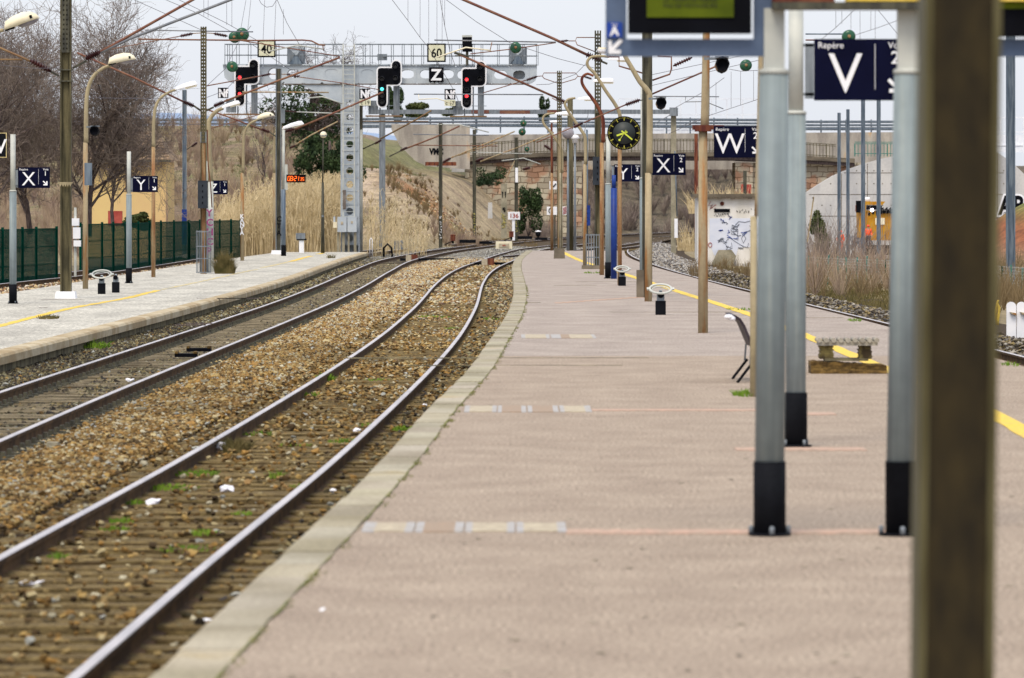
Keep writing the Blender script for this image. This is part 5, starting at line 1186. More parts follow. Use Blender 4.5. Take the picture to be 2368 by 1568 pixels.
ro = thing('route_indicator', 'black box with a white lid standing on the gantry above the right signal', 'signal box', (gx(1080), GD - .5, gzv(150)))
mb = MB(); mb.box((gx(1080), GD - .5, gzv(104)), (.5, .4, .75)); mb.build('box_body', M['black_flat'], ro)
mb = MB(); mb.box((gx(1080), GD - .52, gzv(85)), (.52, .44, .1)); mb.build('lid', M['post_light'], ro)
mb = MB(); mb.box((gx(1080), GD - .5, gzv(136)), (.14, .14, gzv(121) - gzv(152))); mb.box((gx(1081), GD - .5, gzv(130)), (1.3, .06, .06)); mb.build('stand', M['steel_dark'], ro)
mb = MB(); mb.box((gx(884), GD - .3, gzv(133)), (.5, .3, .32)); mb.box((gx(893), GD - .5, gzv(131)), (.3, .2, .06)); tag(mb.build('camera_housing', M['steel_grey']), 'small grey housing on the gantry walkway above the middle signal', 'housing')

# ================================================================ BRIDGE, WALLS, HUT, HOUSE
BD = 410.0; BS = BD / FPX
def bx(u, d=BD): return (u - CU) * d / FPX
def bz(v, d=BD): return EYE - (v - CV) * d / FPX
STONE = bpy.data.materials.new('rubble_masonry'); STONE.use_nodes = True
n, l = STONE.node_tree.nodes, STONE.node_tree.links; b = n['Principled BSDF']; b.inputs['Roughness'].default_value = .95
geo = n.new('ShaderNodeNewGeometry'); sx = n.new('ShaderNodeSeparateXYZ'); l.new(geo.outputs['Position'], sx.inputs[0]); cx = n.new('ShaderNodeCombineXYZ'); l.new(sx.outputs['X'], cx.inputs['X']); l.new(sx.outputs['Z'], cx.inputs['Y'])
dn = n.new('ShaderNodeTexNoise'); dn.inputs['Scale'].default_value = 1.2; l.new(cx.outputs[0], dn.inputs['Vector'])
mxv = n.new('ShaderNodeMix'); mxv.data_type = 'VECTOR'; mxv.inputs['Factor'].default_value = .3; l.new(cx.outputs[0], mxv.inputs['A']); l.new(dn.outputs['Color'], mxv.inputs['B'])
bt = n.new('ShaderNodeTexBrick'); bt.inputs['Scale'].default_value = 1.0; bt.inputs['Brick Width'].default_value = .7; bt.inputs['Row Height'].default_value = .34; bt.inputs['Mortar Size'].default_value = .03; bt.inputs['Mortar Smooth'].default_value = .4
bt.inputs['Color1'].default_value = C(204, 195, 172, .9); bt.inputs['Color2'].default_value = C(160, 148, 130); bt.inputs['Mortar'].default_value = C(128, 114, 94); l.new(mxv.outputs['Result'], bt.inputs['Vector'])
bn = n.new('ShaderNodeTexNoise'); bn.inputs['Scale'].default_value = .5; bn.inputs['Detail'].default_value = 6; l.new(geo.outputs['Position'], bn.inputs['Vector'])
rp = n.new('ShaderNodeValToRGB'); rp.color_ramp.elements[0].position = .5; rp.color_ramp.elements[1].position = .58; rp.color_ramp.elements[0].color = (1, 1, 1, 1); rp.color_ramp.elements[1].color = C(240, 200, 186, 1); l.new(bn.outputs['Fac'], rp.inputs['Fac'])
mm = n.new('ShaderNodeMix'); mm.data_type = 'RGBA'; mm.blend_type = 'MULTIPLY'; mm.inputs['Factor'].default_value = 1; l.new(bt.outputs['Color'], mm.inputs['A']); l.new(rp.outputs[0], mm.inputs['B']); l.new(mm.outputs['Result'], b.inputs['Base Color'])
bp = n.new('ShaderNodeBump'); bp.inputs['Strength'].default_value = .6; bp.inputs['Distance'].default_value = .06; l.new(bt.outputs['Fac'], bp.inputs['Height']); bp.invert = True; l.new(bp.outputs[0], b.inputs['Normal'])
M['stone'] = STONE
ro = thing('road_bridge', 'old rubble stone and concrete bridge with a brown bar railing over the curving tracks', 'bridge', (bx(1290), BD, -1))
mb = MB(); mb.box(((bx(1075) + bx(1345)) / 2, BD + 3, (bz(367) - 1.2) / 2), (bx(1345) - bx(1075), 6, bz(367) + 1.2)); mb.build('left_abutment', M['stone'], ro)
mb = MB(); mb.box(((bx(1700) + bx(1740)) / 2, BD + 3.02, (bz(376) - 1.2) / 2), (bx(1740) - bx(1700), 6, bz(376) + 1.2)); mb.box(((bx(1740) + bx(2060)) / 2, BD + 3.6, (bz(376) - 1.5) / 2), (bx(2060) - bx(1740), 6, bz(376) + 1.5)); mb.build('right_abutment', M['stone'], ro)
mb = MB()      # deck: an edge beam over a slab, slightly humped
ulist = np.linspace(1062, 1975, 24)
def hump(u): return 370 - float(np.interp(u, [1062, 1130, 1200, 1300, 1700, 1870, 1975], [365, 360, 355, 352, 352, 361, 367]))
for i in range(23):
    a, c_ = ulist[i], ulist[i + 1]; va, vb = 374 - hump(a), 374 - hump(c_)
    for (t, bt_, y0, y1, mi) in ((-4, 6, BD - .55, BD + 7, 0), (6.2, 14, BD - .3, BD + 7, 1)):
        mb.add([(bx(a), y0, bz(va + bt_)), (bx(c_), y0, bz(vb + bt_)), (bx(c_), y0, bz(vb + t)), (bx(a), y0, bz(va + t)), (bx(a), y1, bz(va + bt_)), (bx(c_), y1, bz(vb + bt_)), (bx(c_), y1, bz(vb + t)), (bx(a), y1, bz(va + t))],
               [(0, 1, 2, 3), (3, 2, 6, 7), (1, 0, 4, 5)] + ([(0, 3, 7, 4)] if i == 0 else []) + ([(1, 5, 6, 2)] if i == 22 else []), mi)
mb.build('deck', [M['concrete_dk'], M['bark']], ro)
mb = MB(); mb.prism([(bx(1044), bz(398)), (bx(1074), bz(398)), (bx(1074), bz(352)), (bx(1048), bz(352))], BD - .7, BD + .6); mb.build('pier_block', M['concrete_new'], ro)
def railing(u0, u1, top, bot, d, m, step=7.5, panel=10):
    mb = MB(); u = u0; k = 0
    while u <= u1:
        h = hump(u) if 1062 < u < 1975 else 0
        mb.box((bx(u, d), d, (bz(top - h, d) + bz(bot - h, d)) / 2), ((.05 if k % panel else .1), .05, bz(top - h, d) - bz(bot - h, d))); u += step; k += 1
    for f in (0, .12, .88):
        v = top + (bot - top) * f
        us = np.arange(u0, u1 + .1, 40.); us[-1] = u1
        for a, c_ in zip(us[:-1], us[1:]):
            ha, hc = hump(a), hump(c_); mb.bar((bx(a, d), d, bz(v - ha, d)), (bx(c_, d), d, bz(v - hc, d)), .06)
    return mb.build('railing', M[m], ro)
railing(1085, 1932, 340, 371, BD - .2, 'steel_brown')
railing(1976, 2240, 332, 362, BD - .1, 'green_light')
mb = MB(); us = np.linspace(1040, 2250, 30)
for a, c_ in zip(us[:-1], us[1:]):
    va, vb = 312 + (a - 1040) * -.006, 312 + (c_ - 1040) * -.006
    mb.add([(bx(a, 420), 420, bz(392, 420)), (bx(c_, 420), 420, bz(392, 420)), (bx(c_, 420), 420, bz(vb, 420)), (bx(a, 420), 420, bz(va, 420)), (bx(c_, 420), 420.6, bz(vb, 420)), (bx(a, 420), 420.6, bz(va, 420))], [(0, 1, 2, 3), (3, 2, 4, 5)])
tag(mb.build('bridge_parapet', M['concrete']), 'long pale concrete parapet of the newer road deck behind the bar railing', 'parapet')
# approach wall with graffiti
ro = thing('retaining_wall', 'stained grey concrete approach wall with black scrawled letters', 'retaining wall', (bx(995, 404), 404, bz(385, 404)))
mb = MB(); d = 404
mb.prism([(bx(905, d), bz(300, d)), (bx(925, d), bz(338, d)), (bx(960, d), bz(372, d)), (bx(985, d), bz(384, d)), (bx(1086, d), bz(392, d)), (bx(1086, d), bz(291, d)), (bx(905, d), bz(287, d))], d, d + .8); mb.build('wall_face', M['concrete'], ro)
mb = MB(); mb.text('VMC', bx(993, d), d - .02, bz(357, d), .72, 0, .01, bold=.06, sx=.78); mb.build('graffiti', M['black_flat'], ro)
mb = MB(); mb.box(((bx(985, d) + bx(1056, d)) / 2, d - 4, bz(380, d)), (bx(1056, d) - bx(985, d), .3, .32)); mb.build('footing', M['rust_red'], ro)
# road crash barriers on the embankment
def barrier(label, u0, u1, d, v, slope=0.0):
    ro = thing('crash_barrier', label, 'guard rail', (bx(u0, d), d, bz(v, d) - .8), 'crash barriers along the road')
    mb = MB()
    for (o, h) in ((0, .12), (.30, .1), (.62, .16)):
        a, c_ = (bx(u0, d), bz(v, d) - o), (bx(u1, d), bz(v + slope, d) - o)
        mb.prism([(a[0], a[1] - h), (c_[0], c_[1] - h), (c_[0], c_[1] + h), (a[0], a[1] + h)], d - .06, d + .02)
        mb.prism([(a[0], a[1] - h * .3), (c_[0], c_[1] - h * .3), (c_[0], c_[1] + h * .3), (a[0], a[1] + h * .3)], d - .09, d - .061, 1)
    mb.build('beam', [M['steel_grey'], M['steel_blue']], ro)
    n = int((u1 - u0) / 52)
    for i in range(n + 1):
        u = u0 + (u1 - u0) * i / n; f = slope * i / n; mb = MB(); mb.box((bx(u, d), d + .08, bz(v + f, d) - .55), (.13, .12, 1.5)); mb.build('post', M['steel_blue'], ro)
barrier('grey crash barrier on the embankment left of the gantry tower', 150, 790, 392, 277, 2)
barrier('grey crash barrier above the concrete approach wall', 836, 1100, 405, 276, -2)
barrier('blue grey bridge barrier in front of the white noise screen', 1102, 1760, 424, 274, 4)
barrier('grey crash barrier on the bridge right of the display post', 1840, 2130, 424, 282, 0)
mb = MB(); d = 395
mb.box(((bx(200, d) + bx(800, d)) / 2, d + 3, bz(299, d) - .2), (bx(800, d) - bx(200, d), 6, .45)); tag(mb.build('road', M['concrete_new']), kind='structure')
# white noise screens beyond the bridge
def screen_panels(label, u0, u1, v0, v1, d, n, solid=None):
    ro = thing('noise_screen', label, 'noise barrier', (bx(u0, d), d, bz(v1, d)), 'white noise screens on the bridge')
    mb = MB()
    for i in range(n + 1):
        u = u0 + (u1 - u0) * i / n; mb.box((bx(u, d), d, (bz(v0, d) + bz(v1, d)) / 2), (.12, .12, bz(v0, d) - bz(v1, d)))
    for v in (v0, v0 + (v1 - v0) * .42, v0 + (v1 - v0) * .8): mb.box(((bx(u0, d) + bx(u1, d)) / 2, d, bz(v, d)), (bx(u1, d) - bx(u0, d), .1, .1))
    mb.build('frame', M['barrier'], ro)
    for i in range(n):
        a, c_ = u0 + (u1 - u0) * i / n + 1.5, u0 + (u1 - u0) * (i + 1) / n - 1.5
        mb = MB(); vt = v0 + (v1 - v0) * (solid if solid is not None else .55); mb.box(((bx(a, d) + bx(c_, d)) / 2, d + .02, (bz(vt, d) + bz(v1, d)) / 2), (bx(c_, d) - bx(a, d), .03, bz(vt, d) - bz(v1, d))); mb.build('panel', M['barrier'], ro)
screen_panels('white framed noise screen over the bridge left of the W board', 1430, 1752, 229, 316, 432, 9, .82)
screen_panels('white noise screen panels at the far right edge', 2285, 2420, 272, 352, 395, 5, .5)
# tall stone-white wing wall
d = 372; ro = thing('wing_wall', 'smooth pale concrete wing wall rising in a slope to the right of the bridge', 'retaining wall', (bx(2100, d), d, -1.8))
mb = MB(); mb.prism([(bx(1866, d), bz(600, d)), (bx(1860, d), bz(448, d)), (bx(1890, d), bz(428, d)), (bx(1925, d), bz(407, d)), (bx(1960, d), bz(392, d)), (bx(2000, d), bz(378, d)), (bx(2040, d), bz(367, d)), (bx(2080, d), bz(359, d)), (bx(2130, d), bz(353, d)), (bx(2220, d), bz(350, d)), (bx(2306, d), bz(353, d)), (bx(2340, d), bz(376, d)), (bx(2367, d), bz(402, d)), (bx(2500, d), bz(505, d)), (bx(2500, d), bz(600, d))], d, d + 1.2); mb.build('wall_face', M['concrete_new'], ro)
mb = MB(); mb.text('AB', bx(2308, d), d - .05, bz(496, d), 2.1, 0, .02, bold=.1, sx=.8); g1 = mb.build('graffiti', M['white'], ro)
mb = MB(); mb.text('AB', bx(2309, d), d - .09, bz(495, d), 2.05, 0, .02, bold=.03, sx=.8); mb.build('graffiti', M['black_flat'], ro)
mb = MB(); mb.text('BOAR', bx(2298, d), d - .05, bz(535, d), 1.35, 0, .02, bold=.09, sx=.75); mb.build('graffiti', M['plum'], ro)
mb = MB(); mb.text('BOAR', bx(2299, d), d - .09, bz(534, d), 1.3, 0, .02, bold=.03, sx=.75); mb.build('graffiti', M['white'], ro)
mb = MB()
for u in (1945, 2005, 2065, 2125, 2185, 2245, 2305): 
    zt = np.interp(u, [1860, 1925, 2000, 2080, 2220, 2306], [448, 407, 378, 359, 350, 353]); mb.box((bx(u, d), d - .004, (bz(zt + 2, d) + bz(598, d)) / 2), (.05, .02, bz(zt + 2, d) - bz(598, d)))
for v in (400, 450, 500): 
    ul = np.interp(v, [353, 359, 378, 407, 448], [2130, 2080, 2000, 1925, 1862]); mb.box(((bx(ul + 8, d) + bx(2320, d)) / 2, d - .004, bz(v, d)), (bx(2320, d) - bx(ul + 8, d), .02, .05))
for u in range(1900, 2330, 20):
    for v in (395, 425, 475, 525):
        if v > np.interp(u, [1860, 1925, 2000, 2080, 2220, 2330], [448, 407, 378, 359, 350, 370]) + 8: mb.box((bx(u, d), d - .005, bz(v, d)), (.09, .02, .09))
mb.build('joints', M['concrete_dk'], ro)
mb = MB()
for k in range(7): mb.tube([(bx(1960 + R.uniform(0, 60), d), d - .05, bz(535 + R.uniform(0, 40), d)) for _ in range(5)], .03, 4)
mb.build('graffiti', M['graffiti_grey'], ro)
# hut
d = 226; ro = thing('concrete_hut', 'small white flat roofed hut covered in faint graffiti beside the right track', 'hut', (bx(1700, d), d, -.8))
def hx(u): return bx(u, d)
def hz(v): return bz(v, d)
mb = MB(); mb.box(((hx(1612) + hx(1850)) / 2, d + 1.6, (hz(455) - 1.0) / 2), (hx(1850) - hx(1612), 3.2, hz(455) + 1.0)); mb.build('walls', M['concrete_hut'] if 'concrete_hut' in M else mat('hut_render', C(216, 212, 204, .95), C(234, 231, 226, .95), .9, 0, .8, 6, stretch=(2, 2, .6), fine=.08), ro)
mb = MB(); mb.box(((hx(1603) + hx(1858)) / 2, d + 1.6, hz(452)), (hx(1858) - hx(1603), 3.7, .14)); 
for i in range(26): mb.box((hx(1603 + i * 10), d - .24, hz(456 + R.uniform(-1, 2))), (.22, .06, R.uniform(.05, .14)))
mb.build('roof_slab', M['concrete_dk'], ro)
mb = MB(); mb.box((hx(1669), d - .02, hz(487)), (.76, .06, .16)); mb.build('slot', M['black_flat'], ro)
mb = MB(); mb.lathe([(.1, 0), (.1, .04), (.05, .05), (.04, .02)], (hx(1669), d - .01, hz(471)), (0, -1, 0), 14); mb.build('vent', M['rust_red'], ro)
mb = MB(); mb.prism([(hx(1640), hz(505)), (hx(1757), hz(505)), (hx(1757), hz(572)), (hx(1707), hz(572)), (hx(1700), hz(596)), (hx(1650), hz(590)), (hx(1640), hz(560))], d - .012, d - .004); mb.build('painted_patch', M['graffiti_blue'], ro)
mb = MB()
for (u0, u1, v0, v1, k) in ((1650, 1684, 493, 501, 14), (1700, 1730, 484, 494, 9), (1735, 1756, 482, 488, 5)):
    for i in range(k): mb.tube([(hx(u0 + (u1 - u0) * (i + R.uniform(0, 1.4)) / k), d - .02, hz(R.uniform(v0, v1))) for _ in range(3)], .011, 4)
mb.build('graffiti', M['black'], ro)
mb = MB(); 
def squig(pts): mb.tube([(hx(u), d - .025, hz(v)) for u, v in pts], .014, 5)
squig([(1700, 520), (1708, 512), (1722, 514), (1738, 510), (1746, 516), (1740, 526), (1732, 522)]); squig([(1718, 540), (1714, 552), (1718, 562), (1724, 552), (1718, 540)]); squig([(1690, 552), (1702, 560), (1718, 570), (1728, 572), (1730, 562)]); squig([(1745, 524), (1738, 534), (1746, 548), (1756, 540)]); squig([(1660, 560), (1668, 552), (1676, 560), (1684, 552)])
for k in range(16):
    u0, v0 = R.uniform(1655, 1745), R.uniform(510, 572); squig([(u0 + R.uniform(-9, 9), v0 + R.uniform(-7, 7)) for _ in range(5)])
mb.build('graffiti', M['graffiti_grey'], ro)
mb = MB()
for k in range(9):
    u0, v0 = R.uniform(1650, 1750), R.uniform(500, 565); squig([(u0 + R.uniform(-8, 8), v0 + R.uniform(-6, 6)) for _ in range(5)])
mb.build('graffiti', M['sign_blue'], ro)
mb = MB(); mb.text('MO', hx(1626), d - .03, hz(572), .34, 0, .004, bold=.0, sx=.8)
for _ in range(5): mb.tube([(hx(1636 + R.uniform(0, 20)), d - .02, hz(466 + R.uniform(0, 20))) for _ in range(3)], .01, 4)
mb.build('graffiti', M['red_paint'], ro)
mb = MB(); mb.prism([(hx(1640), hz(620)), (hx(1660), hz(578)), (hx(1690), hz(578)), (hx(1700), hz(592)), (hx(1690), hz(620))], d - .7, d - .1); tag(mb.build('dumped_panel', M['concrete_post']), 'broken leaning panel dumped against the hut wall', 'panel')
mb = MB(); mb.box((hx(1738), d - .35, hz(545)), (.1, .08, 1.5)); tag(mb.build('wooden_stake', M['concrete_post']), 'thin grey stake standing before the hut wall', 'stake')
mb = MB(); mb.box((bx(1738, 222), 222, bz(613, 222)), (.9, .5, .14)); tag(mb.build('cable_trough_lid', M['concrete_new']), 'pale concrete slab lying on the ballast before the hut', 'slab')
# house on the left
d = 236; ro = thing('house', 'yellow rendered house with a tiled roof behind the bare trees and green fence', 'house', (bx(290, d), d, -.6))
mb = MB(); mb.box(((bx(200, d) + bx(383, d)) / 2, d + 3, (bz(374, d) - .8) / 2), (bx(383, d) - bx(200, d), 6, bz(374, d) + .8)); mb.build('wall', M['render_y'], ro)
mb = MB(); x0, x1 = bx(188, d), bx(396, d); zr = bz(370, d); xm = x0 + (x1 - x0) * .2
rows = 10
for k in range(rows):
    f0, f1 = k / rows, (k + 1) / rows
    y0, y1 = d - .5 + 3.5 * f0, d - .5 + 3.5 * f1 + .08; z0, z1 = zr + 1.5 * f0, zr + 1.5 * f1
    mb.add([(x0 + f0 * 1.2, y0, z0 + .05), (x1 - f0 * 1.0, y0, z0 + .05), (x1 - f1 * 1.0, y1, z1), (x0 + f1 * 1.2, y1, z1), (x0 + f0 * 1.2, y0, z0), (x1 - f0 * 1.0, y0, z0)], [(0, 1, 2, 3), (4, 5, 1, 0)])
mb.add([(x1, d - .5, zr), (x1, d + 6.5, zr), (x1 - 1, d + 3, zr + 1.5)], [(0, 1, 2)])
mb.build('roof', M['brick'], ro)
mb = MB(); mb.box(((x0 + x1) / 2, d - .52, zr - .06), (x1 - x0, .12, .1)); mb.build('gutter', M['steel_dark'], ro)
mb = MB(); mb.box((bx(297, d), d - .02, bz(408, d)), (.3, .05, 1.5)); mb.build('shutter', M['bark'], ro)
mb = MB(); mb.box((bx(282, d), d - 4, bz(505, d)), (.7, .3, .75)); tag(mb.build('red_bin', M['red_paint']), 'faded red box showing over the green fence below the yellow house', 'box')
# ================================================================ VEGETATION
def tubes_np(Pt, r, sides=3):
    """Pt (n,k,3) polylines, r (n,k) -> verts, quad faces"""
    n, k, _ = Pt.shape
    t = np.gradient(Pt, axis=1); t /= np.linalg.norm(t, axis=2, keepdims=True) + 1e-9
    ref = np.where(np.abs(t[..., 2:3]) < .9, np.array([0, 0, 1.]), np.array([1., 0, 0]))
    a = np.cross(t, ref); a /= np.linalg.norm(a, axis=2, keepdims=True) + 1e-9; b = np.cross(t, a)
    an = 2 * PI * np.arange(sides) / sides
    V = Pt[:, :, None] + (a[:, :, None] * np.cos(an)[:, None] + b[:, :, None] * np.sin(an)[:, None]) * r[:, :, None, None]
    i, j, s = np.meshgrid(np.arange(n), np.arange(k - 1), np.arange(sides), indexing='ij'); b0 = i * k * sides + j * sides
    F = np.stack([b0 + s, b0 + (s + 1) % sides, b0 + sides + (s + 1) % sides, b0 + sides + s], -1)
    return V.reshape(-1, 3), F.reshape(-1, 4)
class Lines:
    def __init__(s): s.P = []; s.r = []
    def add(s, pts, rs): s.P.append(pts); s.r.append(rs)
    def build(s, name, m, parent=None, origin=(0, 0, 0), sides=3):
        V, F = tubes_np(np.array(s.P, float), np.array(s.r, float), sides)
        if parent is not None: origin = parent.location
        return fast_mesh(name, V, F.reshape(-1), 4, m, None, True, parent, origin)
def tree(name, label, base, height, spread, seed, m_tw='twig', m_tr='bark', counts=(8, 7, 6, 5), lean=0.0, up=.35, rtr=.16, tw=.006, group=None, cat='tree', first=.28):
    rr = random.Random(seed); tr, cr = Lines(), Lines(); base = Vector(base)
    def poly(p, d, L, r0, r1, wig, upw):
        pts = [p.copy()]; q = p.copy(); dd = d.copy()
        for i in range(4):
            dd = (dd + Vector((rr.gauss(0, wig), rr.gauss(0, wig), rr.gauss(0, wig) + upw))).normalized(); q = q + dd * (L / 4); pts.append(q.copy())
        return pts, [r0 + (r1 - r0) * i / 4 for i in range(5)], dd
    def rec(p, d, L, r, lv):
        pts, rs, dd = poly(p, d, L, r, r * .45, .10 + .06 * lv, up * .12)
        (tr if lv <= 1 else cr).add(pts, rs)
        if lv >= len(counts): return
        for c in range(counts[lv]):
            f = (first if lv == 0 else .22) + (1 - (first if lv == 0 else .22)) * (c + rr.random()) / counts[lv]
            i = min(3, int(f * 4)); g = f * 4 - i; q = pts[i].lerp(pts[i + 1], g)
            t = (pts[i + 1] - pts[i]).normalized(); o = t.orthogonal().normalized(); o = Matrix.Rotation(rr.uniform(0, 2 * PI), 3, t) @ o
            nd = (t * rr.uniform(.5, .9) + o * rr.uniform(.5, .95) * spread + Vector((0, 0, up * .4))).normalized()
            rec(q, nd, L * (rr.uniform(.5, .74) if lv else rr.uniform(.45, .7)), max(tw, rs[i] * .5), lv + 1)
    rec(base - Vector((0, 0, .2)), Vector((lean, 0, 1)).normalized(), height * .72, rtr, 0)
    ro = thing(name, label, cat, base, group)
    tr.build('trunk', M[m_tr], ro, sides=7); cr.build('crown', M[m_tw], ro)
    return ro
def leaves(name, m, clumps, n, size, seed, parent=None, droop=.0):
    """leaf-sized faces spread through ellipsoid clumps [(centre, radii)]"""
    r_ = np.random.default_rng(seed); vol = np.array([c[1][0] * c[1][1] * c[1][2] for c in clumps]) ** .7; k = r_.choice(len(clumps), n, p=vol / vol.sum())
    C0 = np.array([c[0] for c in clumps])[k]; Rd = np.array([c[1] for c in clumps])[k]
    v = r_.normal(size=(n, 3)); v /= np.linalg.norm(v, axis=1, keepdims=True); v *= r_.uniform(.35, 1.0, (n, 1)) ** .5
    p = C0 + v * Rd
    a = r_.normal(size=(n, 3)); a /= np.linalg.norm(a, axis=1, keepdims=True); b = np.cross(a, r_.normal(size=(n, 3))); b /= np.linalg.norm(b, axis=1, keepdims=True)
    s = size * r_.uniform(.6, 1.4, (n, 1))
    V = np.stack([p - a * s, p + b * s * .45, p + a * s, p - b * s * .45], 1).reshape(-1, 3)
    F = np.arange(n * 4)
    return fast_mesh(name, V, F, 4, m, None, False, parent, parent.location if parent is not None else (0, 0, 0))
def groundpt(u, v, d):
    p = P(u, v, d); p.z = float(gz(p.x, p.y)); return p
tree('bare_tree', 'tall bare dense twigged tree behind the olive mast, touching the top of its skyline', P(205, 535, 190) , 7.4, 1.0, 3, counts=(14, 10, 8, 6), rtr=.13, up=.5, tw=.009, first=.1)
tree('bare_tree', 'broad bare tree at the left edge behind the X board', P(70, 530, 196), 7.4, 1.1, 5, counts=(15, 10, 9, 6), rtr=.12, up=.45, tw=.009, first=.1)
tree('bare_tree', 'bare tree at the far left edge, only its right branches showing', P(-40, 530, 186), 7.4, 1.1, 8, counts=(13, 9, 8, 5), rtr=.12, up=.45, tw=.009, first=.1)
tree('bare_tree', 'lower bare tree spreading over the yellow house wall', P(262, 525, 205), 5.0, 1.2, 9, counts=(11, 9, 7, 5), rtr=.09, up=.35, tw=.008)
tree('bare_tree', 'crooked young tree growing alone on the scrubby bank', groundpt(612, 400, 322), 5.4, .8, 15, counts=(5, 4, 3), rtr=.09, up=.5, tw=.02)
tb = P(715, 330, 352); tb.z = float(gz(tb.x, tb.y))
t = tree('oak_tree', 'old gnarled oak with bare crown and ivy behind the left half of the gantry', tb, 7.6, 1.1, 21, counts=(10, 8, 6, 5), rtr=.4, up=.2, tw=.013, m_tw='bark', first=.2)
cl = [((tb.x + R.uniform(-3, 2.8), tb.y + R.uniform(-2, 1.5), tb.z + R.uniform(1.5, 6.2)), (R.uniform(.7, 1.5), 1.0, R.uniform(.5, 1.1))) for _ in range(20)]
leaves('foliage', M['leaf_dark'], cl, 3800, .15, 5, t)
tb2 = P(762, 420, 318); tb2.z = float(gz(tb2.x, tb2.y))
ro = thing('evergreen_tree', 'low dark evergreen beside the gantry tower, behind the reeds', 'tree', tb2)
mb = MB(); mb.tube([tb2, tb2 + Vector((0, 0, 5))], [.2, .08], 8); mb.build('trunk', M['bark'], ro)
leaves('crown', M['leaf_dark'], [((tb2.x + R.uniform(-1.9, 1.6), tb2.y + R.uniform(-1, 1), tb2.z + R.uniform(1.0, 5.2)), (R.uniform(.5, 1.1), .9, R.uniform(.5, .9))) for _ in range(22)], 12000, .12, 6, ro)
def shrub(name, label, u, v, d, rpx, hpx, m, n, size, seed, cat='shrub', z=None):
    p = P(u, v, d); s = d / FPX
    if z == 'g': p.z = float(gz(p.x, p.y))
    ro = thing(name, label, cat, p)
    rr = random.Random(seed)
    mb = MB()
    for i in range(7): mb.tube([p, p + Vector((rr.uniform(-.6, .6) * rpx * s, rr.uniform(-.3, .3), hpx * s * rr.uniform(.4, .8)))], [.03, .01], 5)
    mb.build('stems', M['bark'], ro)
    leaves('foliage', M[m], [((p.x + rr.uniform(-.65, .65) * rpx * s, p.y + rr.uniform(-.4, .4) * rpx * s, p.z + rr.uniform(.15, .85) * hpx * s), (rpx * s * rr.uniform(.25, .5), rpx * s * .4, hpx * s * rr.uniform(.14, .26))) for _ in range(12)], n, size, seed, ro)
    return ro
shrub('ivy_shrub', 'dark green shrub climbing the stone abutment left of the bridge opening', 1222, 548, 372, 36, 112, 'leaf_dark', 4200, .11, 31)
shrub('ivy_shrub', 'dark ivy mass hanging under the left end of the bridge deck', 1130, 432, 398, 46, 44, 'leaf_dark', 2000, .1, 32)
shrub('olive_shrub', 'round olive bush on the skyline between the middle and right signals', 962, 272, 430, 38, 36, 'leaf_olive', 2600, .16, 33)
shrub('olive_shrub', 'small bush on the skyline right of the Z plate', 1042, 270, 440, 22, 26, 'leaf_olive', 1200, .16, 34)
shrub('conifer', 'thin dark conifer tip rising behind the middle signal', 912, 285, 430, 20, 90, 'leaf_dark', 2600, .16, 35, 'tree')
shrub('cypress', 'faint slender cypress behind the bridge near the slim mast', 1258, 292, 520, 13, 68, 'leaf_dark', 1500, .16, 36, 'tree')
shrub('bramble_bush', 'dark green bramble mound at the foot of the wing wall', 1895, 592, 250, 36, 105, 'leaf_olive', 3600, .09, 37, z=None)
shrub('garden_shrub', 'green shrub below the yellow house, behind the green fence', 320, 532, 222, 36, 42, 'leaf_olive', 2200, .09, 38)
def blades(patches, name, m, seed, label=None, lean=.35, group=None, kind='stuff', r0=None, tagd=None):
    """patches: (centre, radius x, radius y, height, count, blade radius)"""
    rg = np.random.default_rng(seed); L = Lines(); PP, RR = [], []
    for (c, rx, ry, h, n, br) in patches:
        a = rg.uniform(0, 2 * PI, n); q = np.sqrt(rg.random(n)); x = c[0] + np.cos(a) * q * rx; y = c[1] + np.sin(a) * q * ry
        hh = h * rg.uniform(.3, 1.0, n) * (1 - .45 * q); dx = rg.normal(0, lean, n) * hh * .7 + np.cos(a) * q * lean * hh; dy = rg.normal(0, lean, n) * hh * .5
        z0 = np.full(n, c[2])
        p0 = np.stack([x, y, z0], -1); p1 = np.stack([x + dx * .35, y + dy * .35, z0 + hh * .6], -1); p2 = np.stack([x + dx, y + dy, z0 + hh], -1)
        PP.append(np.stack([p0, p1, p2], 1)); RR.append(np.repeat(np.array([[br, br * .8, br * .15]]), n, 0))
    V, F = tubes_np(np.concatenate(PP), np.concatenate(RR)); o = fast_mesh(name, V, F.reshape(-1), 4, M[m])
    if label: 
        o2 = tag(o, label, tagd, group); return o2
    return tag(o, kind=kind)
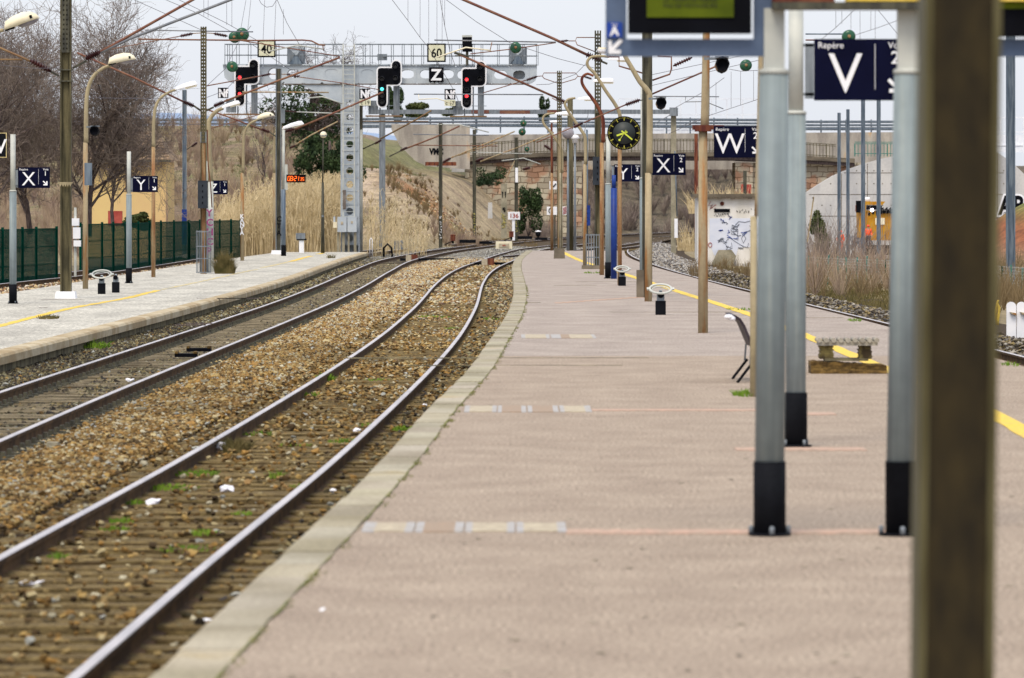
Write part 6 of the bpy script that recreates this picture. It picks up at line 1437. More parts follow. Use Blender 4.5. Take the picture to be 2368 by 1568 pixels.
# reeds
def reeds():
    rg = np.random.default_rng(4); n = 7600
    u = np.concatenate([rg.uniform(505, 790, int(n * .72)), rg.uniform(830, 985, n - int(n * .72))]); d = rg.uniform(244, 288, n)
    x = (u - CU) * d / FPX; z0 = gz(x, d); top = np.interp(u, [505, 540, 600, 700, 770, 790, 830, 880, 930, 985], [500, 472, 452, 425, 396, 390, 440, 452, 475, 505])
    htop = EYE - (top + rg.normal(0, 24, n) - CV) * d / FPX
    keep = rg.random(n) < np.where(u > 800, .07, .9); h = np.clip((htop - z0) * rg.uniform(.62, 1.02, n), .5, 4.6)
    x, d, z0, h = x[keep], d[keep], z0[keep], h[keep]; n = len(x)
    lx = rg.normal(.06, .14, n) * h; ly = rg.normal(0, .1, n) * h
    Pt = np.stack([np.stack([x, d, z0 - .1], -1), np.stack([x + lx * .3, d + ly * .3, z0 + h * .5], -1), np.stack([x + lx * .7, d + ly * .7, z0 + h * .85], -1), np.stack([x + lx * 1.15, d + ly, z0 + h], -1)], 1)
    V1, F1 = tubes_np(Pt, np.repeat(np.array([[.016, .014, .012, .005]]), n, 0))
    # leaves hanging off each stalk
    m = n * 4; k = np.repeat(np.arange(n), 4); f = rg.uniform(.3, .98, m); px = x[k] + lx[k] * f; py = d[k] + ly[k] * f; pz = z0[k] + h[k] * f
    ln = rg.uniform(.2, .5, m); sx = rg.choice([-1, 1], m) * rg.uniform(.3, 1, m); sy = rg.uniform(-.8, .8, m)
    q0 = np.stack([px, py, pz], -1); q1 = q0 + np.stack([sx * ln * .5, sy * ln * .4, ln * .4], -1); q2 = q0 + np.stack([sx * ln, sy * ln * .8, -ln * rg.uniform(-.2, .6, m)], -1)
    V2, F2 = tubes_np(np.stack([q0, q1, q2], 1), np.repeat(np.array([[.008, .022, .003]]), m, 0))
    tag(fast_mesh('reeds', np.concatenate([V1, V2]), np.concatenate([F1, F2 + len(V1)]).reshape(-1), 4, M['reed']), kind='stuff')
reeds()
def scrub(name, m, seed, n, area, hrange, per, r0):
    rg = np.random.default_rng(seed); u = rg.uniform(area[0], area[1], n); d = rg.uniform(area[2], area[3], n); x = (u - CU) * d / FPX; z = gz(x, d); PP = []
    k = np.repeat(np.arange(n), per); N = n * per; h = rg.uniform(*hrange, n)[k] * rg.uniform(.5, 1, N)
    a = rg.uniform(0, 2 * PI, N); tl = rg.uniform(0, .55, N); f = rg.uniform(0, .45, N)
    dx, dy = np.cos(a) * tl * h, np.sin(a) * tl * h; bx_, by_ = x[k] + dx * f * .6, d[k] + dy * f * .6
    p0 = np.stack([bx_, by_, z[k] + h * f * .7], -1); w1 = rg.normal(0, .06, (N, 3)) * h[:, None]
    p1 = p0 + np.stack([dx * .5, dy * .5, h * .5], -1) + w1; p2 = p0 + np.stack([dx, dy, h * .8], -1) + w1 * 1.6
    V, F = tubes_np(np.stack([p0, p1, p2], 1), np.repeat(np.array([[r0, r0 * .7, r0 * .3]]), N, 0))
    tag(fast_mesh(name, V, F.reshape(-1), 4, M[m]), kind='stuff')
scrub('scrub', 'twig_red', 51, 700, (-60, 810, 286, 388), (.8, 2.3), 42, .013)
scrub('scrub', 'twig_brown', 52, 330, (-60, 1000, 300, 386), (.4, 1.1), 40, .012)
scrub('scrub', 'twig_red', 53, 130, (-60, 560, 236, 284), (1.0, 2.3), 36, .009)
scrub('scrub', 'twig', 54, 260, (1340, 1760, 470, 520), (1.4, 2.5), 60, .03)
scrub('scrub', 'twig_brown', 55, 520, (880, 1240, 296, 384), (.15, .55), 26, .010)
scrub('scrub', 'twig_red', 56, 24, (1000, 1110, 300, 316), (.8, 1.5), 40, .012)
scrub('weeds', 'twig_brown', 57, 150, (1750, 2140, 140, 200), (.3, 1.2), 16, .009)
scrub('weeds', 'twig_brown', 58, 60, (1590, 1750, 172, 222), (.3, .8), 22, .008)
scrub('weeds', 'twig', 59, 46, (1868, 2140, 180, 300), (1.2, 3.4), 20, .010)
scrub('scrub', 'twig_red', 64, 70, (1864, 2140, 140, 182), (.7, 1.9), 26, .008)
scrub('weeds', 'twig_brown', 60, 90, (2285, 2400, 118, 190), (.5, 1.3), 24, .008)
scrub('scrub', 'twig', 61, 40, (1190, 1290, 385, 402), (1, 2.6), 30, .012)
# reeds on the hut roof side
blades([((bx(1690 + 14 * i, 300), 300 + R.uniform(-2, 2), 1.6), .5, .8, 2.4, 60, .02) for i in range(-6, 6)], 'reeds', 'reed', 62)
blades([((bx(u, 300), 300, float(gz(bx(u, 300), 300))), .5, .8, 2.6, 70, .02) for u in (1585, 1598, 1640, 1660, 1690, 1712, 1735)], 'reeds', 'reed', 63)
gp = []
for i in range(700):
    u, dd = R.uniform(-40, 980), R.uniform(330, 388)
    if u < 790 or dd > 352: gp.append(((bx(u, dd), dd, float(gz(bx(u, dd), dd))), .7, .7, R.uniform(.12, .4), 16, .016))
blades(gp, 'grass', 'leaf_olive', 80, lean=.6)
# green weeds on and beside the tracks
gp = []
for (u, v, n, rx, h) in [(455, 1098, 130, .22, .07), (395, 1130, 170, .26, .06), (280, 1208, 60, .1, .06), (265, 1225, 60, .12, .05), (470, 1235, 70, .16, .05), (430, 1270, 80, .22, .04), (800, 1022, 90, .2, .06), (850, 985, 50, .12, .05), (930, 995, 90, .13, .08), (640, 1105, 40, .1, .1), (700, 1125, 50, .15, .04), (995, 735, 160, .5, .08), (715, 915, 60, .2, .07), (755, 880, 70, .12, .16), (1135, 740, 60, .2, .1), (310, 1165, 50, .1, .07), (600, 1005, 60, .2, .06), (1050, 760, 40, .2, .05), (215, 805, 150, .3, .22), (160, 780, 60, .2, .3), (135, 1290, 40, .1, .06), (680, 1030, 50, .2, .04), (560, 1190, 40, .1, .05), (870, 880, 40, .2, .05)]:
    p = G(u, v, -.58); gp.append((p, rx, rx * 1.6, h, n, .006 if p.y < 60 else .012))
blades(gp, 'weeds', 'grass', 71, lean=.6)
gp = []
for i in range(120):
    y = R.uniform(20, 120); gp.append(((float(pr_edge(y)) + .32 + R.uniform(-.01, .03), y, 0), .03, .3, .018, 16, .004))
blades(gp, 'moss', 'moss', 72, lean=.8)
gp = [(G(112, 737, ZL), .22, .6, .12, 160, .009), (G(765, 597, ZL), .2, .4, .3, 60, .01), (G(845, 0 + 572, -.5), .3, .5, .4, 60, .01)]
blades(gp, 'grass', 'grass_dry', 73, lean=.5)
blades([(G(1722, 914), .13, .5, .1, 120, .006), (G(1975, 742), .12, .8, .07, 60, .006), (G(2335, 845), .1, .5, .07, 50, .006), (G(1370, 632), .3, .6, .1, 40, .01), (G(1715, 716), .3, .9, .06, 60, .01)], 'grass', 'grass', 74, lean=.6)
gp = []
for i in range(150):
    u, dd = R.uniform(1860, 2130), R.uniform(118, 175); gp.append(((bx(u, dd), dd, -.8), .4, .6, R.uniform(.15, .4), 18, .012))
for i in range(90):
    u, dd = R.uniform(1640, 1745), R.uniform(165, 215); gp.append(((bx(u, dd), dd, -.8), .4, .6, R.uniform(.12, .35), 18, .012))
for i in range(420):
    u, dd = R.uniform(1800, 2140), R.uniform(96, 150); x = bx(u, dd)
    if x > float(t3r(dd)) + 1.45: gp.append(((x, dd, -.78), .3, .5, R.uniform(.1, .35) + (.4 if R.random() < .12 else 0), 14, .009))
blades(gp, 'grass', 'grass_dry', 75, lean=.5)
p = G(517, 633, ZL)
o = blades([((p.x, p.y, ZL), .14, .14, 1.05, 900, .006), ((p.x + .08, p.y, ZL), .3, .2, .6, 800, .006), ((p.x - .1, p.y, ZL), .2, .2, .8, 500, .006), ((p.x + .2, p.y, ZL), .12, .2, .95, 400, .006)], 'grass_tussock', 'grass_dry', 76, 'large dry grass tussock beside the caged mast on the left platform', lean=.3, tagd='grass clump')
p = G(545, 1045, -.58)
o = blades([((p.x, p.y, -.6), .12, .12, .24, 700, .004)], 'grass_tussock', 'grass_dry', 77, 'small dark dry tussock against the near rail beside white litter', lean=.5, tagd='grass clump')
# ================================================================ FENCES
def fence(label, pts, h, step, wdt, m='green', group='green mesh fences', rails=(.02, .34, .66, .98), posts=None):
    p0 = pts[0]; ro = thing('mesh_fence', label, 'fence', p0, group); mb = MB()
    for a, b in zip(pts[:-1], pts[1:]):
        a, b = Vector(a), Vector(b); L = (b - a).length; n = max(1, int(L / step)); dirv = (b - a).normalized(); q = Vector((dirv.x, dirv.y, 0)).normalized()
        for i in range(n + 1):
            c = a + (b - a) * i / n; s = q * wdt / 2
            mb.add([c - s, c + s, c + s + Vector((0, 0, h)), c - s + Vector((0, 0, h))], [(0, 1, 2, 3)])
        for f in rails: mb.bar(a + Vector((0, 0, h * f)), b + Vector((0, 0, h * f)), .05, .03)
        for f in np.linspace(.05, .95, 11): mb.bar(a + Vector((0, 0, h * f)), b + Vector((0, 0, h * f)), .014, .01)
    mb.build('mesh_panel', M[m], ro)
    for c in pts:
        mb = MB(); mb.box(Vector(c) + Vector((0, -.02, h * .5)), (.09, .09, h + .12)); mb.build('post', M[m], ro)
    return ro
zf = -.62
def fp(u, d): 
    p = P(u, 0, d); return Vector((p.x, d, float(gz(p.x, d)) - .02))
fence('nearer green mesh fence, densely woven, at the left edge', [fp(-60, 150), fp(6, 153), fp(52, 156), fp(84, 158.5), fp(131, 162)], 1.86, .07, .064)
fence('green mesh fence stepping away behind the lamp posts below the yellow house', [fp(186, 176), fp(236, 180), fp(262, 184), fp(290, 187), fp(320, 190), fp(345, 197), fp(372, 203), fp(402, 208), fp(436, 214)], 1.95, .10, .088)
fence('farthest green mesh fence behind the caged mast and the grass tussock', [fp(438, 214), fp(462, 218), fp(484, 221), fp(508, 225), fp(534, 229), fp(556, 232)], 1.95, .10, .084)
ro = thing('safety_fence', 'thin green stakes with pale plastic netting along the right track', 'fence', fp(1870, 172))
pts = []; 
for i in range(26):
    f = i / 25; u = 1868 + 560 * f; dd = 174 - 34 * f; p = Vector((bx(u, dd), dd, -.78)); pts.append(p)
    mb = MB(); t = R.uniform(-.05, .05); mb.bar(p + Vector((0, 0, -.1)), p + Vector((t, 0, .98 + R.uniform(-.06, .08))), .045); mb.build('stake', M['green_light' if R.random() < .5 else 'green'], ro)
mb = MB()
for a, b in zip(pts[:-1], pts[1:]):
    for k in range(9):
        z = .12 + .1 * k; mb.bar(a + Vector((0, .03, z)), b + Vector((0, .03, z + R.uniform(-.02, .02))), .008)
    for k in range(8):
        c = a.lerp(b, k / 8) + Vector((0, .03, 0)); mb.bar(c + Vector((0, 0, .1)), c + Vector((0, 0, .95)), .006)
mb.build('netting', M['post_light'], ro)
# ================================================================ OVERHEAD WIRES
def wire(label, pts, rpx=.62, m='wire', name='overhead_wire', group='overhead line wires'):
    mb = MB(); q = [P(*p) for p in pts]; N = 6; cp = [q[0]]
    for a, b in zip(q[:-1], q[1:]):
        for k in range(1, N + 1): cp.append(a.lerp(b, k / N) if len(q) < 3 else a.lerp(b, k / N))
    dd = np.interp(np.linspace(0, 1, len(cp)), np.linspace(0, 1, len(pts)), [p[2] for p in pts])
    mb.tube(cp, [rpx * x / FPX for x in dd], 5); o = mb.build(name, M[m]); return tag(o, label, 'wire', group)
W = [('thin wire entering top left and ending at the caged mast', [(306, -2, 110), (464, 69, 160)]),
 ('messenger wire from the top left down past the two green discs to the grey mast', [(379, -2, 105), (457, 31, 135), (560, 88, 165), (673, 163, 225)]),
 ('second messenger wire crossing just right of the first', [(410, -2, 108), (520, 52, 140), (600, 97, 175), (640, 115, 225)]),
 ('wire running from the top down in front of speed board 40', [(640, -2, 150), (663, 53, 180), (690, 100, 215), (720, 160, 243)]),
 ('wire sloping from the top to the corner of speed board 60', [(905, -2, 140), (943, 48, 160), (971, 87, 185), (990, 110, 205), (1048, 207, 250), (1062, 240, 290)]),
 ('nearly vertical wire passing right of speed board 60', [(1017, -2, 150), (1028, 60, 180), (1040, 118, 215), (1052, 152, 243)]),
 ('long slack wire from top centre to the bracket frame mast', [(1029, -2, 130), (1100, 50, 140), (1180, 100, 150), (1290, 136, 160), (1376, 158, 170)]),
 ('wire from the bracket frame mast up to the dark mast', [(1240, 196, 184), (1270, 195, 175), (1330, 172, 160), (1362, 140, 152)]),
 ('upper wire leaving the dark mast towards the display post', [(1507, 173, 105), (1625, 148, 90), (1760, 120, 80)]),
 ('lower wire leaving the dark mast towards the display post', [(1507, 198, 110), (1640, 166, 100), (1760, 138, 90)]),
 ('wire with droppers from the rusty post to the display post', [(1545, 310, 250), (1640, 267, 200), (1752, 230, 150)]),
 ('slack wire under the green disc by the display post', [(1685, 160, 112), (1712, 165, 112), (1752, 163, 112)]),
 ('steep wire from the horn speaker down to the portal', [(1674, 180, 112), (1640, 205, 130), (1560, 250, 200)]),
 ('wire above the V board rising left to right', [(1888, 100, 80), (1930, 66, 76), (1971, 27, 72), (2010, -5, 68)]),
 ('wire above the V board from the green disc to the right post', [(1975, 82, 70), (2030, 64, 66), (2090, 42, 62)]),
 ('wire falling right above the V board', [(2030, 24, 80), (2082, 88, 80)]),
 ('thin wire low over the railing from signal to dark mast', [(860, 282, 260), (1000, 283, 265), (1200, 284, 270)]),
 ('wire joining the caged mast to the first signal', [(477, 200, 163), (520, 160, 170), (548, 104, 175), (580, 60, 170)]),
 ('lower wire joining the caged mast to the first signal', [(477, 226, 163), (520, 210, 170), (551, 178, 175)]),
 ('wire from the olive mast falling towards the lamp with a white head', [(205, 150, 118), (262, 195, 130), (300, 227, 140), (340, 228, 150)]),
 ('pale wire crossing behind the first lamp post', [(190, 226, 140), (300, 228, 145), (395, 228, 150)]),
 ('wire from the far left into the olive mast', [(-4, 150, 100), (70, 158, 108), (142, 158, 116)]),
 ('long rusty wire crossing the left lamps at road level', [(330, 288, 210), (470, 288, 220), (650, 287, 240)])]
for i, (lab, pts) in enumerate(W): wire(lab, pts)
drops = [(471, 0, 37, 135), (481, 0, 41, 138), (524, 0, 58, 145), (536, 0, 62, 148), (612, -2, 96, 170), (638, 0, 100, 170), (655, 22, 80, 180), (943, -2, 48, 160), (971, -2, 87, 180), (991, -2, 104, 200), (1010, -2, 104, 205), (1022, -2, 100, 205), (1028, 0, 60, 180), (1640, 196, 268, 200), (1655, 190, 260, 190), (1690, 166, 249, 160), (1712, 165, 243, 150), (1742, 163, 233, 145), (1932, 25, 64, 76), (1946, 25, 55, 76), (1967, 25, 75, 72), (1988, 25, 92, 72), (2013, 25, 70, 68), (2023, 25, 92, 68), (2074, 25, 48, 64), (569, -2, 76, 165), (580, -2, 76, 165)]
mbd = {}
for i, (u, v0, v1, dd) in enumerate(drops):
    sl = -14 if u == 569 else (-8 if u == 580 else (-4 if u in (612, 638) else 0))
    side = 'left of the gantry tower' if u < 800 else ('around speed board 60' if u < 1100 else ('right of the rusty lamp post' if u < 1800 else 'above the V board'))
    o = wire('thin vertical dropper wire hanging ' + side, [(u, v0, dd), (u + sl, v1, dd)], .45, name='dropper_wire', group='dropper wires ' + side)
wire('loose loop of wire hanging at the top edge left of speed board 40', [(597, -4, 150), (604, 9, 150), (616, 17, 150), (630, 15, 150), (642, -4, 150)], .6, name='slack_wire')
for lab, a, b, dd, m in (('grey bar behind the left leg of the V board', (1862, 79), (1950, 79), 92, 'steel_blue'), ('short red bar left of the V board top', (1862, 93), (1890, 93), 92, 'rust_red')):
    mb = MB(); tubepx(mb, [a, b], dd, 1.6); tag(mb.build('steel_bar', M[m]), lab, 'bar')
# ================================================================ SMALL THINGS ALONG THE TRACKS
def crossing(label, u0, u1, v, d, ub):
    ro = thing('detector_bar', label, 'track device', P((u0 + u1) / 2, v, d)); mb = MB(); a, b = P(u0, v, d), P(u1, v, d); z = -.5
    mb.box(((a.x + b.x) / 2, d, z), (b.x - a.x, .3, .12)); mb.box(((a.x + b.x) / 2 + .3, d + .2, z + .02), ((b.x - a.x) * .4, .5, .04)); mb.build('bar', M['black'], ro)
    p = P(ub, v, d); mb = MB(); mb.box((p.x, d - .3, z + .06), (.26, .3, .3)); mb.build('block', M['tile_cream'], ro); mb = MB(); mb.box((p.x + .28, d - .2, z + .08), (.3, .4, .3)); mb.build('motor', M['rust_red'], ro)
crossing('dark bar with a white block across the left track at the platform end', 925, 1050, 600, 225, 945)
crossing('dark bar with a white block across the near track at the platform end', 1086, 1170, 606, 208, 1120)
def conc(label, u, v, w_, h, name='concrete_marker', m='concrete_post', z=-.6, d=None, cat='marker', dep=.16):
    d = d or D(v, z); p = P(u, v, d); mb = MB(); x, y, zz = p.x, p.y, p.z
    vs = [(x + sx * w_ / 2 * (1 if k == 0 else .86), y + sy * dep / 2, zz + k * h) for k in (0, 1) for sx, sy in ((-1, -1), (1, -1), (1, 1), (-1, 1))]
    mb.add(vs, [(0, 1, 5, 4), (1, 2, 6, 5), (2, 3, 7, 6), (3, 0, 4, 7), (4, 5, 6, 7)]); mb.box((x, y - dep / 2, zz + h * .55), (.02, .02, .02))
    return tag(mb.build(name, M[m]), label, cat, 'small stone markers in the ballast' if name == 'concrete_marker' else None)
conc('nearest small grey stone marker between the two tracks', 122, 1046, .13, .11); conc('middle small grey stone marker between the two tracks', 327, 962, .13, .11); conc('farthest small grey stone marker between the two tracks', 473, 896, .13, .11)
for lab, u0, u1, v in (('dark flat rail bar lying between the rails of the oily track', 405, 456, 824), ('second dark bar just beyond, slightly to the right', 432, 488, 811)):
    d = D(v, -.57); a, b = P(u0, v, d), P(u1, v, d); mb = MB(); mb.box(((a.x + b.x) / 2, d, -.55), (b.x - a.x, .3, .06)); mb.box((a.x + .03, d, -.51), (.05, .3, .05), None, 1); mb.box((b.x - .03, d, -.51), (.06, .3, .05), None, 1); tag(mb.build('flat_bar', [M['black_flat'], M['wood']]), lab, 'bar')
d = 268; ro = thing('track_box', 'cream framed box with a red slot standing between the far tracks', 'track box', P(1164, 574, d)); mb = MB(); a, b = P(1146, 575, d), P(1184, 558, d); w_ = b.x - a.x
mb.box(((a.x + b.x) / 2, d, (a.z + b.z) / 2), (w_, .3, b.z - a.z)); mb.build('box_body', M['cream'], ro); mb = MB(); mb.box(((a.x + b.x) / 2, d - .17, (a.z + b.z) / 2 - .03), (w_ * .62, .04, (b.z - a.z) * .5)); mb.box(((a.x + b.x) / 2, d - .2, (a.z + b.z) / 2 - .03), (w_ * .2, .03, .05), None, 1); mb.build('recess', [M['tile_cream'], M['red_paint']], ro)
for lab, u, v, dd in (('rusty point indicator box left of the pole with white scrawl', 1047, 562, 285), ('rusty point indicator box at the foot of the kilometre post', 1182, 553, 312)):
    ro = thing('point_indicator', lab, 'point indicator', P(u, v, dd)); p = P(u, v, dd)
    mb = MB(); mb.box(p + Vector((0, 0, .3)), (.3, .3, .34)); mb.lathe([(.18, .46), (.18, .5), (.1, .52)], p, (0, 0, 1), 10); mb.build('box_body', M['rust_red'], ro)
    mb = MB(); mb.box(p + Vector((0, 0, .06)), (.14, .14, .2)); mb.bar(p + Vector((-.5, 0, -.1)), p + Vector((0, 0, .12)), .06); mb.box(p + Vector((.9, 0, .1)), (1.0, .4, .2)); mb.box(p + Vector((2.0, .1, .02)), (.8, .5, .16)); mb.build('rodding', M['black'], ro)
d = 330; ro = thing('lantern_signal', 'low dark lantern with a white cap beside the far tracks', 'track lamp', P(1244, 551, d)); p = P(1244, 551, d)
mb = MB(); mb.lathe([(.06, 0), (.06, .12), (.16, .18), (.2, .34), (.16, .44)], p, (0, 0, 1), 12); mb.build('lantern_body', M['black'], ro); mb = MB(); mb.lathe([(.22, .44), (.22, .5), (.02, .56)], p, (0, 0, 1), 12); mb.build('cap', M['white'], ro)
d = 322; p = P(1187, 556, d); ro = thing('kilometre_post', 'white kilometre post with a plate reading 136', 'kilometre post', p)
mb = MB(); zt = P(0, 507, d).z; mb.box((p.x, d, (p.z + zt) / 2), (.2, .1, zt - p.z)); mb.build('post', M['white'], ro)
a, b = P(1174, 508, d), P(1202, 490, d); mb = MB(); mb.box(((a.x + b.x) / 2, d - .08, (a.z + b.z) / 2), (b.x - a.x, .05, b.z - a.z)); pl = mb.build('plate', M['white'], ro)
mb = MB(); mb.text('136', (a.x + b.x) / 2, d - .12, a.z + .12, .42, 0, .004, 'CENTER', bold=.02); mb.build('lettering', M['red_paint'], pl)
d = 330; p = P(1165, 551, d); ro = thing('concrete_post', 'square concrete post with yellow scrawl and two black marks', 'post', p)
mb = MB(); zt = P(0, 428, d).z; mb.box((p.x, d, (p.z + zt) / 2), (.42, .4, zt - p.z)); mb.box((p.x, d, zt + .05), (.46, .44, .1)); mb.build('shaft', M['concrete_post'], ro)
mb = MB()
for s in (-.1, .1): mb.prism([(-.05, .2), (.05, .2), (.02, -.25), (-.02, -.25)], d - .215, d - .205, at=(p.x + s, 0, P(0, 450, d).z))
for k in range(3): mb.tube([(p.x + R.uniform(-.15, .15), d - .22, P(0, 485 + R.uniform(-6, 6), d).z) for _ in range(4)], .02, 4)
mb.build('graffiti', M['black_flat'], ro)
mb = MB()
for k in range(12): mb.tube([(p.x + R.uniform(-.17, .17), d - .22, P(0, 496 + k * 2.6 + R.uniform(-3, 3), d).z) for _ in range(4)], .02, 4)
mb.build('graffiti', M['graffiti_y'], ro)
conc('short pale grey post standing on the slope', 1133, 505, .34, 1.15, 'concrete_stub', 'concrete_new', d=340, cat='post', dep=.3)
d = 224; ro = thing('track_sign', 'white horizontal board with a black arc and red hatching behind the poles', 'sign', P(1287, 497, d)); a, b = P(1264, 497, d), P(1311, 478, d)
mb = MB(); mb.box(((a.x + b.x) / 2, d, (a.z + b.z) / 2), (b.x - a.x, .04, b.z - a.z)); mb.build('panel', M['white'], ro)
mb = MB(); c = Vector((a.x + .2, d - .03, (a.z + b.z) / 2)); mb.tube([c + Vector((.1 * math.cos(t), 0, .13 * math.sin(t))) for t in np.linspace(.9, 4.2, 10)], .022, 5); mb.build('arc_mark', M['black_flat'], ro)
mb = MB()
for k in range(5): mb.bar((b.x - .2 , d - .03, a.z + .04 + k * .07), (b.x - .03, d - .03, a.z + .1 + k * .07), .03)
mb.build('hatching', M['red_paint'], ro)
mb = MB(); mb.box(((a.x + b.x) / 2 - .1, d + .05, (a.z - .6) / 2), (.07, .07, a.z + .6)); mb.build('post', M['steel_dark'], ro)
d = 226; ro = thing('track_sign', 'small white plate with a black tick above the horizontal board', 'sign', P(1278, 438, d)); a, b = P(1270, 438, d), P(1287, 419, d)
mb = MB(); mb.box(((a.x + b.x) / 2, d, (a.z + b.z) / 2), (b.x - a.x, .04, b.z - a.z)); mb.build('panel', M['white'], ro)
c = Vector(((a.x + b.x) / 2, d - .03, (a.z + b.z) / 2)); mb = MB(); mb.bar(c + Vector((-.12, 0, .06)), c + Vector((0, 0, -.08)), .05); mb.bar(c + Vector((0, 0, -.08)), c + Vector((.14, 0, .08)), .05); mb.build('tick_mark', M['black_flat'], ro)
mb = MB(); mb.box((c.x, d + .05, (a.z - .6) / 2), (.06, .06, a.z + .6)); mb.build('post', M['steel_dark'], ro)
d = 234; p = P(697, 583, d); ro = thing('dwarf_box', 'grey box on a short white post in front of the reeds', 'track box', p); mb = MB(); zt = P(0, 553, d).z; mb.box((p.x, d, (p.z + zt) / 2 - .1), (.24, .2, zt - p.z + .2)); mb.build('post', M['white'], ro)
mb = MB(); mb.box((p.x - .05, d, P(0, 546, d).z), (.46, .35, .3)); mb.box((p.x, d, P(0, 554, d).z), (.5, .3, .08), None, 1); mb.build('box_body', [M['steel_grey'], M['black']], ro)
d = 158; p = P(174, 640, d); ro = thing('electrical_boxes', 'white electrical boxes on a pole half hidden behind the olive mast', 'electrical box', p); mb = MB(); mb.box((p.x, d, (p.z + P(0, 480, d).z) / 2), (.08, .08, P(0, 480, d).z - p.z)); mb.build('post', M['post_light'], ro)
for v0, v1, dx in ((505, 522, .02), (526, 552, .06), (556, 570, .08)):
    mb = MB(); mb.box((p.x + dx, d - .1, P(0, (v0 + v1) / 2, d).z), (.24, .2, (v1 - v0) * d / FPX)); mb.build('box_body', M['white'], ro)
p = P(855, 583, 237); mb = MB(); mb.tube([p + Vector((0, 0, -.3)), p + Vector((0, 0, .62)), p + Vector((.06, 0, .72)), p + Vector((.12, 0, .62)), p + Vector((.12, 0, -.3))], .025, 6); tag(mb.build('hoop_marker', M['white']), 'small white hoop standing on the corner of the left platform', 'marker')
conc('grey green relay box beside the rails past the left platform', 922, 577, .55, .5, 'relay_box', 'steel_grey', d=262, cat='track box', dep=.4)
mb = MB(); p = P(860, 566 + 12, 240); mb.tube([p + Vector((.6, 0, -.5)), p + Vector((.6, 0, .1)), p + Vector((.8, 0, .3)), p + Vector((1.0, 0, .1)), p + Vector((1.05, 0, -.5))], .06, 6); tag(mb.build('buffer_hook', M['black']), 'small dark iron hoop at the end of the left platform', 'marker')
# ring bin stands
def bin_stand(label, u, v0, z, vr, rx, d=None, two=False):
    d = d or D(v0, z); p = P(u, v0, d); p.z = z; s = d / FPX; ro = thing('bin_stand', label, 'litter bin', p, 'ring shaped litter bag stands'); zr = P(0, vr, d).z; r_ = rx * s
    q = Matrix.Rotation(math.radians(24), 3, 'X'); c = Vector((p.x, p.y, zr)); mb = MB()
    mb.tube([c + q @ Vector((r_ * math.cos(t), r_ * math.sin(t), 0)) for t in np.linspace(0, 2 * PI, 25)], .022, 7, cap=False); mb.tube([c + q @ Vector((r_ * .82 * math.cos(t), r_ * .82 * math.sin(t), -.03)) for t in np.linspace(0, 2 * PI, 25)], .012, 6, cap=False)
    for sx in (-1, 1): mb.box(c + q @ Vector((sx * r_ * 1.12, 0, .0)), (r_ * .3, .07, .03), q)
    mb.build('ring', M['post_light'], ro)
    for k in ((0, 1) if two else (0,)):
        x = p.x + k * .2; y = p.y + k * 2.0; h = zr - z
        mb = MB(); mb.box((x, y, z + h * .27), (.19, .19, h * .54)); mb.build('foot', M['black'], ro)
        mb = MB(); mb.box((x, y, z + h * .66), (.14, .14, h * .24)); mb.bar((x, y, z + h * .7), (x, y + .08, zr - .04), .06); mb.build('neck', M['steel_grey'], ro)
        mb = MB(); mb.lathe([(.062, 0), (.062, .02)], (x, y - .075, z + h * .78), (0, -1, 0), 16); mb.build('lock', M['black_flat'], ro)
bin_stand('nearest ring bag stand, before the tan lamp post', 1527, 728, 0, 668, 25); bin_stand('farther ring bag stand, beside the clock pole', 1438, 661, 0, 622, 15.5); bin_stand('ring bag stand with two black feet on the left platform', 235, 680, ZL, 634, 22, two=True)
# benches
d = 56.5; S = 56.5 / FPX; ro = thing('stone_bench', 'ribbed pale bench seat on two slate piers over an old split timber base', 'bench', P(1958, 862, d)); z0 = 0
def BX(u): return (u - CU) * S
mb = MB(); x0, x1 = BX(1871), BX(2046); nseg = 24
for side in range(nseg):
    a, b = x0 + (x1 - x0) * side / nseg, x0 + (x1 - x0) * (side + 1) / nseg; h = .15 - .05 * (side / nseg); j = R.uniform(-.012, .012)
    mb.add([(a, d - .3 + j, 0), (b, d - .3 + j, 0), (b, d - .28, h * .45), (a, d - .28, h * .45)], [(0, 1, 2, 3)]); mb.box(((a + b) / 2, d - .02, h * .5), (b - a, .48 + R.uniform(-.02, .02), h + R.uniform(-.014, .014)))
mb.build('base', M['wood'], ro)
mb = MB(); mb.box(((BX(1905) + BX(2005)) / 2, d, .165), (BX(2005) - BX(1905), .34, .03)); mb.build('plinth', M['kerb_face'], ro)
for u0, u1 in ((1893, 1925), (1984, 2013)):
    mb = MB()
    for k in range(8): mb.box(((BX(u0) + BX(u1)) / 2 + R.uniform(-.008, .008), d, .18 + k * .02), (BX(u1) - BX(u0) + R.uniform(-.02, .006), .3, .016))
    mb.build('leg', M['slate'], ro)
mb = MB(); mb.box(((BX(1890) + BX(2026)) / 2, d, .36), (BX(2026) - BX(1890), .4, .05)); zt = .4
for k in range(9):
    x = BX(1891 + k * 16.6); mb.tube([(x, d - .23, zt), (x, d + .22, zt)], .03, 8)
mb.build('seat', M['seat_stone'], ro)
d = 53.3; S2 = d / FPX; ro = thing('metal_bench', 'dark perforated metal seat seen side on, half behind the tan post', 'bench', P(1725, 885, d))
prof = [(1688, 731), (1697, 734), (1708, 741), (1717, 755), (1727, 779), (1737, 803), (1752, 812), (1775, 813)]
mb = MB(); th = 2.4
up_ = [P(u, v, d) for u, v in prof]; n = len(prof); 
vs = []; 
for y in (d - .02, d + 1.3):
    for i, q in enumerate(up_):
        nrm = (up_[min(i + 1, n - 1)] - up_[max(i - 1, 0)]).cross(Vector((0, 1, 0))).normalized(); tk = .012 if i in (0, n - 1) else .03
        vs += [(q.x, y, q.z), (q.x + nrm.x * tk, y, q.z + nrm.z * tk)]
fs = []
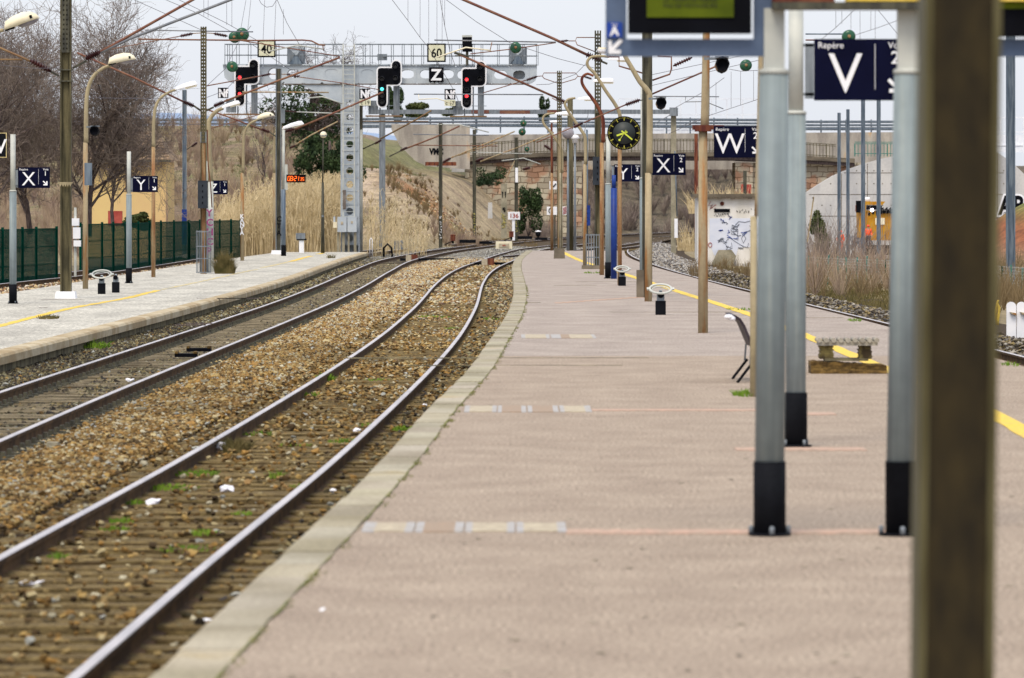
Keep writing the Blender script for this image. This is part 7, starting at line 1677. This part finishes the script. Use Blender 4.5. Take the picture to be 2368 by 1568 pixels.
for b in (0, 2 * n):
    for i in range(n - 1): fs.append((b + 2 * i, b + 2 * i + 1, b + 2 * i + 3, b + 2 * i + 2))
for i in range(n - 1): fs += [(2 * i, 2 * i + 2, 2 * n + 2 * i + 2, 2 * n + 2 * i), (2 * i + 1, 2 * n + 2 * i + 1, 2 * n + 2 * i + 3, 2 * i + 3)]
fs += [(0, 2 * n, 2 * n + 1, 1)]
mb.add(vs, fs); mb.build('seat', M['dark_metal'], ro)
for y, o in ((d, 0), (d + 1.2, 0)):
    mb = MB(); mb.bar(P(1740, 838, d) + Vector((0, y - d, 0)), Vector((P(1704, 0, d).x, y, 0)), .03); mb.build('leg', M['black'], ro)
    mb = MB(); mb.bar(P(1737, 803, d) + Vector((0, y - d + .05, 0)), P(1734, 842, d) + Vector((0, y - d + .05, 0)), .02); mb.build('strut', M['steel_grey'], ro)
mb = MB(); p = P(1685, 733, 53); mb.ball(p, (.055, .05, .03), 8, 6); mb.ball(p + Vector((.035, 0, -.02)), (.04, .04, .03), 8, 6); tag(mb.build('white_bit', M['paper']), 'white lump standing in for the lit top edge of the metal bench', 'litter')  # added white lump in place of the light on the sheet edge
# litter on the tracks
def litter(label, u, v, w_, h, z=-.575, n=3):
    p = G(u, v, z); mb = MB(); 
    for k in range(n):
        q = Matrix.Rotation(R.uniform(0, 3), 3, 'Z') @ Matrix.Rotation(R.uniform(-.5, .5), 3, 'X'); c = p + Vector((R.uniform(-.3, .3) * w_, R.uniform(-.2, .2) * w_, h * .4))
        vs = [c + q @ Vector((v[0] * w_ * .5 * R.uniform(.35, 1.15), v[1] * w_ * .5 * R.uniform(.35, 1.15), v[2] * h * .5 * R.uniform(.3, 1.2))) for v in ICO_V]
        mb.add(vs, [tuple(int(i) for i in f) for f in ICO_F])
    tag(mb.build('white_bit', M['paper']), label, 'litter', 'litter on the tracks')
litter('white crumpled paper leaning on the near rail beside the small tussock', 513, 1042, .11, .12); litter('white scrunched paper ball between the near rails', 528, 1140, .12, .09)
litter('flat white and blue scrap between the near rails', 357, 1165, .13, .05); litter('white rolled paper lying between rail and kerb', 468, 1438, .11, .035, n=1); litter('white scrap by the kerb beside the second stone cover row', 985, 940, .1, .05)
litter('white scrap against the outer rail near the green weeds', 820, 1000, .12, .06); litter('white stone sized scrap on the oily track', 300, 882, .12, .05); litter('small white scrap beside the outer rail', 770, 1140, .07, .05); litter('pale scrap at the left edge between the near rails', 70, 1354, .16, .03, n=3); litter('tiny white scrap lying on the pink platform', 745, 1412, .05, .012, z=0, n=1)
# white rounded boards at the right edge
for i, u in enumerate((2337.5, 2361, 2385)):
    d = 97.6; s = d / FPX; x = bx(u, d); w_ = 22 * s; h = 72 * s; zb = -.72; rr = w_ / 2
    pts = [(-rr, 0), (rr, 0)] + [(rr * math.cos(t), h + rr * math.sin(t)) for t in np.linspace(0, PI, 12)]
    mb = MB(); mb.prism(pts, -.03, .03, at=(x, d, zb)); mb.prism([(-.04, h * .83), (rr, h * .79), (rr, h * .72), (-.0, h * .76)], -.12, -.031, 1, at=(x, d, zb))
    tag(mb.build('rounded_board', [M['concrete_hut'] if 'concrete_hut' in M else M['white'], M['tan_rust']]), ['leftmost white round topped board beside the right track', 'middle white round topped board, cut by the right edge', 'last white round topped board, almost out of view'][i], 'marker board', 'white round topped boards')
M['x'] = M['white']
p = P(2304, 750, 105); mb = MB(); mb.tube([p, P(2301, 722, 105), P(2307, 698, 105), P(2310, 712, 105), P(2307, 740, 105), P(2306, 752, 105)], .03, 7); mb.tube([P(2300, 725, 105), P(2304, 702, 105), P(2308, 694, 105)], .02, 6); tag(mb.build('cable_loop', M['yellow']), 'yellow looped cable sticking up beside the white round topped boards', 'cable')
mb = MB(); d = 12.2
p = P(2292, 700, 110); mb.box((p.x + .02, 110, P(0, 600, 110).z), (.1, .1, 2.2)); tag(mb.build('dark_stake', M['rust_red']), 'dark plum coloured stake just right of the very near mast', 'stake')
p = P(1876, 480, 200); mb = MB(); mb.bar(P(1866, 560, 200), P(1881, 455, 200), .16, .05); mb.lathe([(.03, 0), (.03, .06)], P(1879, 458, 199.9), (0, -1, 0), 8, 1); tag(mb.build('tilted_plank', [M['tan_rust'], M['black']]), 'tilted tan plank with dark bolts leaning beside the inner display post', 'plank')
mb = MB(); d = 408; mb.box((bx(1724, d), d - .5, bz(437, d)), (.9, .3, .8)); mb.box((bx(1724, d), d - .66, bz(437, d)), (.6, .04, .5)); tag(mb.build('red_cabinet', M['red_paint']), 'small red cabinet on the stone pier under the bridge', 'cabinet')
# ================================================================ WORK MACHINE AND WORKERS
d = 352; s = d / FPX; zb = -1.55; ro = thing('rail_machine', 'yellow rail work machine with a lit lamp parked before the concrete wing wall', 'work machine', (bx(2050, d), d, zb))
def mx(u): return bx(u, d)
def mz(v): return bz(v, d)
mb = MB(); mb.prism([(mx(1998), mz(556)), (mx(2120), mz(556)), (mx(2120), mz(492)), (mx(2060), mz(490)), (mx(2002), mz(486)), (mx(1994), mz(520))], d, d + 2.4); mb.box((mx(2060), d + 1.2, mz(575)), (mx(2120) - mx(1996), 2.0, .5), None, 1); mb.build('body', [M['machine'], M['black']], ro)
mb = MB(); mb.prism([(mx(1986), mz(550)), (mx(2000), mz(550)), (mx(2002), mz(474)), (mx(2040), mz(474)), (mx(2046), mz(466)), (mx(1992), mz(466)), (mx(1984), mz(490))], d - .1, d + 2.2); cb = mb.build('cab', M['machine'], ro)
mb = MB(); mb.box((mx(2020), d - .14, mz(480)), (mx(2040) - mx(2004), .06, .34)); mb.box((mx(1986), d - .16, mz(478)), (.5, .3, .9)); mb.build('window', M['black_flat'], cb)
mb = MB(); mb.box((mx(1980), d - .2, mz(482)), (.2, .14, .5)); mb.bar((mx(1980), d - .2, mz(474)), (mx(1992), d, mz(470)), .06); mb.build('mirror', M['rust_red'], cb)
mb = MB(); mb.ball((mx(2015), d - .3, mz(486)), .14, 12, 8); mb.build('headlight', M['lamp_on'], ro)
mb = MB(); mb.lathe([(.28, 0), (.28, .3), (.2, .36)], (mx(2004), d + .5, mz(467)), (0, 0, 1), 12); mb.build('beacon', M['white'], ro)
mb = MB()
for k in range(7): mb.tube([(mx(2036 + k * 9), d - .1, mz(486)), (mx(2040 + k * 9), d - .25, mz(480)), (mx(2042 + k * 9), d - .15, mz(494))], .07, 6)
mb.box((mx(2070), d - .1, mz(490)), (3, .14, .22)); mb.build('hoses', M['black'], ro)
mb = MB()
for u in (2012, 2052, 2095): mb.lathe([(.42, 0), (.45, .1), (.45, .4), (.3, .42)], (mx(u), d - .2, mz(584)), (0, 1, 0), 20)
mb.build('wheel', M['black'], ro)
mb = MB()
for k in range(5): mb.box((mx(2000 + k * 9), d - .03, mz(492 + (k % 2) * 3)), (.16, .05, .22))
mb.box((mx(2034), d - .03, mz(512)), (.7, .04, .5), None, 1); mb.box((mx(2074), d - .08, mz(563)), (.9, .06, .2), None, 2); mb.build('markings', [M['black'], M['cream'], M['grass']], ro)
def person(label, u, vf, d, h, pose):
    base = P(u, vf, d); k = h / 1.72; ro = thing('person', label, 'person', base)
    def skin(name, pts, edges, radii, m, sub=2):
        me = bpy.data.meshes.new(name); me.from_pydata([(Vector(p) * k) for p in pts], edges, []); o = bpy.data.objects.new(name, me); COL.objects.link(o)
        md = o.modifiers.new('skin', 'SKIN'); md.use_smooth_shade = True
        for i, r_ in enumerate(radii): me.skin_vertices[0].data[i].radius = (r_[0] * k, r_[1] * k)
        me.skin_vertices[0].data[0].use_root = True
        o.modifiers.new('sub', 'SUBSURF').render_levels = sub; o.modifiers['sub'].levels = sub
        dg = bpy.context.evaluated_depsgraph_get(); ev = o.evaluated_get(dg); nm = bpy.data.meshes.new_from_object(ev); o.modifiers.clear(); o.data = nm
        nm.materials.clear(); nm.materials.append(m); o.parent = ro; return o
    a, b = pose   # stride, arm bend
    body = [(0, 0, .94), (0, 0, 1.15), (0, 0, 1.40), (0, -.01, 1.50), (0, -.02, 1.60), (0, -.02, 1.70), (.10, 0, .88), (.11, -a * .5, .48), (.11, -a * .2 + .02, .08), (.11, -a * .2 - .14, .04), (-.10, 0, .88), (-.11, a * .5, .48), (-.11, a + .05, .08), (-.11, a - .1, .04), (.2, 0, 1.40), (.25, .02, 1.12), (.24, -b, .92), (.24, -b - .08, .84), (-.2, 0, 1.40), (-.25, .02, 1.12), (-.24, -b * .6, .90), (-.24, -b * .6 - .06, .82)]
    ed = [(0, 1), (1, 2), (2, 3), (3, 4), (4, 5), (0, 6), (6, 7), (7, 8), (8, 9), (0, 10), (10, 11), (11, 12), (12, 13), (2, 14), (14, 15), (15, 16), (16, 17), (2, 18), (18, 19), (19, 20), (20, 21)]
    rad = [(.14, .11), (.14, .10), (.16, .10), (.06, .06), (.085, .1), (.07, .08), (.09, .09), (.065, .065), (.045, .05), (.04, .035), (.09, .09), (.065, .065), (.045, .05), (.04, .035), (.06, .06), (.045, .045), (.035, .035), (.03, .045), (.06, .06), (.045, .045), (.035, .035), (.03, .045)]
    skin('body', body, ed, rad, M['skin'], 1)
    jk = [(0, 0, .92), (0, 0, 1.15), (0, 0, 1.41), (.2, 0, 1.41), (.25, .02, 1.12), (.24, -b * .9, .95), (-.2, 0, 1.41), (-.25, .02, 1.12), (-.24, -b * .55, .93), (0, -.01, 1.49)]
    skin('jacket', jk, [(0, 1), (1, 2), (2, 3), (3, 4), (4, 5), (2, 6), (6, 7), (7, 8), (2, 9)], [(.19, .15), (.19, .14), (.19, .13), (.085, .085), (.07, .07), (.06, .06), (.085, .085), (.07, .07), (.06, .06), (.09, .09)], M['orange'])
    tr = [(0, 0, .95), (.10, 0, .86), (.11, -a * .5, .48), (.11, -a * .2 + .02, .10), (-.10, 0, .86), (-.11, a * .5, .48), (-.11, a + .05, .10)]
    skin('trousers', tr, [(0, 1), (1, 2), (2, 3), (0, 4), (4, 5), (5, 6)], [(.17, .13), (.115, .115), (.09, .09), (.075, .075), (.115, .115), (.09, .09), (.075, .075)], M['trousers' if 'dark' in label else 'orange'])
    mb = MB(); mb.ball(base + Vector((0, -.02 * k, 1.68 * k)), (.12 * k, .14 * k, .1 * k), 12, 8); mb.lathe([(.15 * k, 0), (.15 * k, .012)], base + Vector((0, -.03 * k, 1.665 * k)), (0, 0, 1), 14); mb.build('helmet', M['orange'], ro)
person('person in full orange workwear standing left of the yellow machine', 1943, 586, 340, 1.62, (.1, .15))
person('person in orange jacket and dark trousers bending towards the yellow machine', 2007, 574, 340, 1.66, (.12, .3))
